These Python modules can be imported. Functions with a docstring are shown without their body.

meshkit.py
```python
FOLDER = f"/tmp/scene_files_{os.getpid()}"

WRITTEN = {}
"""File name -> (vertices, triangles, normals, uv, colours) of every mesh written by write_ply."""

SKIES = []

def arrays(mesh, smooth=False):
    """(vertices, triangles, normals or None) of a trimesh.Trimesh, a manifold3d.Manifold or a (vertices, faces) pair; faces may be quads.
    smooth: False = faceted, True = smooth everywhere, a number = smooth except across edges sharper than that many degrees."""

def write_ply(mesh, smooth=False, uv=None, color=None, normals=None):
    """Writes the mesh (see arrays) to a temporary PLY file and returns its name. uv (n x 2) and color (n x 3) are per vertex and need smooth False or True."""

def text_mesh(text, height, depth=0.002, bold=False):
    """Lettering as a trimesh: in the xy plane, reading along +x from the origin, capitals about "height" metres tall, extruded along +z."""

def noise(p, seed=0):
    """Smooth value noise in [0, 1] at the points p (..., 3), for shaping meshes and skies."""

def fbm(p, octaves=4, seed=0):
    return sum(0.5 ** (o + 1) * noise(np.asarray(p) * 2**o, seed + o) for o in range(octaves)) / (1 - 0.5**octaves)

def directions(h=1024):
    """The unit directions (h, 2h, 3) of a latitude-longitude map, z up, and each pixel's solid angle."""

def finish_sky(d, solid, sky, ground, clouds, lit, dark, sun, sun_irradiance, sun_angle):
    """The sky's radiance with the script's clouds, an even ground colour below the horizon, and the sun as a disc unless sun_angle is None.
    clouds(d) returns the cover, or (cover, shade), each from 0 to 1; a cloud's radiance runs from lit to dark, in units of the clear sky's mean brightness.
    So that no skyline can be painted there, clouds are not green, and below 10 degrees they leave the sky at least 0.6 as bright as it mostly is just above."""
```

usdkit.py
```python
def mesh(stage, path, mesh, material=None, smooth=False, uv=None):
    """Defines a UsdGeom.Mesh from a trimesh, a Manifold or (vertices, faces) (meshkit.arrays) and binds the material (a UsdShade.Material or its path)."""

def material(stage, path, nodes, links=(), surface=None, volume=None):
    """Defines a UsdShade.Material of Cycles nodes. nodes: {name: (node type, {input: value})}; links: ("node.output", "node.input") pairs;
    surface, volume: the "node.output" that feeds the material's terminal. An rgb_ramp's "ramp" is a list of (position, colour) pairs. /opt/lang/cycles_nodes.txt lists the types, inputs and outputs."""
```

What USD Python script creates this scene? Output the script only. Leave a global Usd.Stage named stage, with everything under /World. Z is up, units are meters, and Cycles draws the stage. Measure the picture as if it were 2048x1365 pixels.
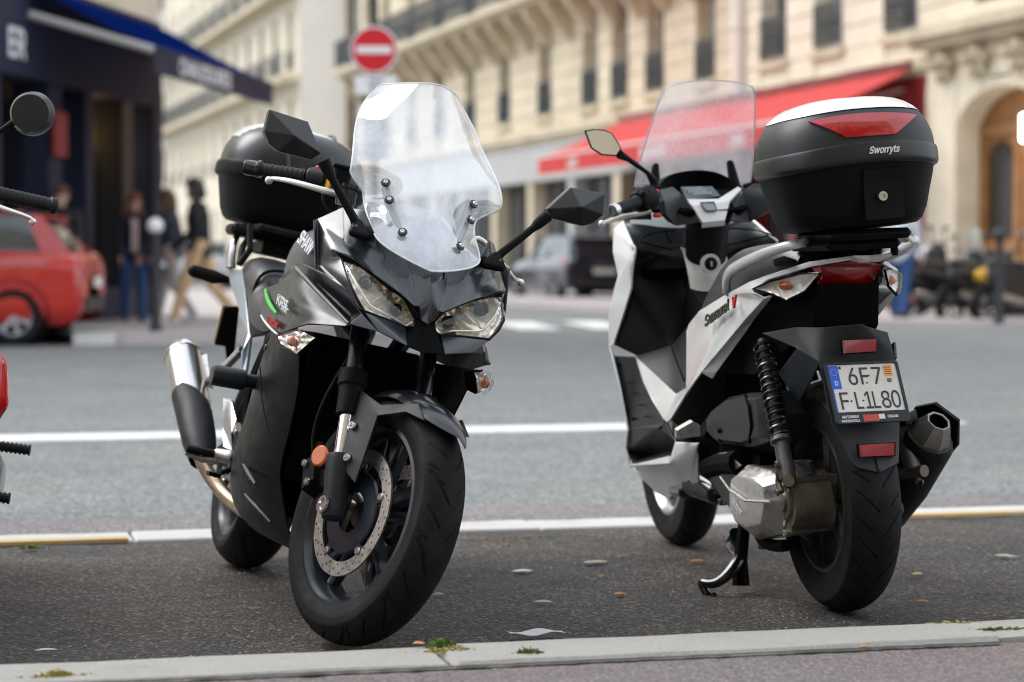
import math, random
import numpy as np
import trimesh, manifold3d, shapely
import shapely.geometry as sg
import usdkit, meshkit
from pxr import Usd, UsdGeom, UsdLux, UsdShade, Gf, Sdf, Vt
from scipy.interpolate import PchipInterpolator, CubicSpline
random.seed(7); rng = np.random.default_rng(7)
stage = Usd.Stage.CreateInMemory()
UsdGeom.SetStageUpAxis(stage, 'Z'); UsdGeom.SetStageMetersPerUnit(stage, 1.0)
UsdGeom.Xform.Define(stage, '/World'); UsdGeom.Scope.Define(stage, '/World/Looks')

# ------------------------------------------------------------------ camera, sky, sun, exposure
EXPOSURE = 1.25
PITCH = 2.067                       # degrees below the horizon
cam = UsdGeom.Camera.Define(stage, '/World/camera')
cam.AddTranslateOp().Set(Gf.Vec3d(0, 0, 0.92)); cam.AddRotateXOp().Set(90 - PITCH)
cam.CreateHorizontalApertureAttr(36.0); cam.CreateFocalLengthAttr(36.0 * 4500 / 2048)
cam.CreateFStopAttr(2.8); cam.CreateFocusDistanceAttr(5.5); cam.CreateExposureAttr(EXPOSURE)
SUN_EL, SUN_AZ = math.radians(46), math.radians(300)      # towards the sun, azimuth = atan2(x, y)
SKY_STRENGTH, SUN_INT, SUN_ANGLE = 0.15, 0.3, 35.0
dome = UsdLux.DomeLight.Define(stage, '/World/sky_light')
skym = usdkit.material(stage, '/World/Looks/sky', {
    'sky': ('sky_texture', {'sky_type': 'single_scattering', 'sun_disc': False, 'sun_elevation': SUN_EL, 'sun_rotation': SUN_AZ, 'aerosol_density': 2.0}),
    'tc': ('texture_coordinate', {}),
    'mp': ('mapping', {'scale': (1.6, 1.6, 3.2)}),
    'nz': ('noise_texture', {'scale': 1.3, 'detail': 6.0, 'roughness': 0.55}),
    'rp': ('rgb_ramp', {'ramp': [(0.0, (0.8, 0.8, 0.8)), (0.45, (0.9, 0.9, 0.9)), (0.7, (1, 1, 1))]}),
    'cl': ('rgb_ramp', {'ramp': [(0.25, (2.75, 3.05, 3.5)), (0.7, (4.6, 4.8, 5.1))]}),
    'mx': ('mix_color', {}),
    'bg': ('background_shader', {'strength': SKY_STRENGTH})},
    [('tc.generated', 'mp.vector'), ('mp.vector', 'nz.vector'), ('nz.fac', 'rp.fac'), ('nz.fac', 'cl.fac'), ('rp.color', 'mx.fac'), ('sky.color', 'mx.a'), ('cl.color', 'mx.b'), ('mx.result', 'bg.color')], surface='bg.background')
UsdShade.MaterialBindingAPI.Apply(dome.GetPrim()).Bind(skym)
sun = UsdLux.DistantLight.Define(stage, '/World/sun')
sun.CreateNormalizeAttr(True); sun.CreateIntensityAttr(SUN_INT); sun.CreateAngleAttr(SUN_ANGLE); sun.CreateColorAttr(Gf.Vec3f(1, 0.98, 0.95))
sun.AddRotateZOp().Set(-math.degrees(SUN_AZ)); sun.AddRotateXOp().Set(math.degrees(SUN_EL) - 90)

# ------------------------------------------------------------------ scene helpers
used = {}
def numbered(parent, name):
    key = (parent, name); n = used.get(key, 0); used[key] = n + 1
    return f'{parent}/{name}' if n == 0 else f'{parent}/{name}_{n:03d}'
def path(p):
    return '/World' if p is None else (p if isinstance(p, str) else str(p.GetPath()))
def prim(p): return p.GetPrim() if hasattr(p, 'GetPrim') else p
def tag(o, label=None, cat=None, group=None, kind=None):
    o = prim(o)
    for k, v in (('label', label), ('category', cat), ('group', group), ('kind', kind)):
        if v: o.SetCustomDataByKey(k, v)
    return o
def xf(name, parent=None, loc=None, rotz=0, mat4=None):
    x = UsdGeom.Xform.Define(stage, numbered(path(parent), name))
    if mat4 is not None: x.AddTransformOp().Set(Gf.Matrix4d(*[float(v) for v in np.asarray(mat4).T.ravel()]))
    elif loc is not None:
        x.AddTranslateOp().Set(Gf.Vec3d(*map(float, loc)))
        if rotz: x.AddRotateZOp().Set(float(rotz))
    return x.GetPrim()
def obj(name, mesh, m, parent=None, smooth=35):
    if isinstance(mesh, list): mesh = join(mesh)
    return usdkit.mesh(stage, numbered(path(parent), name), mesh, m, smooth=smooth).GetPrim()
def struct(name, mesh, m, parent=None, smooth=False):
    o = obj(name, mesh, m, parent, smooth)
    if parent is None: tag(o, kind='structure')
    return o
def copy_of(root, name, loc, rotz=0, label=None, group=None, cat=None):
    x = xf(name, None, loc, rotz); x.GetReferences().AddInternalReference(root.GetPath()); x.SetInstanceable(True)
    return tag(x, label, cat, group)

# ------------------------------------------------------------------ materials
mats = {}
def mat(name, col, rough=0.5, metal=0.0, var=0.0, scale=6.0, bump=0.0, bscale=120.0, coat=0.0, crough=0.05, bevel=0.0, spec=0.5, emit=None, dirt=None, dscale=5.0, sheen=0.0, space='object', rvar=0.0, damt=0.6, dlo=0.5, dhi=0.75):
    if name in mats: return mats[name]
    n = {'p': ('principled_bsdf', {'base_color': col, 'roughness': rough, 'metallic': metal, 'coat_weight': coat, 'coat_roughness': crough, 'specular_ior_level': spec, 'sheen_weight': sheen})}
    L = []; base = None
    src = 'tc.object' if space == 'object' else 'ge.position'
    n['tc'] = ('texture_coordinate', {}); n['ge'] = ('geometry', {})
    if var:
        n['n1'] = ('noise_texture', {'scale': scale, 'detail': 5.0, 'roughness': 0.6})
        n['r1'] = ('rgb_ramp', {'ramp': [(0.25, tuple(c * (1 - var) for c in col)), (0.75, tuple(min(1, c * (1 + var)) for c in col))]})
        L += [(src, 'n1.vector'), ('n1.fac', 'r1.fac')]; base = 'r1.color'
    if dirt is not None:
        n['n2'] = ('noise_texture', {'scale': dscale, 'detail': 8.0, 'roughness': 0.7})
        n['r2'] = ('rgb_ramp', {'ramp': [(dlo, (0, 0, 0)), (dhi, (damt, damt, damt))]})
        n['m2'] = ('mix_color', {'a': col, 'b': dirt})
        L += [(src, 'n2.vector'), ('n2.fac', 'r2.fac'), ('r2.color', 'm2.fac')]
        if base: L.append((base, 'm2.a'))
        base = 'm2.result'
    if rvar:
        n['n3'] = ('noise_texture', {'scale': scale * 1.7 + 3, 'detail': 6.0, 'roughness': 0.65})
        n['mr'] = ('map_range', {'from_min': 0.3, 'from_max': 0.7, 'to_min': max(0.02, rough - rvar), 'to_max': min(1, rough + rvar)})
        L += [(src, 'n3.vector'), ('n3.fac', 'mr.value'), ('mr.result', 'p.roughness')]
    if base: L.append((base, 'p.base_color'))
    nrm = None
    if bevel:
        n['bv'] = ('bevel', {'radius': bevel, 'samples': 4}); nrm = 'bv.bevel'
    if bump:
        n['nb'] = ('noise_texture', {'scale': bscale, 'detail': 3.0, 'roughness': 0.6})
        n['bp'] = ('bump', {'strength': bump, 'distance': 0.002})
        L += [(src, 'nb.vector'), ('nb.fac', 'bp.height')]
        if nrm: L.append((nrm, 'bp.normal'))
        nrm = 'bp.normal'
    if nrm: L.append((nrm, 'p.normal'))
    if emit:
        n['p'][1]['emission_color'] = emit[0]; n['p'][1]['emission_strength'] = emit[1]
    mats[name] = usdkit.material(stage, f'/World/Looks/{name}', n, L, surface='p.BSDF')
    return mats[name]
def glass(name, tint=(1, 1, 1), gloss=1.0, ior=1.5, haze=0.0, hazecol=(0.8, 0.82, 0.85), hscale=30.0, rough=0.02, streak=0.0):
    if name in mats: return mats[name]
    n = {'t': ('transparent_bsdf', {'color': tint}), 'g': ('glossy_bsdf', {'color': (gloss, gloss, gloss), 'roughness': rough}), 'f': ('fresnel', {'IOR': ior}), 'gb': ('geometry', {}), 'nb': ('math', {'math_type': 'subtract', 'value1': 1.0}), 'fm': ('math', {'math_type': 'multiply'}), 'm': ('mix_closure', {})}
    L = [('gb.backfacing', 'nb.value2'), ('f.fac', 'fm.value1'), ('nb.value', 'fm.value2'), ('fm.value', 'm.fac'), ('t.BSDF', 'm.closure1'), ('g.BSDF', 'm.closure2')]; out = 'm.closure'
    if haze:
        n['tc'] = ('texture_coordinate', {}); n['mp'] = ('mapping', {'scale': (1, 1, 0.35)})
        n['nz'] = ('noise_texture', {'scale': hscale, 'detail': 9.0, 'roughness': 0.75})
        n['n2'] = ('noise_texture', {'scale': 5.0, 'detail': 4.0, 'roughness': 0.6})
        n['ad'] = ('math', {'math_type': 'multiply'})
        n['mr'] = ('map_range', {'from_min': 0.12, 'from_max': 0.42, 'to_min': haze * (1 - streak), 'to_max': min(1, haze * (1 + streak)), 'clamp': True})
        n['d'] = ('diffuse_bsdf', {'color': hazecol}); n['tl'] = ('translucent_bsdf', {'color': hazecol}); n['md'] = ('mix_closure', {'fac': 0.5}); n['m2'] = ('mix_closure', {})
        L += [('tc.object', 'mp.vector'), ('mp.vector', 'nz.vector'), ('tc.object', 'n2.vector'), ('nz.fac', 'ad.value1'), ('n2.fac', 'ad.value2'), ('ad.value', 'mr.value'), ('mr.result', 'm2.fac'), ('d.BSDF', 'md.closure1'), ('tl.BSDF', 'md.closure2'), ('m.closure', 'm2.closure1'), ('md.closure', 'm2.closure2')]
        out = 'm2.closure'
    mats[name] = usdkit.material(stage, f'/World/Looks/{name}', n, L, surface=out)
    return mats[name]

# ------------------------------------------------------------------ mesh helpers
A = lambda *p: np.array(p, float)
def TM(v, f): return trimesh.Trimesh(np.asarray(v, float), np.asarray(f, int), process=False)
def asm(m):
    if isinstance(m, trimesh.Trimesh): return m
    v, f, _ = meshkit.arrays(m); return TM(v, f)
def join(ms): return trimesh.util.concatenate([asm(m) for m in ms])
def mir(m):
    m = asm(m).copy(); m.vertices[:, 1] *= -1; m.faces = m.faces[:, ::-1]; return m
def mv(m, d): m = asm(m).copy(); m.apply_translation(d); return m
def tf(m, M): m = asm(m).copy(); m.apply_transform(M); return m
def rot(deg, ax, at=(0, 0, 0)): return trimesh.transformations.rotation_matrix(math.radians(deg), ax, at)
def box(x0, x1, y0, y1, z0, z1, c=0.0):
    a, b = A(x0, y0, z0), A(x1, y1, z1); a, b = np.minimum(a, b), np.maximum(a, b)
    if c <= 0: return mv(trimesh.creation.box(b - a), (a + b) / 2)
    c = min(c, *((b - a) * 0.45)); pts = []
    for i in range(8):
        s = A(i & 1, i >> 1 & 1, i >> 2 & 1); p = a + s * (b - a); d = 1 - 2 * s
        for k in range(3): q = p.copy(); q[[j for j in range(3) if j != k]] += (d * c)[[j for j in range(3) if j != k]]; pts.append(q)
    return hull(pts)
def hull(pts): return asm(manifold3d.Manifold.hull_points(np.asarray(pts, float)))
def ball(c, r, n=12): return mv(trimesh.creation.uv_sphere(r, count=(n, n)), c)
def blob(spheres, n=10):
    pts = [ball(s[:3], s[3], n).vertices for s in spheres]; return hull(np.vstack(pts))
def tube(pts, r, n=10, cap=True, closed=False, spline=0):
    p = np.asarray(pts, float); r = np.broadcast_to(np.asarray(r, float), (len(p),))
    if spline:
        t = np.linspace(0, 1, len(p)); tt = np.linspace(0, 1, spline); p = CubicSpline(t, p)(tt); r = np.interp(tt, t, r)
    d = np.gradient(p, axis=0) if not closed else np.roll(p, -1, 0) - np.roll(p, 1, 0)
    d /= np.maximum(np.linalg.norm(d, axis=1, keepdims=True), 1e-9)
    up = A(0, 0, 1) if abs(d[0][2]) < 0.9 else A(1, 0, 0); u = np.cross(d[0], up); u /= np.linalg.norm(u); V = []
    a = np.arange(n) * 2 * np.pi / n
    for i in range(len(p)):
        u = u - d[i] * (u @ d[i]); u /= np.linalg.norm(u); w = np.cross(d[i], u)
        V.append(p[i] + r[i] * (np.cos(a)[:, None] * u + np.sin(a)[:, None] * w))
    V = np.vstack(V); Fs = []; m = len(p)
    for i in range(m if closed else m - 1):
        i2 = (i + 1) % m
        for j in range(n):
            k = (j + 1) % n; Fs += [(i * n + j, i * n + k, i2 * n + k), (i * n + j, i2 * n + k, i2 * n + j)]
    if cap and not closed:
        V = np.vstack([V, p[:1], p[-1:]]); c0, c1 = m * n, m * n + 1
        for j in range(n):
            k = (j + 1) % n; Fs += [(c0, k, j), (c1, (m - 1) * n + j, (m - 1) * n + k)]
    return TM(V, np.array(Fs)[:, ::-1])
def cyl(a, b, r0, r1=None, n=16): return tube([a, b], [r0, r0 if r1 is None else r1], n)
def lathe(prof, n=24, axis='z', c=(0, 0, 0)):
    prof = np.asarray(prof, float); m = len(prof); a = np.arange(n) * 2 * np.pi / n
    V = np.stack([prof[:, :1] * np.cos(a), prof[:, :1] * np.sin(a), np.repeat(prof[:, 1:2], n, 1)], -1).reshape(-1, 3); Fs = []
    for i in range(m - 1):
        for j in range(n):
            k = (j + 1) % n; q = (i * n + j, i * n + k, (i + 1) * n + k, (i + 1) * n + j); Fs += [(q[0], q[1], q[2]), (q[0], q[2], q[3])]
    t = TM(V, Fs)
    if axis == 'y': t.vertices = t.vertices[:, [1, 2, 0]]
    if axis == 'x': t.vertices = t.vertices[:, [2, 0, 1]]
    return mv(t, c)
def lathe_to(prof, a, b, n=20):
    """profile (radius, fraction along a->b)"""
    a, b = np.asarray(a, float), np.asarray(b, float); d = b - a; L = np.linalg.norm(d); t = lathe([(r, f * L) for r, f in prof], n)
    M = trimesh.geometry.align_vectors([0, 0, 1], d / L); M[:3, 3] = a; return tf(t, M)
def grid(P):
    """(r, c, 3) points -> open sheet"""
    P = np.asarray(P, float); r, c = P.shape[:2]; i = np.arange(r * c).reshape(r, c)
    q = np.stack([i[:-1, :-1], i[:-1, 1:], i[1:, 1:], i[1:, :-1]], -1).reshape(-1, 4)
    return TM(P.reshape(-1, 3), np.vstack([q[:, [0, 1, 2]], q[:, [0, 2, 3]]]))
def interp(P, n, kind='s'):
    P = np.asarray(P, float); t = np.r_[0, np.cumsum(np.maximum(np.linalg.norm(np.diff(P.reshape(len(P), -1), axis=0), axis=1), 1e-6))]; t /= t[-1]; tt = np.linspace(0, 1, n)
    if kind == 'l' or len(P) < 3:
        tt = np.unique(np.r_[tt, t]) if kind == 'l' and False else tt
        return np.stack([np.interp(tt, t, c) for c in P.reshape(len(P), -1).T], 1).reshape((n,) + P.shape[1:])
    return (PchipInterpolator if kind == 'p' else CubicSpline)(t, P.reshape(len(P), -1))(tt).reshape((n,) + P.shape[1:])
def patch(rows, nr=16, nc=16, kr='s', kc='s'):
    R = np.stack([interp(r, nc, kc) for r in rows]); return interp(R, nr, kr)
def orient(t, away=None, to=None):
    n = t.face_normals; c = t.triangles_center
    s = ((c - np.asarray(away)) * n).sum() if away is not None else ((np.asarray(to) - c) * n).sum()
    if s < 0: t = t.copy(); t.faces = t.faces[:, ::-1]
    return t
def thick(t, d):
    """solid from an open sheet; the sheet is the outer face, thickness d goes inwards (against the normals)"""
    t = TM(t.vertices, t.faces); t.merge_vertices(merge_norm=True, merge_tex=True); n = t.vertex_normals; V = np.vstack([t.vertices, t.vertices - n * d]); m = len(t.vertices)
    e = t.edges; es = np.sort(e, 1); u, inv, cnt = np.unique(es, axis=0, return_inverse=True, return_counts=True); b = e[cnt[inv.ravel()] == 1]
    Fs = [t.faces, t.faces[:, ::-1] + m, np.stack([b[:, 1], b[:, 0], b[:, 0] + m], 1), np.stack([b[:, 1], b[:, 0] + m, b[:, 1] + m], 1)]
    return TM(V, np.vstack(Fs))
def sheet(rows, d=0.003, nr=16, nc=16, kr='s', kc='s', away=None, to=None):
    return thick(orient(grid(patch(rows, nr, nc, kr, kc)), away, to), d)
def polys(faces, sub=0, d=0.004, away=None, to=None, relax=0, crown=0.0):
    """faces: list of 3-D polygons (lists of points) sharing corners -> shell of thickness d"""
    ts = []
    for f in faces:
        f = np.asarray(f, float); c = f.mean(0); u, s, vt = np.linalg.svd(f - c); q = (f - c) @ vt[:2].T
        pg = sg.Polygon(q)
        if not pg.is_valid: pg = pg.buffer(0)
        import mapbox_earcut
        tri = mapbox_earcut.triangulate_float64(q.astype(np.float64), np.array([len(q)], np.uint32)).reshape(-1, 3)
        t = TM(f, tri); ts.append(orient(t, away, to) if (away is not None or to is not None) else t)
    t = trimesh.util.concatenate(ts); t.merge_vertices(digits_vertex=4)
    for _ in range(sub): t = t.subdivide()
    if relax: t = trimesh.smoothing.filter_laplacian(t, 0.4, relax, volume_constraint=False) if False else relax_sheet(t, relax)
    return thick(t, d) if d else t
def relax_sheet(t, n):
    t = TM(t.vertices, t.faces); e = t.edges_unique; es = np.sort(t.edges, 1); u, inv, cnt = np.unique(es, axis=0, return_inverse=True, return_counts=True)
    bv = np.unique(u[cnt == 1]); V = t.vertices.copy(); fixed = np.zeros(len(V), bool); fixed[bv] = True
    deg = np.bincount(e.ravel(), minlength=len(V))[:, None]
    for _ in range(n):
        S = np.zeros_like(V); np.add.at(S, e[:, 0], V[e[:, 1]]); np.add.at(S, e[:, 1], V[e[:, 0]])
        W = V + 0.5 * (S / np.maximum(deg, 1) - V); W[fixed] = V[fixed]; V = W
    return TM(V, t.faces)
def plate(poly, h, frame=None):
    """shapely polygon extruded h along z, then placed by frame (origin, xdir, ydir)"""
    gs = getattr(poly, 'geoms', [poly]); t = join([trimesh.creation.extrude_polygon(g, h, engine='earcut') for g in gs])
    return t if frame is None else place(t, *frame)
def place(t, o, x, y):
    x, y = np.asarray(x, float), np.asarray(y, float); x = x / np.linalg.norm(x); z = np.cross(x, y); z /= np.linalg.norm(z); y = np.cross(z, x)
    M = np.eye(4); M[:3, 0], M[:3, 1], M[:3, 2], M[:3, 3] = x, y, z, o; return tf(t, M)
def text(s, h, o, x, y, depth=0.0015, bold=False, slant=0.0, sx=1.0, center=False):
    t = meshkit.text_mesh(s, h, depth, bold)
    if center: t.vertices[:, 0] -= t.vertices[:, 0].max() / 2
    t.vertices[:, 0] = t.vertices[:, 0] * sx + slant * t.vertices[:, 1]
    return place(t, o, x, y)
def bolt(p, n, r=0.008, h=0.006, seg=14):
    p, n = np.asarray(p, float), np.asarray(n, float); n = n / np.linalg.norm(n)
    return lathe_to([(0, 0), (r, 0), (r, 0.5), (r * 0.8, 1), (r * 0.42, 1), (r * 0.38, 0.45), (0, 0.45)], p, p + n * h, seg)
def sphere_rot(deg_axis): pass
def profile_smooth(pts, n, kind='p'): return interp(np.asarray(pts, float), n, kind)
def rrect(w, h, r, n=6): return sg.box(-w / 2 + r, -h / 2 + r, w / 2 - r, h / 2 - r).buffer(r, quad_segs=n)


# ------------------------------------------------------------------ ground, roads, kerbs
KD, ND = A(0.970, 0.243), A(-0.243, 0.970)                # along the street, across it
def st(a, b, z=0.0): p = a * KD + b * ND; return (p[0], p[1], z)
def strip(a0, a1, b0, b1, z0, z1, c=0.0): return tf(box(a0, a1, b0, b1, z0, z1, c), STM)
STM = np.eye(4); STM[:2, 0], STM[:2, 1] = KD, ND
def asphalt(name, c, c2, speck, sscale, bump, bd=0.004, patchc=None, rough=0.85, stain=0.25):
    n = {'ge': ('geometry', {}), 'v': ('voronoi_texture', {'scale': sscale, 'feature': 'f1', 'randomness': 1.0}), 'v2': ('voronoi_texture', {'scale': sscale * 0.43, 'feature': 'f1'}),
         'n': ('noise_texture', {'scale': 1.3, 'detail': 6.0, 'roughness': 0.65}), 'n2': ('noise_texture', {'scale': sscale * 1.7, 'detail': 4.0, 'roughness': 0.7}),
         'r': ('rgb_ramp', {'ramp': [(0.3, c), (0.7, c2)]}), 'vs': ('separate_color', {}), 'rs': ('rgb_ramp', {'ramp': [(0.0, (0.45, 0.45, 0.45)), (0.6, (0.95, 0.95, 0.95)), (0.86, (1.3, 1.3, 1.3)), (0.95, (speck, speck, speck)), (1.0, (speck, speck * 0.95, speck * 0.88))]}),
         'st': ('noise_texture', {'scale': 0.9, 'detail': 7.0, 'roughness': 0.7, 'distortion': 0.6}), 'sr': ('rgb_ramp', {'ramp': [(0.44, (0, 0, 0)), (0.62, (stain, stain, stain))]}), 'sm': ('mix_color', {'b': (c2[0] * 1.45, c2[1] * 1.22, c2[2] * 1.02)}), 'mu': ('mix_color', {'blend_type': 'multiply', 'fac': 1.0, 'use_clamp': False}), 'h1': ('math', {'math_type': 'multiply_add', 'value2': -1.2}), 'b': ('bump', {'strength': bump, 'distance': bd}),
         'p': ('principled_bsdf', {'roughness': rough, 'specular_ior_level': 0.4}), 'rr': ('map_range', {'from_min': 0.0, 'from_max': 1.0, 'to_min': rough - 0.3, 'to_max': rough})}
    L = [('ge.position', 'v.vector'), ('ge.position', 'n.vector'), ('ge.position', 'n2.vector'), ('n.fac', 'r.fac'), ('v.color', 'vs.color'), ('vs.r', 'rs.fac'), ('ge.position', 'st.vector'), ('st.fac', 'sr.fac'), ('sr.color', 'sm.fac'), ('r.color', 'sm.a'), ('sm.result', 'mu.a'), ('rs.color', 'mu.b'), ('mu.result', 'p.base_color'),
         ('v.distance', 'h1.value1'), ('n2.fac', 'h1.value3'), ('h1.value', 'b.height'), ('b.normal', 'p.normal'), ('vs.g', 'rr.value'), ('rr.result', 'p.roughness')]
    return usdkit.material(stage, f'/World/Looks/{name}', n, L, surface='p.BSDF')
M_ROAD = asphalt('road_asphalt', (0.155, 0.168, 0.171), (0.205, 0.220, 0.223), 1.7, 75, 0.5)
M_BAY = asphalt('bay_asphalt', (0.028, 0.027, 0.0275), (0.066, 0.061, 0.058), 3.6, 125, 1.0, 0.005, rough=0.8, stain=0.75)
M_PAVE = asphalt('pavement_asphalt', (0.128, 0.108, 0.110), (0.165, 0.140, 0.140), 1.5, 190, 0.35, 0.002)
M_GUT = asphalt('gutter_asphalt', (0.16, 0.15, 0.15), (0.21, 0.195, 0.195), 1.6, 110, 0.4)
M_KERB = mat('kerb_granite', (0.30, 0.29, 0.265), 0.8, var=0.2, scale=140, bump=0.6, bscale=160, dirt=(0.22, 0.20, 0.17), dscale=5, space='world', bevel=0.006)
M_KERB2 = mat('kerb_granite_pale', (0.52, 0.51, 0.48), 0.8, var=0.10, scale=120, bump=0.5, bscale=160, dirt=(0.28, 0.26, 0.23), dscale=4, space='world', bevel=0.006)
M_YEL = mat('kerb_yellow_paint', (0.50, 0.34, 0.14), 0.7, var=0.1, scale=30, dirt=(0.45, 0.42, 0.36), dscale=9, space='world')
M_WHITE = mat('road_white_paint', (0.74, 0.74, 0.73), 0.7, var=0.06, scale=9, dirt=(0.3, 0.3, 0.3), dscale=6, space='world')

def noisy_sheet(a0, a1, b0, b1, z, amp, step, seed):
    na, nb = int((a1 - a0) / step) + 1, int((b1 - b0) / step) + 1
    a, b = np.meshgrid(np.linspace(a0, a1, na), np.linspace(b0, b1, nb), indexing='xy')
    p = a[..., None] * KD + b[..., None] * ND; h = (meshkit.fbm(np.dstack([p * 6, 0 * a]), 4, seed) - 0.5) * amp
    return orient(grid(np.dstack([p, z + h])), to=(0, 0, 100))
# distances across the street: b = n . p
struct('ground', noisy_sheet(-160, 160, -60, 260, -0.03, 0, 20, 0), M_ROAD)
struct('road', noisy_sheet(-70, 70, 8.08, 60, 0.0, 0.004, 0.5, 3), M_ROAD)
struct('parking_bay', noisy_sheet(-6, 6, 4.58, 7.36, 0.0, 0.011, 0.03, 4), M_BAY)
struct('gutter', noisy_sheet(-9, 9, 7.62, 8.1, 0.004, 0.003, 0.1, 5), M_GUT)
struct('pavement', noisy_sheet(-9, 9, -3.0, 4.6, 0.096, 0.002, 0.1, 6), M_PAVE)
def stone(a0, a1, b0, b1, z0, z1, c, seed, hz=0.004):
    """one kerb stone with worn edges and a slightly uneven top"""
    a0, a1, b0, b1 = a0 + 0.003, a1 - 0.003, b0, b1
    t = box(a0, a1, b0, b1, z0, z1, c); t = t.subdivide().subdivide().subdivide()
    n = meshkit.noise(t.vertices * 9, seed) - 0.5; n2 = meshkit.noise(t.vertices * 31, seed + 5) - 0.5
    up = np.clip((t.vertices[:, 2] - z0) / (z1 - z0), 0, 1)
    t.vertices[:, 2] += (n * hz + n2 * hz * 0.4) * up; t.vertices[:, 1] += (n2 + n * 0.8) * hz * 1.3
    return tf(t, STM)
kerb = tag(xf('kerb'), kind='structure')
for i, (a0, a1) in enumerate([(-3.3, -2.2), (-2.2, -0.9), (-0.9, 0.985), (0.985, 2.2)]):
    obj('kerb_stone', stone(a0, a1, 4.405 + 0.006 * (i % 2), 4.63 + 0.004 * (i % 2), -0.1, 0.105 + 0.003 * (i % 2), 0.012, 10 + i), M_KERB, kerb, 40)
cs = A(*st(2.08, 4.575))
for k in range(4):                                        # the kerb turns the corner on the right
    a0, a1 = math.radians(-2 + 13 * k), math.radians(10 + 13 * k); R0, R1 = 0.62, 0.83
    pts = []
    for aa in (a0, a1):
        for R in (R0, R1):
            for z in (-0.1, 0.106): pts.append(st(2.215 + R1 * math.sin(aa) * 1.0 - (R1 - R) * math.sin(aa), 4.63 + R1 * (1 - math.cos(aa)) - (R1 - R) * -0 - (R1 - R) * math.cos(aa) * 1.0, z))
    obj('kerb_stone', hull(pts), M_KERB, kerb)
row = tag(xf('bay_edging'), kind='structure')
edges = [-6.0, -4.4, -3.05, 0.52, 2.0, 3.6, 6.0]; edges = [-6, -2.4, -0.7, 0.583, 1.95, 3.183, 4.6, 6.5]
for i, (a0, a1) in enumerate(zip(edges[:-1], edges[1:])):
    obj('edging_stone', stone(a0, a1, 7.37, 7.60, -0.1, 0.009 + 0.002 * (i % 2), 0.006, 40 + i), M_KERB2, row, 40)
for a0, a1, z in ((-6, 0.56, 0.0155), (3.2, 6.5, 0.0155)):
    obj('yellow_paint', strip(a0, a1, 7.364, 7.43, 0.003, z), M_YEL, row)
marks = tag(xf('lane_line'), kind='structure')
obj('painted_line', strip(-40, 5.55, 11.62, 12.02, 0.0, 0.0065), M_WHITE, marks)
# far side: pavements with kerbs, the mouth of the side street and its zebra crossing
M_FPAVE = mat('far_pavement', (0.42, 0.38, 0.37), 0.85, var=0.12, scale=1.5, space='world')
def pav(name, pts, z=0.12, m=M_FPAVE):
    pl = plate(sg.Polygon([p[:2] for p in pts]), z + 0.05); pl.apply_translation((0, 0, -0.05)); return struct(name, pl, m)
L0 = [st(-60, 27.2), st(1.1, 27.2), st(1.3, 24.8), st(1.9, 24.65), st(3.2, 25.0), st(4.0, 26.2), (-2.0, 40, 0), (0.0, 62, 0), (-6, 62, 0), (-60, 40, 0)]
pav('pavement_by_shop', L0)
struct('kerb_by_shop', strip(1.3, 1.75, 24.62, 24.78, -0.05, 0.135), M_KERB2)
B0, FD, FN = A(7.5, 34.5, 0), A(-0.272, 0.962, 0), A(-0.962, -0.272, 0)
def fr(s, o, z=0.0): p = B0 + FD * s + FN * o; return (p[0], p[1], z)
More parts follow.
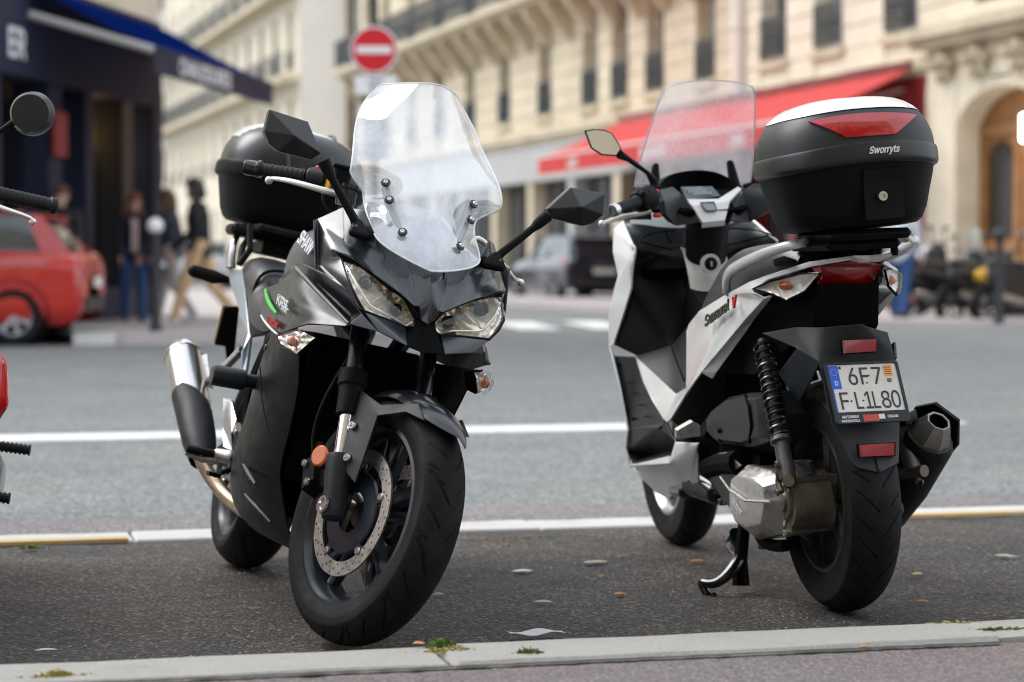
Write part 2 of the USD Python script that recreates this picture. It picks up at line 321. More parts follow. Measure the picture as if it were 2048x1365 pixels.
pav('pavement_by_terrace', [fr(-5, -1), fr(-4.2, 3.4), fr(-2, 4.4), fr(10, 4.4), fr(100, 4.4), fr(100, -1)])
zeb = tag(xf('zebra_crossing'), kind='structure')
for k in range(6):
    a = 6.0 - k * 0.98; x, y = A(*(0.3906, 31.3713, 0)) [:2] + KD * (k - 2.2) * 1.05
    q = plate(sg.Polygon([(-0.27, -1.7), (0.27, -1.7), (0.27, 1.7), (-0.27, 1.7)]), 0.0105); obj('painted_bar', place(q, (x, y, 0), (0.97, 0.1, 0), (-0.1, 0.97, 0)), M_WHITE, zeb)
# the far pavement behind the lens (seen only in mirrors) carries a terrace of houses


# ------------------------------------------------------------------ the town behind
M_STONE = mat('ashlar_cream', (0.64, 0.55, 0.40), 0.85, var=0.16, scale=0.7, dirt=(0.36, 0.29, 0.19), dscale=0.6, space='world')
M_STONE2 = mat('ashlar_pale', (0.72, 0.645, 0.51), 0.85, var=0.12, scale=0.9, dirt=(0.48, 0.40, 0.28), dscale=0.7, space='world')
M_TRIM = mat('stone_trim', (0.58, 0.50, 0.36), 0.85, var=0.15, scale=2, dirt=(0.26, 0.2, 0.13), dscale=1.2, space='world')
M_SOOT = mat('stone_sooty', (0.34, 0.25, 0.15), 0.9, var=0.3, scale=2, space='world')
M_PALE = mat('render_pale', (0.82, 0.78, 0.70), 0.9, var=0.06, scale=0.5, space='world')
M_WHITEWALL = mat('render_white', (0.80, 0.79, 0.76), 0.9, var=0.05, scale=0.5, space='world')
M_IRON = mat('wrought_iron', (0.035, 0.045, 0.05), 0.5)
M_PANE = mat('window_glass', (0.03, 0.035, 0.04), 0.06, spec=0.7)
M_PANE2 = mat('window_curtain', (0.30, 0.30, 0.29), 0.3, coat=0.6)
M_WFRAME = mat('window_frame_paint', (0.62, 0.61, 0.57), 0.5)
M_SLATE = mat('roof_zinc', (0.25, 0.27, 0.30), 0.5, metal=0.3, var=0.1)
M_RED = mat('awning_red', (0.50, 0.022, 0.020), 0.75, var=0.06, scale=3)
M_REDP = mat('shopfront_red', (0.20, 0.012, 0.015), 0.45)
M_DARK = mat('shop_dark', (0.012, 0.012, 0.014), 0.5)
M_GREYF = mat('shopfront_grey', (0.42, 0.42, 0.40), 0.6, var=0.08, scale=2)
M_NAVY = mat('awning_navy', (0.0035, 0.007, 0.028), 0.7, var=0.15, scale=3)
M_BLUE = mat('awning_blue', (0.008, 0.028, 0.22), 0.7, var=0.12, scale=2)
M_WOOD = mat('door_oak', (0.30, 0.13, 0.035), 0.45, var=0.35, scale=3)
M_LETTER = mat('letter_white', (0.75, 0.75, 0.75), 0.6)
M_WARM = mat('lamp_glow', (1, 0.75, 0.35), 0.5, emit=((1, 0.55, 0.16), 22.0))
M_COOL = mat('lamp_white', (1, 0.95, 0.85), 0.5, emit=((1, 0.93, 0.8), 9.0))
M_INT = mat('shop_interior', (0.16, 0.12, 0.08), 0.7, var=0.5, scale=3)

def framed(o, x, y):
    M = np.eye(4); M[:3, 0], M[:3, 1], M[:3, 2], M[:3, 3] = x, y, (0, 0, 1), o; return M
def window(parent, s, z, w, h, recess=0.28, rail=None, curtain=False, shutters=False):
    """a French window set back in its opening: frame, panes, optional iron rail"""
    o = -recess
    fr_ = [box(s - w / 2, s - w / 2 + 0.07, o - 0.05, o, z, z + h), box(s + w / 2 - 0.07, s + w / 2, o - 0.05, o, z, z + h), box(s - w / 2 + 0.07, s + w / 2 - 0.07, o - 0.05, o, z + h - 0.07, z + h), box(s - w / 2 + 0.07, s + w / 2 - 0.07, o - 0.05, o, z, z + 0.12), box(s - 0.05, s + 0.05, o - 0.05, o + 0.004, z + 0.12, z + h - 0.07)]
    for k in (1, 2): zz = z + h * k / 3; fr_ += [box(s - w / 2 + 0.07, s - 0.05, o - 0.045, o - 0.004, zz, zz + 0.04), box(s + 0.05, s + w / 2 - 0.07, o - 0.045, o - 0.004, zz, zz + 0.04)]
    f = obj('window_frame', fr_, M_WFRAME, parent, False)
    for sx in (-1, 1):
        a, b = sorted((s + sx * 0.05, s + sx * (w / 2 - 0.07)))
        obj('pane', box(a, b, o - 0.035, o - 0.025, z + 0.12, z + h - 0.07), M_PANE2 if (curtain and sx == curtain) else M_PANE, f, False)
    if rail:
        rl = [box(s - w / 2 - 0.03, s + w / 2 + 0.03, 0.02, 0.05, z + rail - 0.04, z + rail), box(s - w / 2 - 0.03, s + w / 2 + 0.03, 0.02, 0.05, z + 0.08, z + 0.11)]
        n = int(w / 0.11)
        for i in range(n + 1):
            x = s - w / 2 + i * w / n; rl.append(box(x - 0.012, x + 0.012, 0.023, 0.047, z + 0.11, z + rail - 0.04))
        for i in range(n // 2):
            x = s - w / 2 + (2 * i + 1) * w / n; rl.append(mv(trimesh.creation.torus(0.075, 0.012, 12, 5).apply_transform(rot(90, (1, 0, 0))), (x, 0.035, z + rail * 0.55)))
        obj('balconette', rl, M_IRON, parent, False)
def pier(parent, s0, s1, z0, z1, o0, o1, rowh, m, gap=0.02, split=True):
    n = max(1, round((z1 - z0) / rowh)); hh = (z1 - z0) / n
    for i in range(n):
        L = s1 - s0; cuts = [s0, s1]
        if split and L > 1.1: cuts = [s0, s0 + L * (0.5 if i % 2 else 0.33), s1] if L < 2.4 else [s0, s0 + L * (0.33 if i % 2 else 0.25), s0 + L * (0.67 if i % 2 else 0.6), s1]
        for a, b in zip(cuts[:-1], cuts[1:]):
            obj('stone_block', box(a + 0.006, b - 0.006, o0, o1 + 0.006 * ((i * 7 + int(a * 10)) % 3), z0 + i * hh + gap / 2, z0 + (i + 1) * hh - gap / 2), m, parent, False)

# --- cream stone terrace along the side street (nearer house with red awning and oak door, further house with long balcony)
FM = framed(B0, FD, FN)
def facade(name, s0, s1, wins, ww, wh, zs, m, label, ground, ztop, wall_z0=4.25, pier_rows=0.42, curtains=(0, 1, -1), rails=0.85):
    t = tag(xf(name, mat4=FM), label, 'building')
    obj('wall', box(s0, s1, -9.0, -0.42, 0, ztop), M_SOOT, t, False)
    for fl, z in enumerate(zs):
        zz0 = wall_z0 if fl == 0 else zs[fl - 1] + wh + 0.35; zt = z + wh
        ed = [s0] + [x for w in wins for x in (w - ww / 2, w + ww / 2)] + [s1]
        for a, b in zip(ed[0::2], ed[1::2]): pier(t, a, b, zz0, zt + 0.35, -0.42, 0, pier_rows, m)
        for k, w in enumerate(wins):
            obj('lintel', box(w - ww / 2 + 0.002, w + ww / 2 - 0.002, -0.42, 0.012, zt, zt + 0.345), m, t, False)
            obj('sill', box(w - ww / 2 - 0.1, w + ww / 2 + 0.1, -0.4, 0.09, z - 0.14, z), M_TRIM, t, False)
            if z - 0.14 > zz0: obj('apron', box(w - ww / 2 + 0.002, w + ww / 2 - 0.002, -0.42, -0.01, zz0, z - 0.142), m, t, False)
            window(t, w, z, ww - 0.04, wh - 0.02, 0.28, rails, curtains[(k + fl) % len(curtains)])
    return t
near = facade('stone_house', -6.0, 10.55, [-3.0, 0.2, 3.55, 6.54, 9.14], 1.25, 2.35, [4.72, 8.1], M_STONE2, 'cream stone house with red shop awning and arched oak street door', None, 21.0, curtains=(0, 1, -1, 1))
far_ = facade('balcony_house', 10.95, 47.5, [12.8, 15.95, 18.4, 20.65, 24.45, 28.3, 32, 35.7, 39.4, 43.1, 46], 1.15, 2.3, [4.62, 7.75], M_STONE, 'long cream stone house with bracketed balcony, beyond the white drainpipe', None, 20.0, curtains=(1, -1, 0))
obj('string_course', [box(-1.2, 10.55, 0.012, 0.2, 4.05, 4.2), box(-1.2, 10.55, 0.012, 0.12, 3.95, 4.05)], M_TRIM, near, False)
obj('string_course', [box(10.95, 47.5, 0.012, 0.24, 4.05, 4.25), box(10.95, 47.5, 0.012, 0.14, 3.9, 4.05)], M_TRIM, far_, False)
# balcony on brackets along the second floor of the further house
obj('balcony_slab', [box(10.95, 47.5, 0.02, 0.95, 7.42, 7.6), box(10.95, 47.5, 0.02, 0.8, 7.3, 7.42)], M_TRIM, far_, False)
for k in range(21):
    s = 11.6 + k * 1.76
    obj('bracket', hull([(s - 0.14, 0.01, 7.3), (s + 0.14, 0.01, 7.3), (s - 0.14, 0.75, 7.3), (s + 0.14, 0.75, 7.3), (s - 0.14, 0.72, 7.1), (s + 0.14, 0.72, 7.1), (s - 0.12, 0.01, 6.35), (s + 0.12, 0.01, 6.35), (s - 0.12, 0.12, 6.35), (s + 0.12, 0.12, 6.35)]), M_TRIM, far_, False)
rl = [box(10.95, 47.5, 0.86, 0.9, 8.55, 8.6), box(10.95, 47.5, 0.86, 0.9, 7.68, 7.72), box(10.95, 47.5, 0.87, 0.89, 8.35, 8.38)]
for k in range(244): s = 11.0 + k * 0.15; rl.append(box(s - 0.012, s + 0.012, 0.868, 0.892, 7.72, 8.55))
for k in range(120): s = 11.15 + k * 0.30; rl.append(mv(trimesh.creation.torus(0.12, 0.014, 10, 4).apply_transform(rot(90, (1, 0, 0))), (s, 0.88, 8.1)))
obj('balcony_rail', rl, M_IRON, far_, False)
# drainpipe between the two houses
dp = xf('drainpipe', mat4=FM); tag(dp, 'white drainpipe running down between the two stone houses', 'drainpipe')
obj('pipe', cyl((10.75, 0.1, 0.2), (10.75, 0.1, 12), 0.13, n=12), M_PALE, dp); obj('backing', box(10.56, 10.94, -0.4, -0.02, 0.1, 12), M_PALE, dp, False)
for z in (3, 5.5, 8, 10.5): obj('pipe_bracket', lathe([(0.15, 0), (0.165, 0.03), (0.165, 0.07), (0.15, 0.1)], 12, c=(10.75, 0.1, z)), M_PALE, dp)
# ground floor of the further house: pale shopfront and dark windows
obj('shop_fascia', box(10.96, 47.5, -0.4, 0.1, 2.95, 3.9), M_GREYF, far_, False)
for k in range(10):
    s = 11.0 + k * 3.6
    obj('shop_pilaster', box(s, s + 0.5, -0.42, 0.06, 0.12, 2.945), M_STONE if k % 3 else M_GREYF, far_, False)
    f = obj('shop_window_frame', [box(s + 0.5, s + 3.6, -0.3, -0.24, 0.12, 0.6), box(s + 2.0, s + 2.1, -0.31, -0.24, 0.6, 2.94)], M_DARK, far_, False)
    obj('shop_pane', box(s + 0.5, s + 3.6, -0.36, -0.32, 0.6, 2.94), M_PANE, f, False)
# ground floor of the nearer house: red shopfront
obj('shop_fascia', box(2.3, 10.54, -0.4, 0.12, 3.05, 3.94), M_REDP, near, False)
for s in (2.3, 5.0, 7.8, 10.2): obj('shop_pilaster', box(s, s + 0.34, -0.42, 0.1, 0.12, 3.045), M_REDP, near, False)
for s, w in ((2.64, 2.36), (5.34, 2.46), (8.14, 2.06)):
    obj('shop_base', box(s, s + w, -0.4, 0.02, 0.12, 0.75), M_REDP, near, False)
    obj('shop_pane', box(s, s + w, -0.36, -0.32, 0.75, 3.045), M_PANE, near, False)
# arched stone doorway with double oak door
obj('door_jamb', box(1.25, 2.28, -0.42, 0.16, 0.12, 3.7), M_STONE2, near, False)
obj('door_jamb', box(-2.6, -1.55, -0.42, 0.16, 0.12, 3.7), M_STONE2, near, False)
arch = sg.box(-2.6, 3.7 - 1.2, 2.28, 4.9).difference(sg.box(-1.55, 0, 1.25, 3.0)).difference(shapely.affinity.translate(shapely.affinity.scale(sg.Point(0, 0).buffer(1, quad_segs=12), 1.4, 0.75), -0.15, 3.0)).intersection(sg.box(-2.6, 3.705, 2.28, 4.9)).union(sg.box(-1.55, 2.9, 1.25, 3.7).difference(shapely.affinity.translate(shapely.affinity.scale(sg.Point(0, 0).buffer(1, quad_segs=16), 1.4, 0.62), -0.15, 2.95)).buffer(-0.001))
for g in getattr(arch, 'geoms', [arch]):
    if g.area > 0.01: obj('door_arch', place(plate(g, 0.55), (0, 0.14, 0), (1, 0, 0), (0, 0, 1)), M_STONE2, near, False)
obj('door_cornice', [box(-2.8, 2.5, -0.3, 0.55, 4.45, 4.62), box(-2.7, 2.4, -0.3, 0.4, 4.3, 4.45)], M_TRIM, near, False)
for cx, sg_ in ((1.55, 1), (0.4, -1), (-0.9, 1), (-2.0, -1)):   # carved foliage above the door
    obj('carving', [blob([(cx + 0.16 * math.cos(k * 1.3) * (1 + 0.1 * k), 0.2 + 0.05 * (k % 3), 3.98 + 0.2 * math.sin(k * 1.3), 0.07 + 0.02 * (k % 3)), (cx + 0.1 * math.cos(k * 1.3 + .6), 0.19, 3.98 + 0.1 * math.sin(k * 1.3 + .6), 0.05)], 6) for k in range(8)], M_TRIM, near)
door = obj('door', box(-1.55, 1.25, -0.4, -0.3, 0.12, 3.7), M_WOOD, near, False)
for x0, x1 in ((-1.5, -0.2), (-0.1, 1.2)):
    obj('door_leaf_frame', [box(x0, x0 + 0.2, -0.3, -0.24, 0.13, 3.05), box(x1 - 0.2, x1, -0.3, -0.24, 0.13, 3.05), box(x0 + 0.2, x1 - 0.2, -0.3, -0.245, 2.85, 3.05), box(x0 + 0.2, x1 - 0.2, -0.3, -0.245, 0.13, 0.4), box(x0 + 0.2, x1 - 0.2, -0.3, -0.245, 1.05, 1.2)], M_WOOD, door, False)
    pts = [(x0 + 0.28, 1.28), (x1 - 0.28, 1.28), (x1 - 0.28, 2.5)] + [((x0 + x1) / 2 + (x1 - x0 - 0.56) / 2 * math.cos(a), 2.5 + 0.28 * math.sin(a)) for a in np.linspace(0.2, math.pi - 0.2, 9)] + [(x0 + 0.28, 2.5)]
    obj('door_glass', place(plate(sg.Polygon(pts), 0.02), (0, -0.262, 0), (1, 0, 0), (0, 0, 1)), mat('door_glass_dark', (0.01, 0.01, 0.01), 0.25, spec=0.3), door, False)
lp = xf('wall_lamp', mat4=FM); tag(lp, 'lit white lantern on the oak door surround at the right edge', 'lamp')
obj('lamp_glass', box(-0.86, -0.60, -0.2, 0.02, 2.70, 3.1, 0.02), M_COOL, lp); obj('lamp_arm', box(-0.75, -0.71, -0.24, -0.2, 2.8, 2.9), M_IRON, lp, False); obj('lamp_cap', box(-0.89, -0.57, -0.23, 0.05, 3.102, 3.15), M_IRON, lp, False)

# --- red awning: sloping cloth, side cheeks, valance, arms
aw = xf('red_awning', mat4=FM); tag(aw, 'long red sloping shop awning with white lettered valance on the stone house', 'awning')
S0, S1, ZT, ZB, PR = 2.75, 17.8, 4.1, 3.22, 2.0
rows_ = []
for k in range(9):
    f_ = k / 8; rows_.append([(S0 + (S1 - S0) * j / 30, 0.14 + PR * f_, ZT + (ZB - ZT) * f_ - 0.05 * math.sin(math.pi * f_) + 0.012 * math.sin(j * 2.1)) for j in range(31)])
obj('cloth', thick(orient(grid(rows_), to=(8, 3, 50)), 0.012), M_RED, aw)
vl = [[(S0 + (S1 - S0) * j / 60, 0.145 + PR + 0.012 * math.sin(j * 1.3) * k, ZB - 0.02 - 0.36 * k) for j in range(61)] for k in (0, 0.5, 1)]
obj('valance', thick(orient(grid(vl), to=(8, 60, 2)), 0.01), M_RED, aw)
for i, s in enumerate((5.0, 9.8, 14.6)):
    obj('lettering', text('BRASSERIE' if i == 1 else 'CAFE', 0.2, (s + 0.9, 0.145 + PR + 0.018, ZB - 0.32), (-1, 0, 0), (0, 0, 1), 0.006, True), M_LETTER, aw, False)
obj('front_bar', cyl((S0, 0.13 + PR, ZB), (S1, 0.13 + PR, ZB), 0.03, n=8), M_WFRAME, aw)
for s in (3.2, 7.7, 12.0, 17.3): obj('awning_arm', [cyl((s, 0.12, ZT - 0.35), (s + 0.9, 1.1, ZB + 0.25), 0.025, n=6), cyl((s + 0.9, 1.1, ZB + 0.25), (s, PR + 0.1, ZB - 0.03), 0.022, n=6)], M_WFRAME, aw)
obj('cassette', box(S0 - 0.05, S1 + 0.05, 0.125, 0.3, ZT + 0.01, ZT + 0.085), M_REDP, aw, False)

# --- pale houses further along the side street
def plain_house(name, label, o, xdir, ydir, w, h, dep, m, wins, ww, wh, rails=0.8, extra=None):
    t = tag(xf(name, mat4=framed(o, xdir, ydir)), label, 'building')
    obj('wall', box(0, w, -dep, -0.3, 0, h), m, t, False)
    xs = sorted({round(x, 2) for x, z in wins}); zs = sorted({z for x, z in wins})
    if wins:
        ed = [0] + [v for x in xs for v in (x - ww / 2, x + ww / 2)] + [w]
        for a, b in zip(ed[0::2], ed[1::2]): obj('wall_pier', box(a, b, -0.3, 0, 0, h), m, t, False)
        for x in xs:
            zz = [0] + [v for z in zs for v in (z, z + wh)] + [h]
            for a, b in zip(zz[0::2], zz[1::2]): obj('spandrel', box(x - ww / 2, x + ww / 2, -0.3, -0.005, a, b), m, t, False)
            for z in zs: window(t, x, z, ww - 0.02, wh - 0.01, 0.2, rails, (0, 1, -1)[int(x + z) % 3])
    return t
o2 = A(*(-8.0257, 86, -0.3595)); o2[2] = 0
h3 = plain_house('gable_house', 'tall pale house with blank gable wall, left of the no entry sign', A(o2[0] + 2.05, o2[1] - 0.4, 0), (-1, 0, 0), (0, -1, 0), 2.1, 24, 10, M_PALE, [], 1, 2)
o3 = A(*(-8.4382, 90, -0.1791)); o3[2] = 0
h4 = plain_house('balcony_house', 'far cream house with iron balconies, behind the blue awning', o3, tuple(FD), tuple(FN), 44, 25, 9, M_STONE2, [(2.2 + 3.6 * k, z) for k in range(12) for z in (1.0, 5.0, 8.6, 12.2)], 1.3, 2.4)
for z in (8.3, 11.9): obj('balcony_slab', box(0, 44, 0.01, 0.8, z - 0.25, z), M_TRIM, h4, False); obj('balcony_rail', [box(0, 44, 0.72, 0.76, z + 0.9, z + 0.95)] + [box(k * 0.4, k * 0.4 + 0.06, 0.72, 0.75, z, z + 0.9) for k in range(110)], M_IRON, h4, False)
o4 = A(*(-16.8544, 135, -0.2788)); o4[2] = 0
h5 = plain_house('white_house', 'white rendered house closing the far end of the street', o4, (-1, 0, 0), (0, -1, 0), 9, 30, 8, M_WHITEWALL, [(1.6 + 2.6 * k, 2.2 + 3.4 * j) for k in range(3) for j in range(6)], 0.9, 1.9)
# dark downpipe edge and sliver of house next to the sign
o6 = A(*(-5.3378, 84, -0.1991)); o6[2] = 0
h6 = plain_house('narrow_house', 'narrow dark fronted house right beside the no entry sign', o6, (-1, 0, 0), (0, -1, 0), 0.85, 20, 3, M_SOOT, [(0.45, 1.2), (0.45, 4.6), (0.45, 8.2)], 0.55, 2.6)

# --- corner shop with blue awning on the left
g = A(math.sin(math.radians(8)), math.cos(math.radians(8)), 0); gn = A(g[1], -g[0], 0)
so = A(*(-5.056, 32.4, 0.0563)); so[2] = 0
SM = framed(so, -g, gn)
shop = tag(xf('corner_shop', mat4=SM), 'dark navy corner shop with lit window under a blue awning', 'shop')
obj('upper_wall', box(-0.05, 9, -6, -0.02, 4.3, 16), M_STONE2, shop, False)
obj('wall', box(0.05, 9, -6, -3.2, 0, 3.9), M_INT, shop, False)
obj('corner_pillar', box(-0.05, 0.35, -0.5, 0.02, 0.12, 4.29), M_NAVY, shop, False)
obj('fascia', [box(0.35, 9, -0.4, 0.05, 3.1, 4.29)], M_NAVY, shop, False)
obj('end_wall', box(-0.05, 0.1, -6, -0.5, 0, 4.29), M_DARK, shop, False); obj('end_wall', box(9.0, 9.3, -6, -0.02, 0, 4.29), M_STONE2, shop, False)
for a, b, m in ((1.3, 1.75, M_DARK), (3.0, 3.3, M_NAVY), (4.2, 4.7, M_NAVY), (6.3, 6.7, M_NAVY)): obj('shop_pilaster', box(a, b, -0.45, 0.01, 0.12, 3.09), m, shop, False)
for a, b in ((0.35, 1.3), (1.75, 3.0), (3.3, 4.2), (4.7, 6.3), (6.7, 9)):
    f = obj('shop_base', box(a, b, -0.4, -0.02, 0.12, 0.55), M_NAVY, shop, False); obj('shop_pane', box(a, b, -0.34, -0.3, 0.55, 3.09), glass('shop_glass', (0.85, 0.87, 0.88)), f, False)
obj('shop_floor', box(0.1, 9, -3.2, -0.4, 0.1, 0.13), M_INT, shop, False); obj('shop_ceiling', box(0.1, 9, -3.2, -0.4, 3.12, 3.3), M_DARK, shop, False)
for k in range(7):
    obj('display_shelf', [box(0.8 + k * 1.1, 1.5 + k * 1.1, -1.6, -1.2, 0.13, 0.9 + 0.2 * (k % 3)), box(0.9 + k * 1.1, 1.3 + k * 1.1, -1.5, -1.3, 0.9 + 0.2 * (k % 3), 1.3 + 0.2 * (k % 2))], (M_INT, M_GREYF, M_WOOD)[k % 3], shop, False)
sgn = xf('shop_sign', mat4=SM); tag(sgn, 'small dull red sign panel on the navy shopfront pillar', 'sign'); obj('sign_panel', box(4.25, 4.72, 0.06, 0.1, 2.2, 2.75), M_REDP, sgn, False)
wl = xf('shop_lamp', mat4=SM); tag(wl, 'warm lit lamp hanging inside the corner shop window', 'lamp'); obj('bulb', ball((1.9, -0.75, 2.62), 0.12), M_WARM, wl); obj('cord', cyl((1.9, -0.75, 2.72), (1.9, -0.75, 3.12), 0.01, n=6), M_DARK, wl)
wl = xf('shop_lamp', mat4=SM); tag(wl, 'small pale lit lamp right of the warm one in the shop', 'lamp'); obj('bulb', ball((0.65, -0.7, 2.5), 0.08), M_COOL, wl); obj('cord', cyl((0.65, -0.7, 2.57), (0.65, -0.7, 3.12), 0.01, n=6), M_DARK, wl)
#
ba = xf('blue_awning', mat4=SM); tag(ba, 'blue awning with pale letters on its valance over the corner shop', 'awning')
def bsheet(r, m, n, d=0.012, to=(3, 2, 50)): obj(n, thick(orient(grid(r), to=to), d), m, ba)
BP = 1.55
M_BLUEC = usdkit.material(stage, '/World/Looks/awning_blue_cloth', {'d': ('diffuse_bsdf', {'color': (0.007, 0.03, 0.22)}), 't': ('translucent_bsdf', {'color': (0.009, 0.04, 0.30)}), 'm': ('mix_closure', {'fac': 0.6})}, [('d.BSDF', 'm.closure1'), ('t.BSDF', 'm.closure2')], surface='m.closure')
bsheet([[(-0.2 + 5.7 * j / 12, 0.06 + BP * k / 6, 4.22 - 0.78 * k / 6 - 0.03 * math.sin(math.pi * k / 6)) for j in range(13)] for k in range(7)], M_BLUEC, 'cloth', 0.004)
bsheet([[(-0.2 + 5.7 * j / 24, 0.065 + BP + 0.01 * math.sin(j), 3.43 - 0.30 * k) for j in range(25)] for k in (0, 1)], M_NAVY, 'valance', to=(2, 60, 3))
obj('front_bar', cyl((-0.2, BP + 0.05, 3.43), (5.5, BP + 0.05, 3.43), 0.03, n=8), M_NAVY, ba)
obj('awning_arm', [cyl((5.52, 0.08, 3.84), (5.52, BP + 0.05, 3.40), 0.05, n=8)], M_GREYF, ba)
obj('lettering', text('CHAUSSURES', 0.2, (4.6, BP + 0.09, 3.19), (-1, 0, 0), (0, 0, 1), 0.006, True, sx=1.3), M_LETTER, ba, False)
fs = xf('fascia_lettering', mat4=SM); tag(fs, 'white letters on the navy fascia at the left edge', 'sign'); obj('letters', text('ER', 0.34, (6.2, 0.055, 3.3), (-1, 0, 0), (0, 0, 1), 0.01, True), M_LETTER, fs, False)

# --- terrace behind the photographer, seen only as a reflection in mirrors and paint
M_REAR = mat('rear_terrace_stone', (0.55, 0.48, 0.36), 0.85, var=0.15, scale=0.6)
bt = plain_house('opposite_house', 'cream stone house across the pavement behind the viewer', (16, -8.0, 0), (-1, 0, 0), (0, 1, 0), 34, 20, 6, M_REAR, [(2 + 3.0 * k, 1.0 + 3.7 * j) for k in range(11) for j in range(5)], 1.3, 2.5)

for i_, (a0, b0, w_) in enumerate(((-12, 31.5, 30), (76, 44, 33))):   # the boulevard goes on to both sides of the picture
    p0 = st(a0, b0); plain_house('boulevard_house', ('cream stone house along the boulevard left of the corner shop', 'cream stone house along the boulevard right of the oak door')[i_], (p0[0], p0[1], 0), tuple(-KD) + (0,), tuple(-ND) + (0,), w_, 20, 8, M_REAR, [(2 + 3.0 * k, 1.0 + 3.7 * j) for k in range(int(w_ / 3) - 1) for j in range(5)], 1.3, 2.5)

# plane trees on the pavement behind the viewer: they show only in mirrors, paint and screens
M_BARK = mat('plane_bark', (0.20, 0.17, 0.13), 0.9, var=0.3, scale=5)
M_LEAF = usdkit.material(stage, '/World/Looks/plane_leaf', {'d': ('diffuse_bsdf', {'color': (0.09, 0.12, 0.03)}), 't': ('translucent_bsdf', {'color': (0.14, 0.18, 0.03)}), 'm': ('mix_closure', {'fac': 0.4})}, [('d.BSDF', 'm.closure1'), ('t.BSDF', 'm.closure2')], surface='m.closure')
def tree(x, y, seed, label):
    r = np.random.default_rng(seed); t = tag(xf('plane_tree', loc=(x, y, 0.1)), label, 'tree'); limbs = [tube([(0, 0, 0), (0.05, 0, 2), (0, 0.1, 4.2)], [0.2, 0.16, 0.13], 10)]; cs = []
    for k in range(9):
        a = k * 2.4; L = r.uniform(1.4, 2.6); p0 = A(0, 0.1, r.uniform(3.2, 4.4)); p1 = p0 + A(math.cos(a) * L * 0.6, math.sin(a) * L * 0.6, L * 0.6); p2 = p0 + A(math.cos(a) * L, math.sin(a) * L, L * 1.15); limbs.append(tube([p0, p1, p2], [0.08, 0.05, 0.02], 6)); cs += [p1, p2]
    obj('trunk', limbs, M_BARK, t); cs = np.array(cs); n = 5200; c = cs[r.integers(0, len(cs), n)] + r.normal(0, 0.55, (n, 3)); u = r.normal(0, 1, (n, 3)); u /= np.linalg.norm(u, axis=1)[:, None]; w = np.cross(u, r.normal(0, 1, (n, 3))); w /= np.linalg.norm(w, axis=1)[:, None]; s_ = r.uniform(0.06, 0.13, (n, 1))
    V_ = np.stack([c - u * s_, c - w * s_ * 0.7, c + u * s_, c + w * s_ * 0.7], 1).reshape(-1, 3); i = np.arange(n) * 4; obj('crown', TM(V_, np.vstack([np.stack([i, i + 1, i + 2], 1), np.stack([i, i + 2, i + 3], 1)])), M_LEAF, t, False)
tree(-4.2, -3.0, 3, 'plane tree behind the viewer on the left'); tree(3.8, -3.4, 4, 'plane tree behind the viewer on the right')


# ------------------------------------------------------------------ two-wheeler materials
M_SATIN = mat('satin_black_fairing', (0.0040, 0.0058, 0.0085), 0.29, rvar=0.06, scale=14, coat=0.35, crough=0.13, bevel=0.005, spec=0.5, dirt=(0.04, 0.04, 0.038), dscale=30, damt=0.2, dlo=0.6, dhi=0.8)
M_SATIN2 = mat('satin_grey_panel', (0.022, 0.026, 0.031), 0.33, rvar=0.06, scale=10, coat=0.2, crough=0.2, bevel=0.004, spec=0.6)
M_GLOSSB = mat('gloss_black_paint', (0.003, 0.0035, 0.005), 0.22, coat=0.35, crough=0.08, bevel=0.003, dirt=(0.035, 0.033, 0.03), dscale=60, damt=0.25, dlo=0.58, dhi=0.8, rvar=0.08)
M_PLAS = mat('black_plastic', (0.0045, 0.0045, 0.005), 0.5, spec=0.10, bump=0.25, bscale=700, bevel=0.003, rvar=0.08, dirt=(0.05, 0.047, 0.042), dscale=12, damt=0.35, dlo=0.55, dhi=0.8)
M_PLAS2 = mat('grey_black_plastic', (0.010, 0.012, 0.014), 0.48, spec=0.25, bump=0.25, bscale=600, bevel=0.003, rvar=0.08, dirt=(0.075, 0.07, 0.06), dscale=10, damt=0.45, dlo=0.52, dhi=0.8)
M_DEEP = mat('inner_black', (0.002, 0.002, 0.002), 0.8, spec=0.1)
M_RUB = mat('tyre_rubber', (0.0075, 0.0075, 0.008), 0.62, spec=0.12, rvar=0.12, scale=18, bump=0.3, bscale=300, dirt=(0.035, 0.033, 0.03), dscale=9, damt=0.55, dlo=0.48, dhi=0.78)
M_GRIP = mat('grip_rubber', (0.006, 0.006, 0.006), 0.55, spec=0.35, bump=0.5, bscale=260)
M_RIM = mat('rim_dark_blue_black', (0.0045, 0.007, 0.011), 0.3, spec=0.4, coat=0.3, crough=0.15, dirt=(0.035, 0.032, 0.027), dscale=14, damt=0.4, dlo=0.5, dhi=0.8)
M_DISC = mat('brake_disc_steel', (0.40, 0.37, 0.33), 0.38, metal=1.0, rvar=0.1, scale=30, dirt=(0.16, 0.12, 0.08), dscale=25, damt=0.6)
M_CHROME = mat('chrome', (0.78, 0.78, 0.78), 0.08, metal=1.0)
M_STEEL = mat('brushed_steel', (0.62, 0.61, 0.60), 0.24, metal=1.0)
M_ALU = mat('cast_aluminium', (0.66, 0.65, 0.63), 0.36, metal=1.0, rvar=0.1, scale=25, dirt=(0.34, 0.32, 0.29), dscale=14, damt=0.5, bump=0.2, bscale=400, bevel=0.002)
M_ALUD = mat('dirty_aluminium', (0.16, 0.14, 0.11), 0.55, metal=0.7, dirt=(0.07, 0.055, 0.035), dscale=18, damt=0.8, dlo=0.4, dhi=0.7, bump=0.4, bscale=300, bevel=0.002)
M_LEVER = mat('lever_aluminium', (0.72, 0.68, 0.62), 0.35, metal=0.8, coat=0.2)
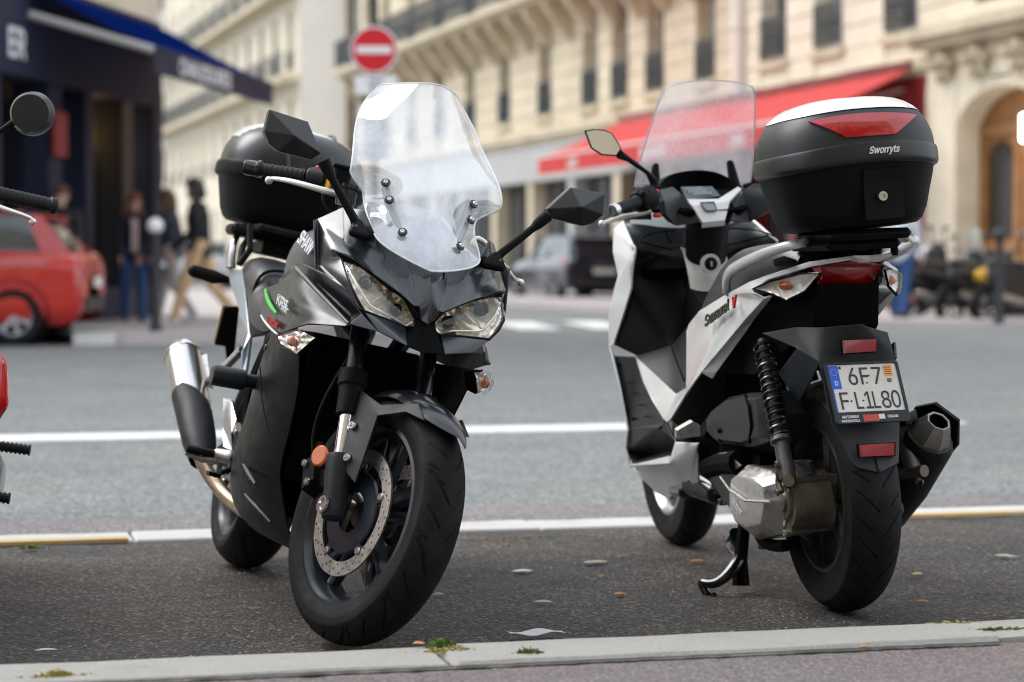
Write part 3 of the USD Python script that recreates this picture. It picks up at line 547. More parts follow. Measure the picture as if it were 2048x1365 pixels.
M_PIPE = mat('exhaust_pipe_tan', (0.50, 0.38, 0.27), 0.32, metal=0.95, dirt=(0.2, 0.12, 0.07), dscale=12, damt=0.6)
M_AMBER = mat('amber_reflector', (0.62, 0.11, 0.005), 0.2, coat=0.9, bump=0.5, bscale=500)
M_REDR = mat('red_reflector', (0.24, 0.008, 0.010), 0.18, coat=0.8, bump=0.5, bscale=420)
M_SEAT = mat('seat_vinyl', (0.010, 0.011, 0.013), 0.40, bump=0.2, bscale=500, rvar=0.06, coat=0.1, crough=0.3)
M_REFL = mat('lamp_reflector_chrome', (0.84, 0.80, 0.76), 0.12, metal=0.75, var=0.12, scale=90)
M_REFB = mat('lamp_reflector_bronze', (0.80, 0.745, 0.64), 0.18, metal=0.6, var=0.3, scale=70)
M_BULBO = mat('amber_bulb', (0.55, 0.12, 0.012), 0.15, coat=0.8)
M_DECAL = mat('decal_silver', (0.72, 0.73, 0.74), 0.4)
M_DECALG = mat('decal_green', (0.05, 0.52, 0.06), 0.4)
M_DECALR = mat('decal_red', (0.55, 0.015, 0.02), 0.4)
M_MIRROR = mat('mirror_glass', (0.92, 0.92, 0.92), 0.01, metal=1.0)
G_LENS = glass('lamp_lens', (0.97, 0.96, 0.94), 1.0, 1.5)
G_SCREEN = glass('screen_clear', (0.95, 0.965, 0.97), 1.0, 2.9, haze=0.20, hazecol=(0.88, 0.90, 0.94), hscale=38, streak=0.75, rough=0.04)
G_SCREEN2 = glass('scooter_screen_clear', (0.94, 0.93, 0.93), 1.0, 1.5, haze=0.22, hazecol=(0.70, 0.69, 0.72), hscale=120, streak=0.7, rough=0.03)

# ------------------------------------------------------------------ wheels
def tyre(R, w, rim, rho, groove, na=900, depth=0.004):
    """round-crowned tyre about the y axis with moulded grooves"""
    yt = np.linspace(-1, 1, 129) * w; rt = R - (rho - np.sqrt(np.maximum(rho ** 2 - yt ** 2, 1e-6)))
    e = rt[0]; sw = np.array([(e - 0.006, w * 1.005), (e - 0.016, w * 1.0), ((e + rim) / 2, w * 0.985), (rim + 0.012, w * 0.9), (rim + 0.004, w * 0.87), (rim - 0.006, w * 0.80)])
    r = np.r_[sw[::-1, 0], rt, sw[:, 0]]; y = np.r_[-sw[::-1, 1], yt, sw[:, 1]]; k0 = len(sw)
    th = np.arange(na) * 2 * np.pi / na; D = np.zeros((na, len(r)))
    D[:, k0:k0 + 129] = groove(th[:, None] * R, yt[None, :], R * 2 * np.pi) * depth
    rr = r[None, :] - D; V = np.stack([rr * np.cos(th)[:, None], np.repeat(y[None], na, 0), rr * np.sin(th)[:, None]], -1)
    V = np.concatenate([V, V[:1]]); t = grid(V); t.merge_vertices(digits_vertex=6)
    c = t.triangles_center; q = c.copy(); q[:, 1] = 0; s = ((q - q / np.linalg.norm(q, axis=1)[:, None] * 0.85 * R + A(0, 1, 0) * c[:, 1:2]) * t.face_normals).sum()
    if s < 0: t.faces = t.faces[:, ::-1]
    return t
def stroke(d, hw): return np.clip(1.6 - np.abs(d) / hw, 0, 1)
def sport_tread(a, y, C):
    n = 11; P = C / n; out = 0 * a + 0 * y
    for side in (-1, 1):
        s = y * side; u = (a + (P / 2 if side > 0 else 0)) % P
        for off, y0, y1, b, k in ((0.02, 0.003, 0.050, 1.2, 16), (0.062, 0.020, 0.054, 0.9, 8), (0.10, 0.030, 0.054, 0.7, 6), (0.135, 0.012, 0.050, 1.0, 10)):
            c = off + b * (s - y0) + k * (s - y0) ** 2; d = ((u - c + P / 2) % P - P / 2) / np.sqrt(1 + (b + 2 * k * np.maximum(s - y0, 0)) ** 2)
            out = np.maximum(out, stroke(d, 0.0019) * np.clip((s - y0) / 0.003, 0, 1) * np.clip((y1 - s) / 0.003, 0, 1))
    return out
def scooter_tread(a, y, C):
    n = 15; P = C / n; out = 0 * a + 0 * y
    for side in (-1, 1):
        s = y * side; u = (a + (P / 2 if side > 0 else 0)) % P
        for off, y0, y1, b in ((0.01, 0.004, 0.058, 1.15), (0.06, 0.022, 0.06, 1.0)):
            c = off - b * (s - y0); d = (u - c + P / 2) % P - P / 2
            out = np.maximum(out, stroke(d, 0.0028) * np.clip((s - y0) / 0.003, 0, 1) * np.clip((y1 - s) / 0.004, 0, 1))
    return out
def rim_mesh(r, w):
    p = [(r + 0.006, -w), (r - 0.006, -w * 1.03), (r - 0.011, -w * 0.9), (r - 0.025, -w * 0.6), (r - 0.030, 0), (r - 0.025, w * 0.6), (r - 0.011, w * 0.9), (r - 0.006, w * 1.03), (r + 0.006, w), (r - 0.012, w * 0.6), (r - 0.016, 0), (r - 0.012, -w * 0.6), (r + 0.006, -w)]
    return lathe(p, 96, 'y')
def spokes(r0, r1, n, wid, th, fork=0.0, ph=0.0, off=0.0):
    out = []
    for k in range(n):
        a = ph + k * 2 * math.pi / n
        for s in ((-1, 1) if fork else (0,)):
            pts = []
            for f, ww in ((0, 1.25), (1, 0.85)):
                aa = a + s * fork * f; rr = r0 + (r1 - r0) * f; c = A(rr * math.cos(aa), 0, rr * math.sin(aa)); tdir = A(-math.sin(aa), 0, math.cos(aa))
                for p in ((-1, -0.6), (-1, 0.6), (-0.5, 1), (0.5, 1), (1, 0.6), (1, -0.6), (0.5, -1), (-0.5, -1)): pts.append(c + tdir * wid * ww * p[0] + A(0, off + th * p[1], 0))
            out.append(hull(pts))
    return out
def disc_ring(ro, ri, th, y, nh=44, tabs=5, hr=0.0028):
    pg = sg.Point(0, 0).buffer(ro, quad_segs=24).difference(sg.Point(0, 0).buffer(ri, quad_segs=24))
    for k in range(tabs):
        a = 0.5 + k * 2 * math.pi / tabs; pg = pg.union(sg.Point((ri - 0.006) * math.cos(a), (ri - 0.006) * math.sin(a)).buffer(0.013, quad_segs=6))
    holes = []
    for k in range(nh):
        for j, f in enumerate((0.2, 0.5, 0.8)):
            if (k + j) % 2 == 0 or j == 1 and k % 2: a = (k + 0.33 * j) * 2 * math.pi / nh; rr = ri + (ro - ri) * f; holes.append(sg.Point(rr * math.cos(a), rr * math.sin(a)).buffer(hr, quad_segs=2))
    pg = pg.difference(shapely.union_all(holes))
    return place(plate(pg, th), (0, y + th / 2, 0), (1, 0, 0), (0, 0, 1))
def make_wheel(parent, name, R, w, rim, rho, groove, c, M3, discs=(), rot_deg=0, spoke=(5, 0.013, 0.016, 0.16), mrim=None, na=720):
    mt = np.eye(4); mt[:3, :3] = M3; mt[:3, 3] = c
    t = xf(name, parent, mat4=mt); mrim = mrim or M_RIM
    obj('tyre', tf(tyre(R, w, rim, rho, groove, na), rot(rot_deg, (0, 1, 0))), M_RUB, t, 50)
    rm = obj('rim', rim_mesh(rim, w * 0.86), mrim, t, 40)
    obj('spokes', spokes(0.04, rim - 0.022, spoke[0], spoke[1], spoke[2], spoke[3], 0.35), mrim, t, 40)
    obj('hub', lathe([(0, -w * 0.8), (0.03, -w * 0.8), (0.036, -w * 0.6), (0.05, -w * 0.4), (0.05, w * 0.4), (0.036, w * 0.6), (0.03, w * 0.8), (0, w * 0.8)], 24, 'y'), mrim, t)
    for y, ro, ri in discs:
        obj('brake_disc', disc_ring(ro, ri, 0.005, y), M_DISC, t, False)
        s = 1 if y > 0 else -1; car = lathe([(0.05, y - s * 0.004), (ri - 0.022, y - s * 0.004), (ri - 0.018, y), (ri - 0.022, y + s * 0.004), (0.05, y + s * 0.004), (0.05, y - s * 0.004)], 40, 'y')
        arms = [hull([(r * math.cos(a) + dx * -math.sin(a), y + dy, r * math.sin(a) + dx * math.cos(a)) for r in (ri - 0.03, ri - 0.002) for dx in (-0.012, 0.012) for dy in (-0.004, 0.004)]) for a in [0.5 + k * 2 * math.pi / 5 for k in range(5)]]
        obj('disc_carrier', [car] + arms, mrim, t)
        for k in range(5):
            a = 0.5 + k * 2 * math.pi / 5; q = A((ri - 0.004) * math.cos(a), y + s * 0.003, (ri - 0.004) * math.sin(a)); obj('disc_button', bolt(q, (0, s, 0), 0.0095, 0.005), M_STEEL, t)
    return t

# ------------------------------------------------------------------ black sport motorbike on its side stand
def bike_matrix(x0, y0, psi, lean):
    psi, lean = math.radians(psi), math.radians(lean); h = A(math.sin(psi), math.cos(psi), 0); l = A(-h[1], h[0], 0); u = A(0, 0, 1)
    M = np.eye(4); M[:3, 0], M[:3, 1], M[:3, 2], M[:3, 3] = h, l * math.cos(lean) - u * math.sin(lean), u * math.cos(lean) + l * math.sin(lean), (x0, y0, 0.0); return M
def steer3(deg, rake):
    a = A(-math.sin(math.radians(rake)), 0, math.cos(math.radians(rake))); return trimesh.transformations.rotation_matrix(math.radians(deg), a)[:3, :3]
bike = tag(xf('sport_motorbike', mat4=bike_matrix(-0.82, 6.725, 162.4, 12.75)), 'black sport motorbike with tall clear screen, front wheel turned, leaning on its side stand', 'motorbike')
CS, MS = A(1.48, -0.02, 0.305), steer3(18, 25)
SS = np.eye(4); SS[:3, :3] = MS; SS[:3, 3] = CS
def sp(p): return MS @ np.asarray(p, float) + CS
make_wheel(bike, 'front_wheel', 0.305, 0.06, 0.222, 0.070, sport_tread, CS, MS, [(-0.064, 0.155, 0.120), (0.064, 0.155, 0.120)], 20)
make_wheel(bike, 'rear_wheel', 0.312, 0.08, 0.222, 0.092, sport_tread, (0, 0, 0.312), np.eye(3), [(-0.09, 0.11, 0.085)], 0, na=480)
# fork
AX = A(-math.sin(math.radians(21)), 0, math.cos(math.radians(21)))
for s in (-1, 1):
    f0 = A(-0.02, 0.105 * s, 0.0); leg = lambda d: f0 + AX * d
    fk = obj('fork_leg', [tf(lathe_to([(0, 0), (0.026, 0), (0.030, 0.1), (0.031, 0.5), (0.034, 0.7), (0.036, 0.92), (0.034, 1.0), (0.022, 1.0)], leg(-0.03), leg(0.125)), SS), tf(cyl(leg(0.02), leg(0.02) + A(0, -0.03 * s, 0), 0.026, n=18), SS)], M_PLAS2, bike)
    obj('stanchion', tf(cyl(leg(0.12), leg(0.25), 0.0195, n=20), SS), M_CHROME, fk); obj('upper_tube', tf(cyl(leg(0.33), leg(0.75), 0.0215, n=20), SS), M_GLOSSB, fk)
    obj('fork_collar', tf(lathe_to([(0.02, 0), (0.029, 0.02), (0.030, 0.5), (0.031, 0.62), (0.0355, 0.66), (0.0355, 0.98), (0.02, 1)], leg(0.228), leg(0.345)), SS), M_PLAS, fk)
    obj('axle_bolt', [tf(lathe([(0, -0.001), (0.021, -0.001), (0.021, 0.006), (0.014, 0.006), (0.013, 0.001), (0, 0.001)], 20, 'y') if s > 0 else mir(lathe([(0, -0.001), (0.021, -0.001), (0.021, 0.006), (0.014, 0.006), (0.013, 0.001), (0, 0.001)], 20, 'y')), SS @ trimesh.transformations.translation_matrix(f0 + A(0, 0.03 * s, -0.004)))], M_STEEL, fk)
    # caliper and hose
    cal = hull([(x, s * y, z) for x, y, z in ((-0.205, 0.075, 0.085), (-0.16, 0.075, 0.115), (-0.125, 0.075, 0.045), (-0.17, 0.075, 0.0), (-0.205, 0.118, 0.078), (-0.165, 0.118, 0.105), (-0.135, 0.118, 0.045), (-0.172, 0.118, 0.012))])
    c_ = obj('brake_caliper', [tf(cal, SS), tf(box(-0.17, -0.03, s * 0.085, s * 0.1, 0.03, 0.075, 0.006), SS)], M_PLAS, bike)
    for q in ((-0.19, 0.12, 0.075), (-0.15, 0.12, 0.035)): obj('caliper_bolt', tf(bolt((q[0], s * q[1], q[2]), (0, s, 0), 0.010, 0.008), SS), M_STEEL, c_)
    obj('brake_hose', tf(tube([(-0.19, s * 0.1, 0.09), (-0.215, s * 0.115, 0.17), (-0.195, s * 0.12, 0.27), (-0.19, s * 0.09, 0.40)], 0.0055, 8, spline=14), SS), M_PLAS, bike)
    rf = obj('reflector', tf(lathe([(0, 0.008), (0.022, 0.008), (0.026, 0.004), (0.026, 0), (0, 0)], 24, 'y') if s > 0 else mir(lathe([(0, 0.008), (0.022, 0.008), (0.026, 0.004), (0.026, 0), (0, 0)], 24, 'y')), SS @ trimesh.transformations.translation_matrix((-0.108, s * 0.135, 0.102)) @ rot(-14 * s, (0, 0, 1))), M_AMBER, bike)
    obj('reflector_bracket', tf(box(-0.13, -0.06, s * 0.122, s * 0.132, 0.09, 0.112), SS), M_PLAS, rf, False)
# front fender: a curved shell round the tyre, side blades carried on the fork
fr_rows = []
for k in range(13):
    a = math.radians(45 + 85 * k / 12); w = [0.014, 0.040, 0.055, 0.063, 0.068, 0.068, 0.068, 0.068, 0.067, 0.066, 0.064, 0.06, 0.055][k]; R0 = 0.318 + 0.030 * max(0.0, 1 - k / 4.5) ** 1.6
    row_ = []
    for t_ in np.linspace(-1, 1, 9):
        rr = R0 - 0.030 * abs(t_) ** 2.6 * min(1, w / 0.06) + 0.004 * (1 - abs(t_)) ; aa = a + (0.10 * (1 - abs(t_)) * -1 if k == 0 else 0)
        row_.append((rr * math.cos(aa), w * t_, rr * math.sin(aa)))
    fr_rows.append(row_)
fen = obj('front_fender', tf(sheet(fr_rows, 0.003, 40, 25, away=(0, 0, 0)), SS), M_GLOSSB, bike)
for s in (-1, 1):
    bl = [(-0.155, 0.100 * s, 0.292), (-0.105, 0.098 * s, 0.285), (0.0, 0.088 * s, 0.262), (0.012, 0.095 * s, 0.235), (0.03, 0.104 * s, 0.12), (0.033, 0.106 * s, 0.068), (-0.04, 0.112 * s, 0.095), (-0.055, 0.118 * s, 0.115)]
    br = polys([[bl[0], bl[1], bl[7]], [bl[1], bl[4], bl[5], bl[6], bl[7]], [bl[1], bl[2], bl[3], bl[4]]], 2, 0.006, to=(0, 3 * s, 0.2), relax=1)
    ar = polys([[(0.0, 0.088 * s, 0.262), (0.012, 0.095 * s, 0.235), (0.10, 0.079 * s, 0.262), (0.17, 0.067 * s, 0.255), (0.12, 0.066 * s, 0.290)]], 2, 0.005, to=(0, 3 * s, 0.2))
    b_ = obj('fender_bracket', [tf(br, SS), tf(ar, SS)], M_PLAS2, bike)
    for q in ((-0.055, 0.108, 0.195), (-0.022, 0.113, 0.118)): obj('bracket_bolt', tf(bolt((q[0], s * q[1], q[2]), (0.1, s, 0), 0.011, 0.007), SS), M_STEEL, b_)

# nose fairing
mirp = lambda f: [(p[0], -p[1], p[2]) for p in f]
V = dict(
 N0=(1.4586, 0, 0.8843), N1=(1.4096, -0.045, 0.9071), N2=(1.3704, -0.055, 0.9395), U1=(1.3549, -0.136, 0.9733), U2=(1.3023, -0.165, 1.0311), U3=(1.2284, -0.2, 1.0308),
 FO1=(1.1666, -0.245, 0.9911), FO0=(1.2082, -0.262, 0.9839), FO2=(1.2705, -0.243, 0.8808), FOL=(1.2929, -0.25, 0.8605), L1=(1.3662, -0.225, 0.848), L2=(1.4929, -0.152, 0.7776), L3=(1.5257, -0.12, 0.7439), LP2=(1.5371, -0.048, 0.7255), LP3=(1.4903, -0.045, 0.7578),
 B1=(1.3303, -0.228, 0.9165), B2=(1.4067, -0.19, 0.9052), B3=(1.4207, -0.13, 0.8764), B4=(1.4663, -0.072, 0.8455), B5=(1.4794, -0.037, 0.8232), B6=(1.4855, -0.02, 0.7984), ST=(1.303, -0.195, 0.9441),
 C2=(1.4872, -0.025, 0.8242), C3=(1.4815, -0.014, 0.7935), BK=(1.4996, 0, 0.7873), BM=(1.483, 0, 0.8308), CH=(1.5324, 0, 0.7181),
 H1=(1.3625, -0.205, 0.8981), H2=(1.4646, -0.195, 0.8373), H3=(1.4883, -0.18, 0.8107), H4=(1.5022, -0.158, 0.7832), H5=(1.4837, -0.095, 0.776), H6=(1.4748, -0.045, 0.7683), H7=(1.4869, -0.026, 0.7728), H8=(1.4656, -0.024, 0.7958), H9=(1.4396, -0.05, 0.8362), H10=(1.4145, -0.105, 0.8623), H11=(1.4074, -0.165, 0.89),
 R1=(1.3802, -0.105, 0.9195), R2=(1.3351, -0.15, 0.9442))
_A = {k: np.array(v, float) for k, v in V.items()}
def P_(names, dx=0.0): return [tuple(_A[n] + A(dx, 0, 0)) for n in names.split()]
upper = ['N1 N2 R1 B4 B5 C2', 'N2 U1 R2 R1', 'R1 R2 B3 B4', 'U1 U2 U3 ST R2', 'R2 ST B2 B3']
out = polys([P_(f) for f in upper], 3, 0.003, to=(4, -0.5, 2.2), relax=10)
obj('nose_panel', out, M_SATIN, bike, 70); obj('nose_panel', mir(out), M_SATIN, bike, 70)
sidep = polys([P_(f) for f in ('U3 FO1 FO2 B1 B2 ST', 'B1 FO2 L1 L2 H4 H3 H2 H1')], 3, 0.003, to=(4, -2, 1.2), relax=9)
rimp = polys([P_('FO0 FO1 FO2 FOL')], 1, 0.003, to=(2, -4, 1.0))
obj('cheek_panel', [sidep, rimp], M_SATIN, bike); obj('cheek_panel', mir(join([sidep, rimp])), M_SATIN, bike)
lip = polys([P_('H4 H5 H6 LP3 LP2 L3 L2')], 2, 0.003, to=(4, -0.5, -1), relax=1)
obj('chin_lip', lip, M_SATIN, bike); obj('chin_lip', mir(lip), M_SATIN, bike)
bk = polys([P_('N0 N1 C2 BM'), P_('BM C2 C3 BK')], 2, 0.003, to=(4, 0, 1.5), relax=1)
obj('beak', [bk, mir(bk)], M_SATIN, bike)
nz = polys([P_('N0 N1 N2') + [(1.4322, 0, 0.9235)]], 1, 0.003, to=(4, 0, 2))
obj('notch_panel', mv(join([nz, mir(nz)]), (-0.006, 0, -0.004)), M_GLOSSB, bike)
cb = polys([P_('C3 B6 H8 H7 LP3 LP2 CH BK')], 1, 0.003, to=(4, 0, 0.6))
obj('chin_block', mv(join([cb, mir(cb)]), (-0.012, 0, 0)), M_DEEP, bike)
# headlights: bronze and chrome reflector cups behind a clear lens in a dark bezel
for s in (-1, 1):
    f = lambda p: np.asarray(p, float) * A(1, -s, 1)
    O = [f(_A[k]) for k in 'H1 H2 H3 H4 H5 H6 H7 H8 H9 H10 H11'.split()]; C = np.mean(O, 0); inn = A(-0.9, 0.35 * -s * -1, -0.15); inn = A(-0.95, -0.25 * s, -0.1)
    topc = interp(np.array([O[0], O[10], O[9], O[8], O[7], O[6]]), 161, 'p'); botc = interp(np.array([O[0], O[1], O[2], O[3], O[4], O[5], O[6]]), 161, 'p')
    def cup(dep, lo, hi, f0, f1, flut, na=9):
        rows_c = []
        for f in np.linspace(f0, f1, na):
            r = []
            for i in range(lo, hi + 1):
                g = (i - lo) / (hi - lo); e = math.sin(math.pi * g) ** 0.6 * math.sin(math.pi * (f - f0) / (f1 - f0)) ** 0.6
                r.append(topc[i] + (botc[i] - topc[i]) * f + inn * (dep * e + flut * math.sin(g * math.pi * 6) ** 2 * e + 0.010))
            rows_c.append(r)
        return thick(orient(grid(rows_c), to=C + A(3, 0, 0)), 0.002)
    hl = obj('headlight', cup(0.06, 0, 160, 0.0, 1.0, 0.0, 13), M_DEEP, bike, 50)
    obj('reflector', cup(0.032, 30, 86, 0.06, 0.74, 0.005), M_REFB, hl, 30); obj('reflector', cup(0.030, 88, 146, 0.06, 0.76, 0.005), M_REFB, hl, 30)
    obj('side_reflector', cup(0.012, 5, 29, 0.08, 0.9, 0.003), M_REFL, hl, 30); obj('lower_reflector', cup(0.010, 32, 125, 0.79, 0.97, 0.003, 5), M_REFL, hl, 30)
    for i_, r_ in ((60, 0.017), (116, 0.014)):
        q = topc[i_] + (botc[i_] - topc[i_]) * 0.42 + inn * 0.034
        obj('bulb_shroud', [lathe_to([(r_ * 0.7, 0), (r_, 0), (r_, 1), (r_ * 0.7, 1), (r_ * 0.7, 0)], q, q - inn * 0.018), ball(q, r_ * 0.55)], M_PLAS, hl)
    rb = [tube([topc[i] + (botc[i] - topc[i]) * 0.765 + inn * 0.008 for i in range(20, 148, 8)], 0.0024, 6), tube([topc[26] + (botc[26] - topc[26]) * f + inn * 0.008 for f in (0.05, 0.4, 0.76)], 0.0022, 6), tube([topc[147] + (botc[147] - topc[147]) * f + inn * 0.008 for f in (0.05, 0.4, 0.95)], 0.003, 6)]
    obj('reflector_rib', rb, M_REFL, hl)
    lr = [[topc[i] + (botc[i] - topc[i]) * f - inn * 0.006 * math.sin(math.pi * i / 160) * math.sin(math.pi * f) for i in range(0, 161, 4)] for f in np.linspace(0, 1, 9)]
    obj('lens', thick(orient(grid(lr), to=C + A(3, 0, 0)), 0.002), G_LENS, hl, True)
    bz = [tube(O, 0.0035, 6, closed=True)]
    obj('bezel', bz, M_PLAS, hl)
    brow = [f(_A[k]) for k in 'B1 B2 B3 B4 B5 B6'.split()]; low = [O[0], O[10], O[9], O[8], O[8], O[7]]
    obj('brow_gap', [polys([[brow[i], brow[i + 1], low[i + 1] + A(-0.008, 0, 0), low[i] + A(-0.008, 0, 0)] for i in range(5)], 0, 0.003, to=C + A(3, 0, 2))], M_DEEP, bike)
# dark liner inside the nose so nothing shows through the gaps
def scaled(names, k, c): return [c + (np.asarray(_A[n]) - c) * k for n in names.split()]
cc = A(1.25, 0, 0.84); lp_ = scaled('N2 U1 U3 FO1 FO2 L1 L3 LP2 H4', 0.86, cc); lp_ = [p - A(0.11, 0, 0.0) for p in lp_]; obj('fairing_liner', hull(lp_ + [p * A(1, -1, 1) for p in lp_]), M_DEEP, bike)

# tall clear screen, bolted over the short original one
E_ = [(1.4426, 0, 0.9137), (1.3549, -0.136, 0.9733), (1.2001, -0.15, 1.0763), (1.2226, -0.2, 1.126), (1.0076, -0.16, 1.3076), (0.9625, -0.112, 1.3852)]
Cx = [(1.4426, 0, 0.9137), (1.375, -0.0048, 0.9945), (1.3, -0.0081, 1.0867), (1.245, -0.0124, 1.1636), (1.16, -0.0272, 1.3123), (1.125, -0.0382, 1.3992)]
rows_ = []
for e, c in zip(E_, Cx):
    e, c = A(*e), A(*c)
    if abs(e[1]) < 1e-6: e = c + A(-0.002, -0.004, 0.001)
    q = []
    for t_ in np.linspace(-1, 1, 13):
        a = abs(t_); p = c + (e - c) * A(a ** 1.9, a, a ** 1.25); p[1] = (e[1]) * a * (1 if t_ < 0 else -1); q.append(p)
    rows_.append(q)
G0 = np.stack([interp(r, 41) for r in rows_])
G1 = interp(G0, 60, 'p')
scr = thick(orient(grid(G1), to=(5, 0, 2)), 0.004)
scn = obj('windscreen', scr, G_SCREEN, bike, 40)
edge = list(G1[:, 0]) + list(G1[-1, 1:]) + list(G1[::-1, -1][1:-1])
obj('screen_edge', tube(edge, 0.0022, 6, closed=True), mat('screen_edge_white', (0.75, 0.78, 0.8), 0.3), scn)
for (u_, l_) in (((((1.2601, -0.115, 1.1107)), ((1.3697, -0.074, 0.9936))), 1),):
    pass
bl3 = [(1.2622, -0.115, 1.1106), (1.2991, -0.106, 1.0682), (1.3697, -0.074, 0.9936)]
for s in (-1, 1):
    B3_ = [A(p[0], p[1] * -s, p[2]) for p in bl3]; nrm = A(0.78, -0.35 * -s, 0.5); nrm /= np.linalg.norm(nrm)
    for p in B3_: obj('screen_bolt', [lathe_to([(0, 0), (0.0115, 0), (0.0125, 0.5), (0.0115, 0.85), (0.009, 1), (0.0, 1)], p, p + nrm * 0.006), ], M_GLOSSB, scn); obj('bolt_head', bolt(p + nrm * 0.006, nrm, 0.0062, 0.004), M_STEEL, scn)
    obj('screen_bracket', tube([B3_[0] - nrm * 0.015, B3_[1] - nrm * 0.02, B3_[2] - nrm * 0.018, B3_[2] - nrm * 0.05 - A(0.03, 0, 0.03)], 0.011, 8), mat('bracket_grey', (0.33, 0.35, 0.37), 0.35, coat=0.3), bike)
i_rows = []
for c, w, dz in ((A(1.43, 0, 0.905), 0.012, 0.0), (A(1.365, 0, 0.965), 0.085, 0.005), (A(1.29, 0, 1.035), 0.115, 0.0), (A(1.235, 0, 1.088), 0.105, -0.018)):
    i_rows.append([c + A(-0.09 * abs(t_) ** 2 - 0.018, w * t_, dz * abs(t_) ** 2 + 0.0 - 0.012) for t_ in np.linspace(-1, 1, 9)])
inner = obj('short_screen', sheet(i_rows, 0.003, 24, 24, to=(5, 0, 2)), glass('short_screen_tint', (0.80, 0.83, 0.86), 1.0, 1.6, haze=0.14, hazecol=(0.72, 0.77, 0.84), hscale=22, streak=0.5), bike)
# instruments behind the screen
obj('instrument_panel', hull([(1.10, -0.11, 1.06), (1.10, 0.11, 1.06), (1.17, -0.1, 1.0), (1.17, 0.1, 1.0), (1.05, -0.09, 1.03), (1.05, 0.09, 1.03), (1.02, -0.1, 0.93), (1.02, 0.1, 0.93)]), M_PLAS, bike)

# mirrors
mt_ = [(1.272, -0.442, 1.2153), (1.2979, -0.345, 1.2078), (1.2972, -0.297, 1.1411), (1.3293, -0.375, 1.1639), (1.2827, -0.425, 1.1344), (1.2911, -0.4, 1.1214), (1.2725, -0.315, 1.1216), (1.3028, -0.445, 1.1606)]
mb_, ms_ = A(*(1.3366, -0.18, 0.9796)), A(*(1.3233, -0.296, 1.1264))
for s in (-1, 1):
    q = [A(p[0], p[1] * -s, p[2]) for p in mt_]; tip_, knee, stem, ridge, lowo, lowm, lowi, outr = q
    fwd = A(1, 0, 0)
    # the housing: a faceted shell bulging forwards with the ridge point furthest out
    bk_ = [tip_, knee, stem, lowi, lowm, lowo, outr]; cm = np.mean(bk_, 0); base = [p + A(-0.028, 0, 0) for p in bk_]; rp = ridge + A(0.0, 0, 0)
    for i, p in enumerate(bk_): p[0] = cm[0] + (p[0] - cm[0]) * 0.35
    base = [p + A(-0.03, 0, 0) for p in bk_]; rp[0] = cm[0] + 0.04; rp2 = rp + A(-0.004, -0.035 * s * -1, 0.012)
    pts = [p + A(0.006, 0, 0) for p in bk_] + [cm + (p - cm) * 0.97 for p in base] + [rp]
    h_ = hull(pts); 
    mr = obj('mirror', h_, mat('mirror_housing', (0.008, 0.009, 0.010), 0.40, bevel=0.007, bump=0.12, bscale=800, coat=0.1, crough=0.3, spec=0.6), bike, False)
    gl = [cm + (p - cm) * 0.9 + A(-0.002, 0, 0) for p in base]; obj('mirror_glass', polys([gl], 0, 0.002, to=cm - A(4, 0, 0)), M_MIRROR, mr, False)
    b_ = A(mb_[0], mb_[1] * -s, mb_[2]); e_ = A(ms_[0], ms_[1] * -s, ms_[2]); d_ = e_ - b_
    obj('mirror_stalk', [tube([b_ + A(0, 0, 0.006), b_ + d_ * 0.12 + A(0, 0, 0.008), b_ + d_ * 0.7, b_ + d_ * 0.8, b_ + d_ * 0.97], [0.0125, 0.0105, 0.0095, 0.0145, 0.0165], 12)], M_PLAS, mr)
    obj('mirror_base', blob([(b_[0] - 0.02, b_[1], b_[2] + 0.002, 0.011), (b_[0] + 0.025, b_[1] + 0.012 * s, b_[2] - 0.012, 0.011), (b_[0] + 0.005, b_[1] - 0.022 * s, b_[2] - 0.012, 0.012), (b_[0], b_[1], b_[2] + 0.012, 0.013)], 16), M_PLAS, mr)
    for o_ in ((0.022, 0.010, 0.001), (-0.016, 0.006, 0.012)): obj('mirror_bolt', bolt(b_ + A(o_[0], o_[1] * s, o_[2]), (0.5, 0.3 * s, 0.8), 0.0075, 0.006), M_GLOSSB, mr)

# side fairings with their decals and turn signals
W = dict(w1=(0.7224, -0.215, 0.8397), w2=(0.8436, -0.205, 0.8915), w3=(0.619, -0.226, 0.8127), w4=(1.0087, -0.236, 0.8676), w5=(1.4368, -0.172, 0.7482), w5b=(1.4347, -0.18, 0.7416), w6=(1.2997, -0.238, 0.7313), w7=(1.0395, -0.246, 0.6977), w8=(0.7555, -0.238, 0.7218), w9=(0.6859, -0.235, 0.7385), w10=(0.6178, -0.229, 0.7827), w11=(0.8353, -0.236, 0.8266), wm=(1.193, -0.248, 0.7857), FOL=(1.1786, -0.225, 0.8656), L1=(1.3221, -0.215, 0.8499), L2=(1.4608, -0.152, 0.7775), L3=(1.511, -0.116, 0.7431), i1=(1.1016, -0.185, 0.8303), i2=(1.2958, -0.14, 0.7713))
_W = {k: np.array(v, float) for k, v in W.items()}
def Q_(names): return [tuple(_W[n]) for n in names.split()]
wing = polys([Q_('w11 w4 w5 wm'), Q_('wm w5 w5b w6'), Q_('w6 w7 wm'), Q_('w3 w11 wm w10'), Q_('w10 wm w7 w8 w9')], 3, 0.004, to=(0.9, -5, 0.9), relax=10)
edge_ = tube([_W['w4'], (_W['w4'] + _W['w5']) / 2, _W['w5']], [0.006, 0.0065, 0.005], 8)
inl = polys([Q_('w1 w2 i1'), Q_('w2 FOL L1 i1'), Q_('i1 L1 L2 i2'), Q_('w1 i1 w4'), Q_('w4 i1 i2 w5'), Q_('i2 L2 L3 w5'), Q_('w11 w1 w4')], 1, 0.004, to=(0.9, -5, 2))
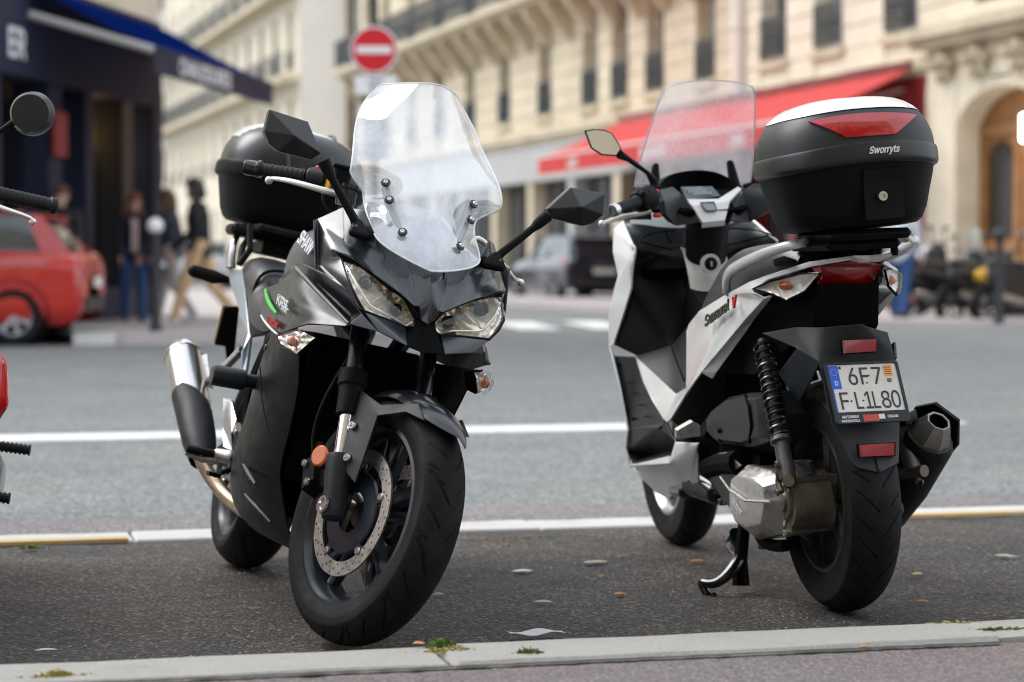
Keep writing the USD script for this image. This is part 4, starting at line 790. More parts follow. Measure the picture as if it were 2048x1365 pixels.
for mm, sfx in ((lambda m: m, -1), (mir, 1)):
    sf = obj('side_fairing', mm(wing), mat('satin_side_fairing', (0.0042, 0.0055, 0.007), 0.33, rvar=0.08, scale=14, coat=0.1, crough=0.3, bevel=0.004, spec=0.5), bike, 70)
    obj('fairing_edge_trim', mm(edge_), M_SATIN2, sf); obj('side_intake', mm(inl), M_SATIN, sf)
gx = A(*(0.8381, -0.262, 0.7966)); 
gpts = [(0.8214, -0.264, 0.8027), (0.922, -0.272, 0.7757), (1.0226, -0.278, 0.7566), (1.1059, -0.282, 0.7434)]
# decals are thin raised films standing on the fairing
def film(pts, w, m, parent, name='decal'): obj(name, [tube(pts, w, 6)], m, parent)
# lower fairing, black, with two slots
def lower(m):
    rows = []
    for xr, xm, xf_, z, yr, ym, yf in ((0.84, 1.05, 1.24, 0.71, -0.226, -0.238, -0.228), (0.78, 1.0, 1.2, 0.655, -0.222, -0.238, -0.222), (0.70, 0.95, 1.185, 0.575, -0.214, -0.234, -0.205), (0.63, 0.9, 1.13, 0.46, -0.206, -0.228, -0.19), (0.575, 0.86, 1.10, 0.36, -0.203, -0.232, -0.185), (0.56, 0.86, 1.11, 0.29, -0.197, -0.215, -0.165), (0.62, 0.89, 1.14, 0.225, -0.185, -0.19, -0.145), (0.79, 0.98, 1.17, 0.172, -0.14, -0.13, -0.10), (0.85, 1.0, 1.16, 0.155, -0.05, -0.04, -0.03)):
        rows.append([(xr, yr, z), (xm, ym, z), (xf_, yf, z)])
    return sheet(rows, 0.004, 44, 24, 'p', 's', to=(0.9, -5, 0.3))
lw = lower(0)
for mm in ((lambda m: m), mir):
    b_ = obj('lower_fairing', mm(lw), mat('lower_fairing_black', (0.004, 0.0045, 0.005), 0.42, rvar=0.08, scale=14, bevel=0.003, spec=0.10, dirt=(0.022, 0.02, 0.018), dscale=16, damt=0.4, dlo=0.55, dhi=0.8), bike)
    obj('fairing_seam', mm(tube([(0.80, -0.2285, 0.60), (0.95, -0.237, 0.52), (1.08, -0.225, 0.44)], 0.002, 6, spline=10)), M_DEEP, b_)
    for q in ((0.84, -0.2335, 0.655), (0.70, -0.214, 0.43), (0.98, -0.228, 0.32)): obj('fairing_screw', mm(bolt(q, (0.1, -1, 0), 0.008, 0.004)), M_GLOSSB, b_)
    obj('fairing_slot', [mm(tube([(0.8235, -0.226, 0.347), (0.9544, -0.232, 0.331), (1.0966, -0.238, 0.3134)], [0.004, 0.007, 0.004], 6)), mm(tube([(0.9213, -0.222, 0.2731), (1.1024, -0.226, 0.2599), (1.2422, -0.212, 0.2362)], [0.003, 0.005, 0.003], 6))], M_SATIN, b_)
ts_o = [(1.175, -0.2799, 0.6858), (1.24, -0.2378, 0.7139), (1.275, -0.2005, 0.7025), (1.24, -0.2331, 0.6491), (1.185, -0.2723, 0.6694)]
for s in (-1, 1):
    O = [A(p[0], p[1] * -s, p[2]) for p in ts_o]; C = np.mean(O, 0); nn = A(0.72, 0.69 * s, 0.02)
    t = obj('turn_signal', hull([p for p in O] + [C + (p - C) * 0.8 - nn * 0.03 for p in O]), M_PLAS, bike)
    back = [C + (p - C) * 0.9 + nn * 0.002 for p in O]; bw = polys([back], 3, 0, to=C + nn * 3); bw.vertices += -nn * 0.0 + A(0, 0, 0)
    d = bw.vertices - C; rr = np.linalg.norm(d, axis=1)[:, None]; bw.vertices += nn * (0.004 + 0.10 * rr * 0.12) + nn * 0.0018 * np.sin(np.arctan2(d[:, 2:3], d[:, 0:1]) * 14)
    obj('reflector', thick(bw, 0.001), M_REFL, t, 15); obj('bulb', ball(C + nn * 0.014 - A(0, 0, 0.004), 0.012), M_BULBO, t)
    ln = polys([[C + (p - C) * 0.97 + nn * 0.004 for p in O]], 3, 0, to=C + nn * 3); dd = np.linalg.norm(ln.vertices - C, axis=1)[:, None]; ln.vertices += nn * 0.022 * np.clip(1 - dd / 0.11, 0, 1) ** 0.7
    obj('lens', thick(ln, 0.0015), G_LENS, t)
# lettering on the fairing (raised films)
fx = A(*(1.5981, -0.268, 0.7413)) - A(*(0.9981, -0.268, 0.8303))
xd = A(*(1.3515, -0.268, 0.757)) - A(*(1.1393, -0.268, 0.7829)); xd[1] = 0
def on_side(s_, h, u, v, y, m, name, slant=0.0, bold=True, sx=1.0, par=None):
    o = A(*_S(u, v, y)); e = A(*_S(u + 30, v + 23, y)) - o
    obj(name, text(s_, h, o, e, A(-0.2, 0, 1), 0.002, bold, slant, sx), m, par or bike, False)
dec = A(0, 0, 0)
for s_, h, o, e, m, nm, sx in (('KRS', 0.025, (0.9615, -0.2525, 0.7715), (1.1922, -0.254, 0.7439), M_DECAL, 'side_lettering', 2.2), ('SPORT', 0.012, (1.0497, -0.2545, 0.7559), (1.2159, -0.255, 0.7367), M_DECAL, 'side_lettering', 1.6), ('HURRICANE', 0.0145, (0.8723, -0.248, 0.7201), (1.0677, -0.2505, 0.7028), M_DECALR, 'side_lettering', 1.35)):
    e = A(*e) - A(*o); obj(nm, text(s_, h, A(*o) - A(0, 0.002, 0), e, A(0, -0.12, 1), 0.004, True, 0.35, sx), m, bike, False)
obj('green_stripe', [tube([(0.6681, -0.2345, 0.8086), (0.7583, -0.241, 0.7825), (0.8674, -0.248, 0.7614), (0.9676, -0.252, 0.7454)], [0.003, 0.0055, 0.0055, 0.003], 8, spline=14)], M_DECALG, bike)
obj('silver_stripe', [tube([(0.7, -0.237, 0.737), (0.8341, -0.243, 0.7147), (1.0168, -0.248, 0.6927)], [0.0025, 0.0035, 0.003], 6, spline=10)], M_DECAL, bike)

# engine block, radiator and frame, deep in shadow between the fairings
obj('engine', [box(0.45, 1.0, -0.17, 0.17, 0.24, 0.72, 0.03), box(0.6, 0.95, -0.2, 0.2, 0.3, 0.5, 0.04)], M_DEEP, bike)
rd = obj('radiator', [box(1.06, 1.10, -0.17, 0.17, 0.34, 0.70)] + [box(1.10, 1.104, -0.17, 0.17, 0.345 + 0.012 * k, 0.347 + 0.012 * k) for k in range(29)], M_DEEP, bike, False)
for y in (-0.09, 0.0, 0.09): obj('exhaust_header', tube([(1.0, y, 0.5), (1.1, y * 1.1, 0.42), (1.12, y, 0.3), (1.02, y * 0.7, 0.21), (0.8, y * 0.4, 0.19)], 0.019, 10, spline=16), M_PIPE, bike)
obj('frame', [tube([(1.05, y, 0.86), (0.8, y * 1.5, 0.78), (0.5, y * 1.6, 0.62), (0.42, y * 1.4, 0.42)], 0.026, 8, spline=12) for y in (-0.1, 0.1)] + [tube([(0.5, y, 0.72), (0.15, y * 1.1, 0.78), (-0.45, y * 0.9, 0.88)], 0.016, 8) for y in (-0.1, 0.1)], M_PLAS, bike)
obj('swing_arm', [hull([(0.42, y - .03, 0.36), (0.42, y + .03, 0.36), (0.42, y - .03, 0.44), (0.42, y + .03, 0.44), (0.0, y * 1.1 - .02, 0.285), (0.0, y * 1.1 + .02, 0.285), (0.0, y * 1.1 - .02, 0.34), (0.0, y * 1.1 + .02, 0.34), (-0.05, y * 1.1, 0.31)]) for y in (-0.11, 0.11)], M_PLAS2, bike)
# frame slider (bobbin)
sl0, sl1 = A(*(0.5525, -0.2, 0.5643)), A(*(0.7479, -0.335, 0.5528))
obj('crash_bobbin', [lathe_to([(0, 0), (0.019, 0), (0.019, 0.42), (0.026, 0.42), (0.028, 0.45), (0.028, 0.95), (0.024, 1.0), (0, 1.0)], A(0.76, -0.19, 0.56), A(0.765, -0.345, 0.555))], mat('nylon_black', (0.010, 0.013, 0.017), 0.35), bike)
# foot pegs, hangers, brake pedal
for s in (-1, 1):
    hg = [A(p[0], p[1] * -s, p[2]) for p in ((0.22, -0.1984, 0.4899), (0.26, -0.182, 0.4898), (0.33, -0.1699, 0.4413), (0.36, -0.1806, 0.3978), (0.4, -0.176, 0.3557), (0.36, -0.1939, 0.3589), (0.28, -0.1945, 0.4153))]
    obj('peg_hanger', polys([[hg[0], hg[1], hg[2], hg[3], hg[6]], [hg[6], hg[3], hg[4], hg[5]]], 1, 0.010, to=(0.3, 5 * s, 0.5)), M_STEEL, bike)
    pg0, pg1 = A(*(0.38, -0.208, 0.3333)) * A(1, -s, 1), A(*(0.39, -0.3024, 0.3339)) * A(1, -s, 1)
    fp = obj('foot_peg', [tube([pg0, pg1], 0.011, 10)] + [cyl(pg0 + (pg1 - pg0) * f, pg0 + (pg1 - pg0) * (f + 0.05), 0.0135, n=10) for f in np.linspace(0.15, 0.92, 9)], M_GRIP, bike)
    obj('peg_mount', [blob([(*pg0, 0.018), (*(pg0 + A(0.02, 0.03 * -s, 0.0)), 0.02)], 8), tube([pg1 + A(0, 0, -0.012), pg0 + (pg1 - pg0) * 0.5 + A(0, 0, -0.022), pg0 + A(0, 0, -0.016)], [0.006, 0.009, 0.013], 8)], M_ALU, fp)
    if s < 0: obj('brake_pedal', [hull([A(*(0.58, -0.2517, 0.2885)) + A(dx, dy, dz) for dx in (-0.02, 0.02) for dy in (-0.012, 0.022) for dz in (-0.006, 0.006)]), tube([(0.58, -0.243, 0.2874), (0.5, -0.1921, 0.3041), (0.42, -0.1751, 0.3217)], 0.008, 8)], M_PLAS, bike)
# exhaust: link pipe, silencer, end cap, heat shield
m0, m1 = A(*(-0.26, -0.2569, 0.5816)), A(*(0.14, -0.2092, 0.3202)); dm = (m1 - m0) / np.linalg.norm(m1 - m0)
ml = obj('silencer', lathe_to([(0.045, 0.02), (0.056, 0.0), (0.057, 0.05), (0.054, 0.5), (0.044, 0.9), (0.03, 1.0)], m0, m1, 32), M_STEEL, bike)
obj('end_cap', lathe_to([(0.0, 0.55), (0.018, 0.55), (0.018, 0.0), (0.03, 0.05), (0.05, 0.5), (0.0585, 0.92), (0.0585, 1.0), (0.05, 1.0)], m0 - dm * 0.05, m0 + dm * 0.012, 32), M_CHROME, ml)
hs = []
for i, f in enumerate(np.linspace(0.42, 1.06, 9)):
    c = m0 + (m1 - m0) * f; r_ = np.interp(f, [0.4, 0.9, 1.06], [0.0585, 0.052, 0.042]); a0 = -150 + 0 * i; e1 = np.cross(dm, A(0, 1, 0)); e1 /= np.linalg.norm(e1); e2 = np.cross(dm, e1)
    hs.append([c + r_ * (math.cos(math.radians(q)) * e1 + math.sin(math.radians(q)) * e2) for q in np.linspace(-20 + (60 - 90 * min(1, (f - 0.42) / 0.2)) , 250, 14)])
obj('heat_shield', thick(orient(grid(hs), away=(m0 + m1) / 2), 0.003), M_PLAS2, ml)
obj('link_pipe', tube([m1 - dm * 0.02, m1 + dm * 0.07, (0.3212, -0.135, 0.2117), (0.75, -0.10, 0.205)], 0.021, 12, spline=18), M_PIPE, ml)
obj('silencer_bracket', [polys([[(-0.22, -0.2109, 0.5931), (-0.22, -0.1925, 0.6033), (-0.15, -0.1789, 0.5279), (-0.1, -0.1767, 0.5124), (-0.16, -0.207, 0.5138)]], 0, 0.012, to=(0, -5, 0.5)), tube([(-0.13, -0.1884, 0.5192), (0, -0.1818, 0.558), (0.1, -0.1509, 0.6373)], 0.013, 8)], M_ALU, ml)
# tail: seat, side panels, grab rails, plate holder
def seat_rows():
    r = []
    for x, w, zt, zs in ((0.62, 0.10, 0.87, 0.78), (0.50, 0.13, 0.842, 0.74), (0.34, 0.150, 0.822, 0.70), (0.18, 0.158, 0.83, 0.72), (0.10, 0.155, 0.845, 0.74), (0.06, 0.15, 0.885, 0.76), (-0.02, 0.148, 0.91, 0.80), (-0.2, 0.135, 0.93, 0.85), (-0.36, 0.11, 0.935, 0.88)):
        r.append([(x, -w, zs), (x, -w * 1.02, (zs + zt) / 2), (x, -w * 0.86, zt - 0.012), (x, -w * 0.45, zt + 0.002), (x, 0, zt), (x, w * 0.45, zt + 0.002), (x, w * 0.86, zt - 0.012), (x, w * 1.02, (zs + zt) / 2), (x, w, zs)])
    return r
st_ = obj('seat', sheet(seat_rows(), 0.01, 50, 30, 'p', 's', to=(0.1, 0, 5)), M_SEAT, bike)
obj('seat_piping', [tube([(0.09, -0.150, 0.765), (0.075, -0.135, 0.868), (0.07, -0.06, 0.892), (0.07, 0.06, 0.892), (0.075, 0.135, 0.868), (0.09, 0.150, 0.765)], 0.005, 6, spline=24)], M_DEEP, st_)
tk = []
for x, w, zt, zs in ((1.02, 0.09, 0.955, 0.80), (0.92, 0.15, 0.995, 0.80), (0.80, 0.178, 1.02, 0.80), (0.66, 0.183, 1.012, 0.79), (0.55, 0.170, 0.975, 0.78), (0.47, 0.12, 0.90, 0.77), (0.44, 0.09, 0.86, 0.77)):
    tk.append([(x, -w * 0.93, zs), (x, -w, zs + (zt - zs) * 0.45), (x, -w * 0.93, zs + (zt - zs) * 0.8), (x, -w * 0.62, zt - 0.006), (x, -w * 0.3, zt), (x, 0, zt + 0.004), (x, w * 0.3, zt), (x, w * 0.62, zt - 0.006), (x, w * 0.93, zs + (zt - zs) * 0.8), (x, w, zs + (zt - zs) * 0.45), (x, w * 0.93, zs)])
tnk = obj('fuel_tank', sheet(tk, 0.004, 36, 40, 'p', 's', to=(0.7, 0, 5)), M_SATIN2, bike)
for o_, e_ in (((0.6973, -0.178, 0.9527), (0.9453, -0.178, 0.9003)),):
    e_ = A(*e_) - A(*o_); obj('tank_lettering', text('SHAW', 0.036, A(*o_) - A(0, 0.004, 0.0), e_, A(0.1, 0.25, 1), 0.004, True, 0.15, 1.3), M_DECAL, bike, False)
for mm in ((lambda m: m), mir):
    tp = polys([[(-0.3, -0.1711, 0.8758), (-0.2, -0.1445, 0.879), (0.16, -0.1479, 0.6806), (0.16, -0.1513, 0.6754), (-0.26, -0.1631, 0.8349)]], 2, 0.01, to=(-0.1, -5, 0.9))
    tp2 = polys([[(0.15, -0.1534, 0.6866), (0.17, -0.1488, 0.6823), (0.25, -0.1563, 0.5771), (0.23, -0.163, 0.5776), (0.2, -0.1674, 0.6376)]], 1, 0.01, to=(0.3, -5, 0.7))
    obj('tail_panel', [mm(tp), mm(tp2)], mat('silver_blue_panel', (0.30, 0.35, 0.40), 0.35, metal=0.5, coat=0.4), bike)
    obj('tail_filler', mm(polys([[(-0.2, -0.1445, 0.879), (0.16, -0.1479, 0.6806), (0.3, -0.12, 0.70), (0.3, -0.12, 0.82), (-0.2, -0.11, 0.9)]], 0, 0.01, to=(0, -5, 0.8))), M_PLAS, bike)
    obj('grab_rail', [mm(tube([(-0.28, -0.1661, 0.8802), (-0.29, -0.1716, 0.9204), (-0.32, -0.1655, 0.9699), (-0.4, -0.1274, 1.0151)], [0.016, 0.014, 0.011, 0.010], 10, spline=14))], M_STEEL, bike)
    obj('rack_strut', [mm(tube([(-0.2, -0.1584, 0.8916), (-0.2, -0.135, 0.9443), (-0.24, -0.1442, 1.0217)], 0.011, 8)), mm(tube([(-0.2, -0.1591, 0.8947), (-0.26, -0.1479, 0.9543), (-0.3, -0.1263, 0.9947)], 0.009, 8))], M_PLAS, bike)
obj('tail_unit', hull([(-0.3, -0.10, 0.90), (-0.3, 0.10, 0.90), (-0.55, -0.06, 0.93), (-0.55, 0.06, 0.93), (-0.55, -0.05, 0.88), (-0.55, 0.05, 0.88), (-0.1, -0.1, 0.80), (-0.1, 0.1, 0.80)]), M_PLAS, bike)
obj('plate_holder', polys([[(-0.5, -0.122, 0.7645), (-0.5, -0.0745, 0.7749), (-0.56, -0.0452, 0.6341), (-0.56, -0.0518, 0.5581), (-0.57, -0.0768, 0.6419), (-0.57, -0.1137, 0.6423)]], 0, 0.012, to=(-5, -1, 0.7)), M_PLAS, bike)
obj('plate_edge', polys([[(-0.515, -0.1196, 0.7663), (-0.515, -0.1244, 0.7653), (-0.585, -0.1133, 0.6451), (-0.585, -0.1094, 0.6427)]], 0, 0.004, to=(5, -1, 0.7)), mat('plate_yellow_edge', (0.7, 0.42, 0.05), 0.5), bike)
for s in (-1, 1): obj('rear_turn_signal', blob([(-0.40, 0.15 * s, 0.845, 0.012), (-0.42, 0.19 * s, 0.845, 0.022), (-0.44, 0.25 * s, 0.85, 0.02), (-0.47, 0.21 * s, 0.85, 0.018)]), M_PLAS, bike)
# top box
def top_box(parent, M, L, w, h, m_lid, m_top, m_base, extra=None):
    """a bulging luggage case: dished base, rim band, domed lid with a coloured top; local x to the front"""
    def ring(k, zz, n=64, p=2.7, sx=0.0):
        a = np.arange(n) * 2 * np.pi / n; c, s = np.cos(a), np.sin(a)
        x = L / 2 * k * np.sign(c) * np.abs(c) ** (2 / p) ; y = w / 2 * k * np.sign(s) * np.abs(s) ** (2 / p)
        return np.stack([x + sx, y, np.full(n, 0.0) + zz + 0.016 * (x / (L / 2)) ** 2 * (1 - (y / (w / 2)) ** 2) * min(1, zz / 0.15)], 1)
    def skin(rs, caps=(True, True)):
        P_ = np.stack(rs); P_ = np.concatenate([P_, P_[:, :1]], 1); t = grid(P_); V_ = [t]
        for cap, r in zip(caps, (rs[0], rs[-1])):
            if cap: c = r.mean(0); n = len(r); V_.append(TM(np.vstack([r, c]), [(i, (i + 1) % n, n) for i in range(n)]))
        t = join(V_); t.merge_vertices(digits_vertex=6); return orient(t, away=t.vertices.mean(0))
    o = obj('top_box', tf(skin([ring(0.62, 0.0), ring(0.72, 0.003), ring(0.78, 0.014), ring(0.835, 0.04), ring(0.88, 0.08), ring(0.925, 0.118), ring(0.945, 0.140), ring(0.95, 0.142)]), M), m_base, parent, 40)
    obj('rim_band', tf(skin([ring(0.955, 0.138), ring(0.985, 0.142), ring(1.0, 0.15), ring(0.998, 0.178), ring(0.985, 0.186), ring(0.955, 0.188)]), M), m_lid, o, 40)
    fz = np.linspace(0, 1, 12); lid = [ring(0.968 * math.cos(f * math.pi / 2 * 0.98) ** 0.55, 0.186 + (h - 0.186) * math.sin(f * math.pi / 2 * 0.98)) for f in fz]
    return o, ring, skin, lid
BM = np.eye(4); BM[:3, 3] = (-0.50, 0, 1.035); BM = BM @ rot(180, (0, 0, 1)) @ rot(-2, (0, 1, 0))
tb, ring, skin, lid = top_box(bike, BM, 0.46, 0.475, 0.33, M_PLAS, M_PLAS, mat('case_base_black', (0.0035, 0.0035, 0.004), 0.5, spec=0.10, bump=0.2, bscale=700, bevel=0.004))
M_LID = mat('case_lid_black', (0.007, 0.0075, 0.008), 0.36, bump=0.15, bscale=700, bevel=0.004, coat=0.15, crough=0.25)
obj('lid', tf(skin(lid), BM), M_LID, tb, 60)
cap = [r for r in lid[4:]]; cp = skin([r * A(1, 1, 1) for r in cap], (False, True)); cp.vertices += A(0.02, 0, 0.005); obj('lid_cover', tf(cp, BM), mat('lid_cover_white', (0.72, 0.73, 0.74), 0.25, coat=0.7), tb, 60)
for s in (-1, 1): obj('lid_ridge', tf(tube([(-0.228, 0.06 * s, 0.19), (-0.19, 0.075 * s, 0.27), (-0.1, 0.09 * s, 0.325), (0.05, 0.10 * s, 0.333)], 0.008, 8, spline=16), BM), M_LID, tb)
obj('case_rack', [box(-0.66, -0.22, -0.12, 0.12, 1.005, 1.034, 0.008), box(-0.4, -0.28, -0.19, 0.19, 0.985, 1.02, 0.01), box(-0.5, -0.3, -0.08, 0.08, 0.95, 0.986)], M_PLAS, bike)
# handlebars (turned with the wheel)
hb0, hb1 = A(*(0.86, -0.3909, 1.1013)), A(*(0.975, -0.2022, 1.1114)); hd = hb1 - hb0
for s in (-1, 1):
    a_, b_ = hb0.copy(), hb1.copy()
    if s > 0:
        Mx = np.eye(3); c0 = A(1.06, 0, 1.05); R_ = MS; un = lambda p: R_.T @ (p - c0); a_, b_ = [c0 + R_ @ (un(p) * A(1, -1, 1)) for p in (hb0, hb1)]
    d_ = b_ - a_
    gp = obj('handle_grip', [tube([a_ + d_ * 0.19, a_ + d_ * 0.2, a_ + d_ * 0.74, a_ + d_ * 0.75], [0.0185, 0.0165, 0.0165, 0.0185], 14)] + [cyl(a_ + d_ * f, a_ + d_ * (f + 0.025), 0.0178, n=12) for f in np.linspace(0.25, 0.70, 8)], M_GRIP, bike)
    obj('bar_end', [lathe_to([(0, 0), (0.019, 0), (0.0205, 0.1), (0.0205, 0.8), (0.023, 0.82), (0.023, 1.0), (0, 1.0)], a_ - d_ * 0.01, a_ + d_ * 0.19, 16)], M_GLOSSB, gp)
    obj('handlebar', tube([a_ + d_ * 0.1, b_, b_ + d_ * 0.4 + A(0.02, 0, -0.02)], 0.011, 10), M_PLAS, gp)
    sw = obj('switch_cluster', [lathe_to([(0, 0), (0.021, 0), (0.025, 0.15), (0.025, 0.9), (0.02, 1), (0, 1)], a_ + d_ * 0.78, a_ + d_ * 1.02, 16)], M_PLAS2, bike)
    if s < 0: obj('kill_switch', ball(a_ + d_ * 0.88 + A(0, 0, 0.024), 0.008), M_DECALR, sw)
    if s < 0: lv = [(0.93, -0.3382, 1.0767), (0.945, -0.3237, 1.0836), (1, -0.2844, 1.0818), (1.045, -0.2266, 1.0757), (1.05, -0.1852, 1.0762)]
    else: lv = [(1, 0.363, 0.9632), (1.01, 0.3489, 0.9669), (1.05, 0.3142, 0.9755), (1.06, 0.24, 1.03), (1.05, 0.2, 1.03)]
    L_ = obj('brake_lever' if s < 0 else 'clutch_lever', [ball(lv[0], 0.0105, 14), tube(lv[0:], [0.0052, 0.0058, 0.0072, 0.0082, 0.010], 10, spline=18)], M_LEVER, bike)
    rs = b_ + A(0.055, 0.05 * s * -1, 0.0)
    obj('fluid_reservoir', [lathe([(0, -0.03), (0.024, -0.03), (0.026, -0.02), (0.026, 0.012), (0.03, 0.014), (0.03, 0.024), (0, 0.026)], 18, c=rs + A(0, 0, -0.03)), tube([rs + A(0, 0, -0.06), rs + A(0.02, 0, -0.1), rs + A(0.06, 0.08 * -s, -0.12)], 0.007, 8, spline=8)], M_GLOSSB, L_)
    obj('cable', tube([b_ + A(0.03, 0, -0.03), b_ + A(0.06, -0.02 * s, -0.085), b_ + A(0.1, -0.1 * s, -0.11), b_ + A(0.12, -0.15 * s, -0.06)], 0.006, 8, spline=14), M_PLAS, L_)
obj('cockpit_module', [box(0.985, 1.05, -0.20, -0.155, 1.07, 1.145, 0.006), box(0.98, 1.055, -0.207, -0.148, 1.14, 1.15, 0.003)], M_PLAS, bike); obj('module_light', box(0.99, 1.04, -0.2055, -0.2, 1.085, 1.11), mat('amber_label', (0.5, 0.25, 0.02), 0.4), bike)
obj('side_stand', [tube([(0.5, 0.14, 0.26), (0.52, 0.25, 0.1), (0.53, 0.305, -0.06)], [0.014, 0.013, 0.011], 8), box(0.5, 0.57, 0.28, 0.34, -0.072, -0.062)], M_PLAS, bike)


# ------------------------------------------------------------------ white maxi scooter with top box
M_PEARL = mat('pearl_white_paint', (0.74, 0.74, 0.735), 0.22, coat=0.8, crough=0.05, bevel=0.004, rvar=0.04, scale=8, dirt=(0.45, 0.42, 0.38), dscale=7, damt=0.2, dlo=0.58, dhi=0.85)
M_GREIGE = mat('warm_grey_panel', (0.42, 0.40, 0.37), 0.4, bevel=0.003, coat=0.2)
M_GREYP = mat('grey_satin_plastic', (0.034, 0.038, 0.043), 0.38, bump=0.15, bscale=700, bevel=0.004)
M_FLOOR = mat('floor_black_plastic', (0.0055, 0.0075, 0.009), 0.42, spec=0.35, bump=0.25, bscale=500, bevel=0.004, coat=0.1, crough=0.3, dirt=(0.026, 0.025, 0.022), dscale=8, damt=0.4)
M_FEND = mat('mudguard_plastic', (0.013, 0.017, 0.0205), 0.5, spec=0.4, bump=0.3, bscale=500, bevel=0.004, rvar=0.1, dirt=(0.05, 0.048, 0.042), dscale=9, damt=0.5, dlo=0.48, dhi=0.78)
M_MUFF = mat('silencer_black', (0.006, 0.0055, 0.005), 0.5, spec=0.3, dirt=(0.025, 0.02, 0.015), dscale=10)
M_PLATE = mat('plate_white', (0.70, 0.68, 0.63), 0.4, dirt=(0.42, 0.38, 0.32), dscale=22, damt=0.5, dlo=0.5, dhi=0.8, bump=0.2, bscale=200)
M_PBLUE = mat('plate_blue', (0.01, 0.10, 0.62), 0.4)
M_PTEXT = mat('plate_lettering', (0.02, 0.025, 0.03), 0.5)
M_LCD = mat('lcd_grey', (0.30, 0.36, 0.38), 0.2, coat=0.6)
M_TAILR = mat('tail_lamp_red', (0.20, 0.004, 0.006), 0.12, coat=1.0, bump=0.8, bscale=60, rvar=0.05)
sc = tag(xf('scooter', mat4=bike_matrix(0.868, 5.881, -12.89, 2.68)), 'white maxi scooter seen from behind with a large black top box', 'scooter')
make_wheel(sc, 'rear_wheel', 0.300, 0.066, 0.19, 0.082, scooter_tread, (0, 0, 0.30), np.eye(3), [(-0.075, 0.11, 0.085)], 0, (5, 0.02, 0.03, 0.1), mat('rim_grey', (0.014, 0.0135, 0.013), 0.4, dirt=(0.05, 0.042, 0.034), dscale=10))
make_wheel(sc, 'front_wheel', 0.295, 0.056, 0.19, 0.066, scooter_tread, (1.42, 0.0, 0.292), np.eye(3), [(0.062, 0.125, 0.095)], 0, (5, 0.016, 0.022, 0.12), mat('rim_silver', (0.30, 0.30, 0.31), 0.3, metal=0.8), na=480)
def both(m): return [m, mir(m)]
def PK(*fs, **k): return polys([list(f) for f in fs], **k)
# white rear bodywork
a_ = dict(s1=(0.6843, 0.175, 0.7434), s2=(0.5564, 0.182, 0.7849), s3=(0.2909, 0.192, 0.8342), s4=(0.05, 0.2024, 0.873), t1=(0.03, 0.2046, 0.8525), t2=(0.015, 0.2034, 0.8422), c1=(-0.01, 0.1854, 0.8287), c2=(0.1295, 0.192, 0.771), c3=(0.4542, 0.214, 0.6198), c4=(0.5997, 0.216, 0.5528), f1=(0.631, 0.208, 0.5635), f2=(0.6935, 0.18, 0.7224), m1=(0.3006, 0.206, 0.7537),
 b1=(-0.03, 0.1676, 0.8359), b2=(0.1352, 0.165, 0.7695), b3=(0.384, 0.193, 0.622), b4=(0.4303, 0.192, 0.5988), b5=(0.4649, 0.208, 0.612),
 v1=(0.7647, 0.198, 0.5378), v2=(1.1601, 0.205, 0.6317), v3=(1.0468, 0.214, 0.556), v4=(0.9371, 0.22, 0.5081), v5=(0.825, 0.222, 0.4617), v6=(0.7906, 0.222, 0.4538), v7=(0.7536, 0.222, 0.4652),
 u1=(-0.02, 0.1822, 0.8882), u2=(-0.12, 0.1006, 0.9206), u3=(-0.3088, 0.05, 0.9345), u4=(-0.2857, 0, 0.9328), w1=(-0.03, 0.1793, 0.8791), w2=(-0.125, 0.0989, 0.9078), w3=(-0.2825, 0.052, 0.9222), w4=(-0.2681, 0, 0.921))
a_ = {k: A(*v) for k, v in a_.items()}; q_ = lambda s: [a_[k] for k in s.split()]
body = polys([q_('s1 s2 m1 f2'), q_('s2 s3 s4 t1 t2 c1 m1'), q_('m1 c1 c2'), q_('f2 m1 c3 c4 f1'), q_('m1 c2 c3')], 3, 0.005, to=(0.3, 6, 1.2), relax=8)
bevel_ = polys([q_('c1 b1 b2 c2'), q_('c2 b2 b3 c3'), q_('c3 b3 b4 b5')], 2, 0.005, to=(0.2, 6, -0.6))
vee = polys([q_('f1 c4 v7 v6 v5 v1'), q_('v1 v5 v4 v3 v2')], 2, 0.005, to=(0.9, 6, 1.5), relax=1)
trim = polys([q_('s4 u1 w1 t1'), q_('u1 u2 w2 w1'), q_('u2 u3 w3 w2'), q_('u3 u4 w4 w3')], 1, 0.008, to=(-2, 2, 3), relax=0)
for mm in ((lambda m: m), mir):
    bp = obj('rear_side_panel', mm(body), M_PEARL, sc, 70); obj('panel_underside', mm(bevel_), M_PEARL, bp, 40); obj('tunnel_panel', mm(vee), M_PEARL, sc, 40); obj('tail_trim', mm(trim), M_PEARL, bp, 40)
e0, e1 = A(*(0.3932, 0.2165, 0.7447)), A(*(0.1802, 0.2085, 0.8013))
lt = text('Suxexel', 0.030, e0, e1 - e0, A(0.12, -0.1, 1), 0.0045, True, 0.25, 1.3); lt.vertices += A(0, 0.002, 0); obj('panel_lettering', lt, mat('badge_dark', (0.03, 0.03, 0.035), 0.4), sc, False)
e2 = A(*(0.171, 0.2075, 0.7988)); lt = text('V', 0.030, e2, e1 - e0, A(0.12, -0.1, 1), 0.006, True, 0.25, 1.1); lt.vertices += A(0, 0.003, 0); obj('panel_lettering', lt, M_DECALR, sc, False)
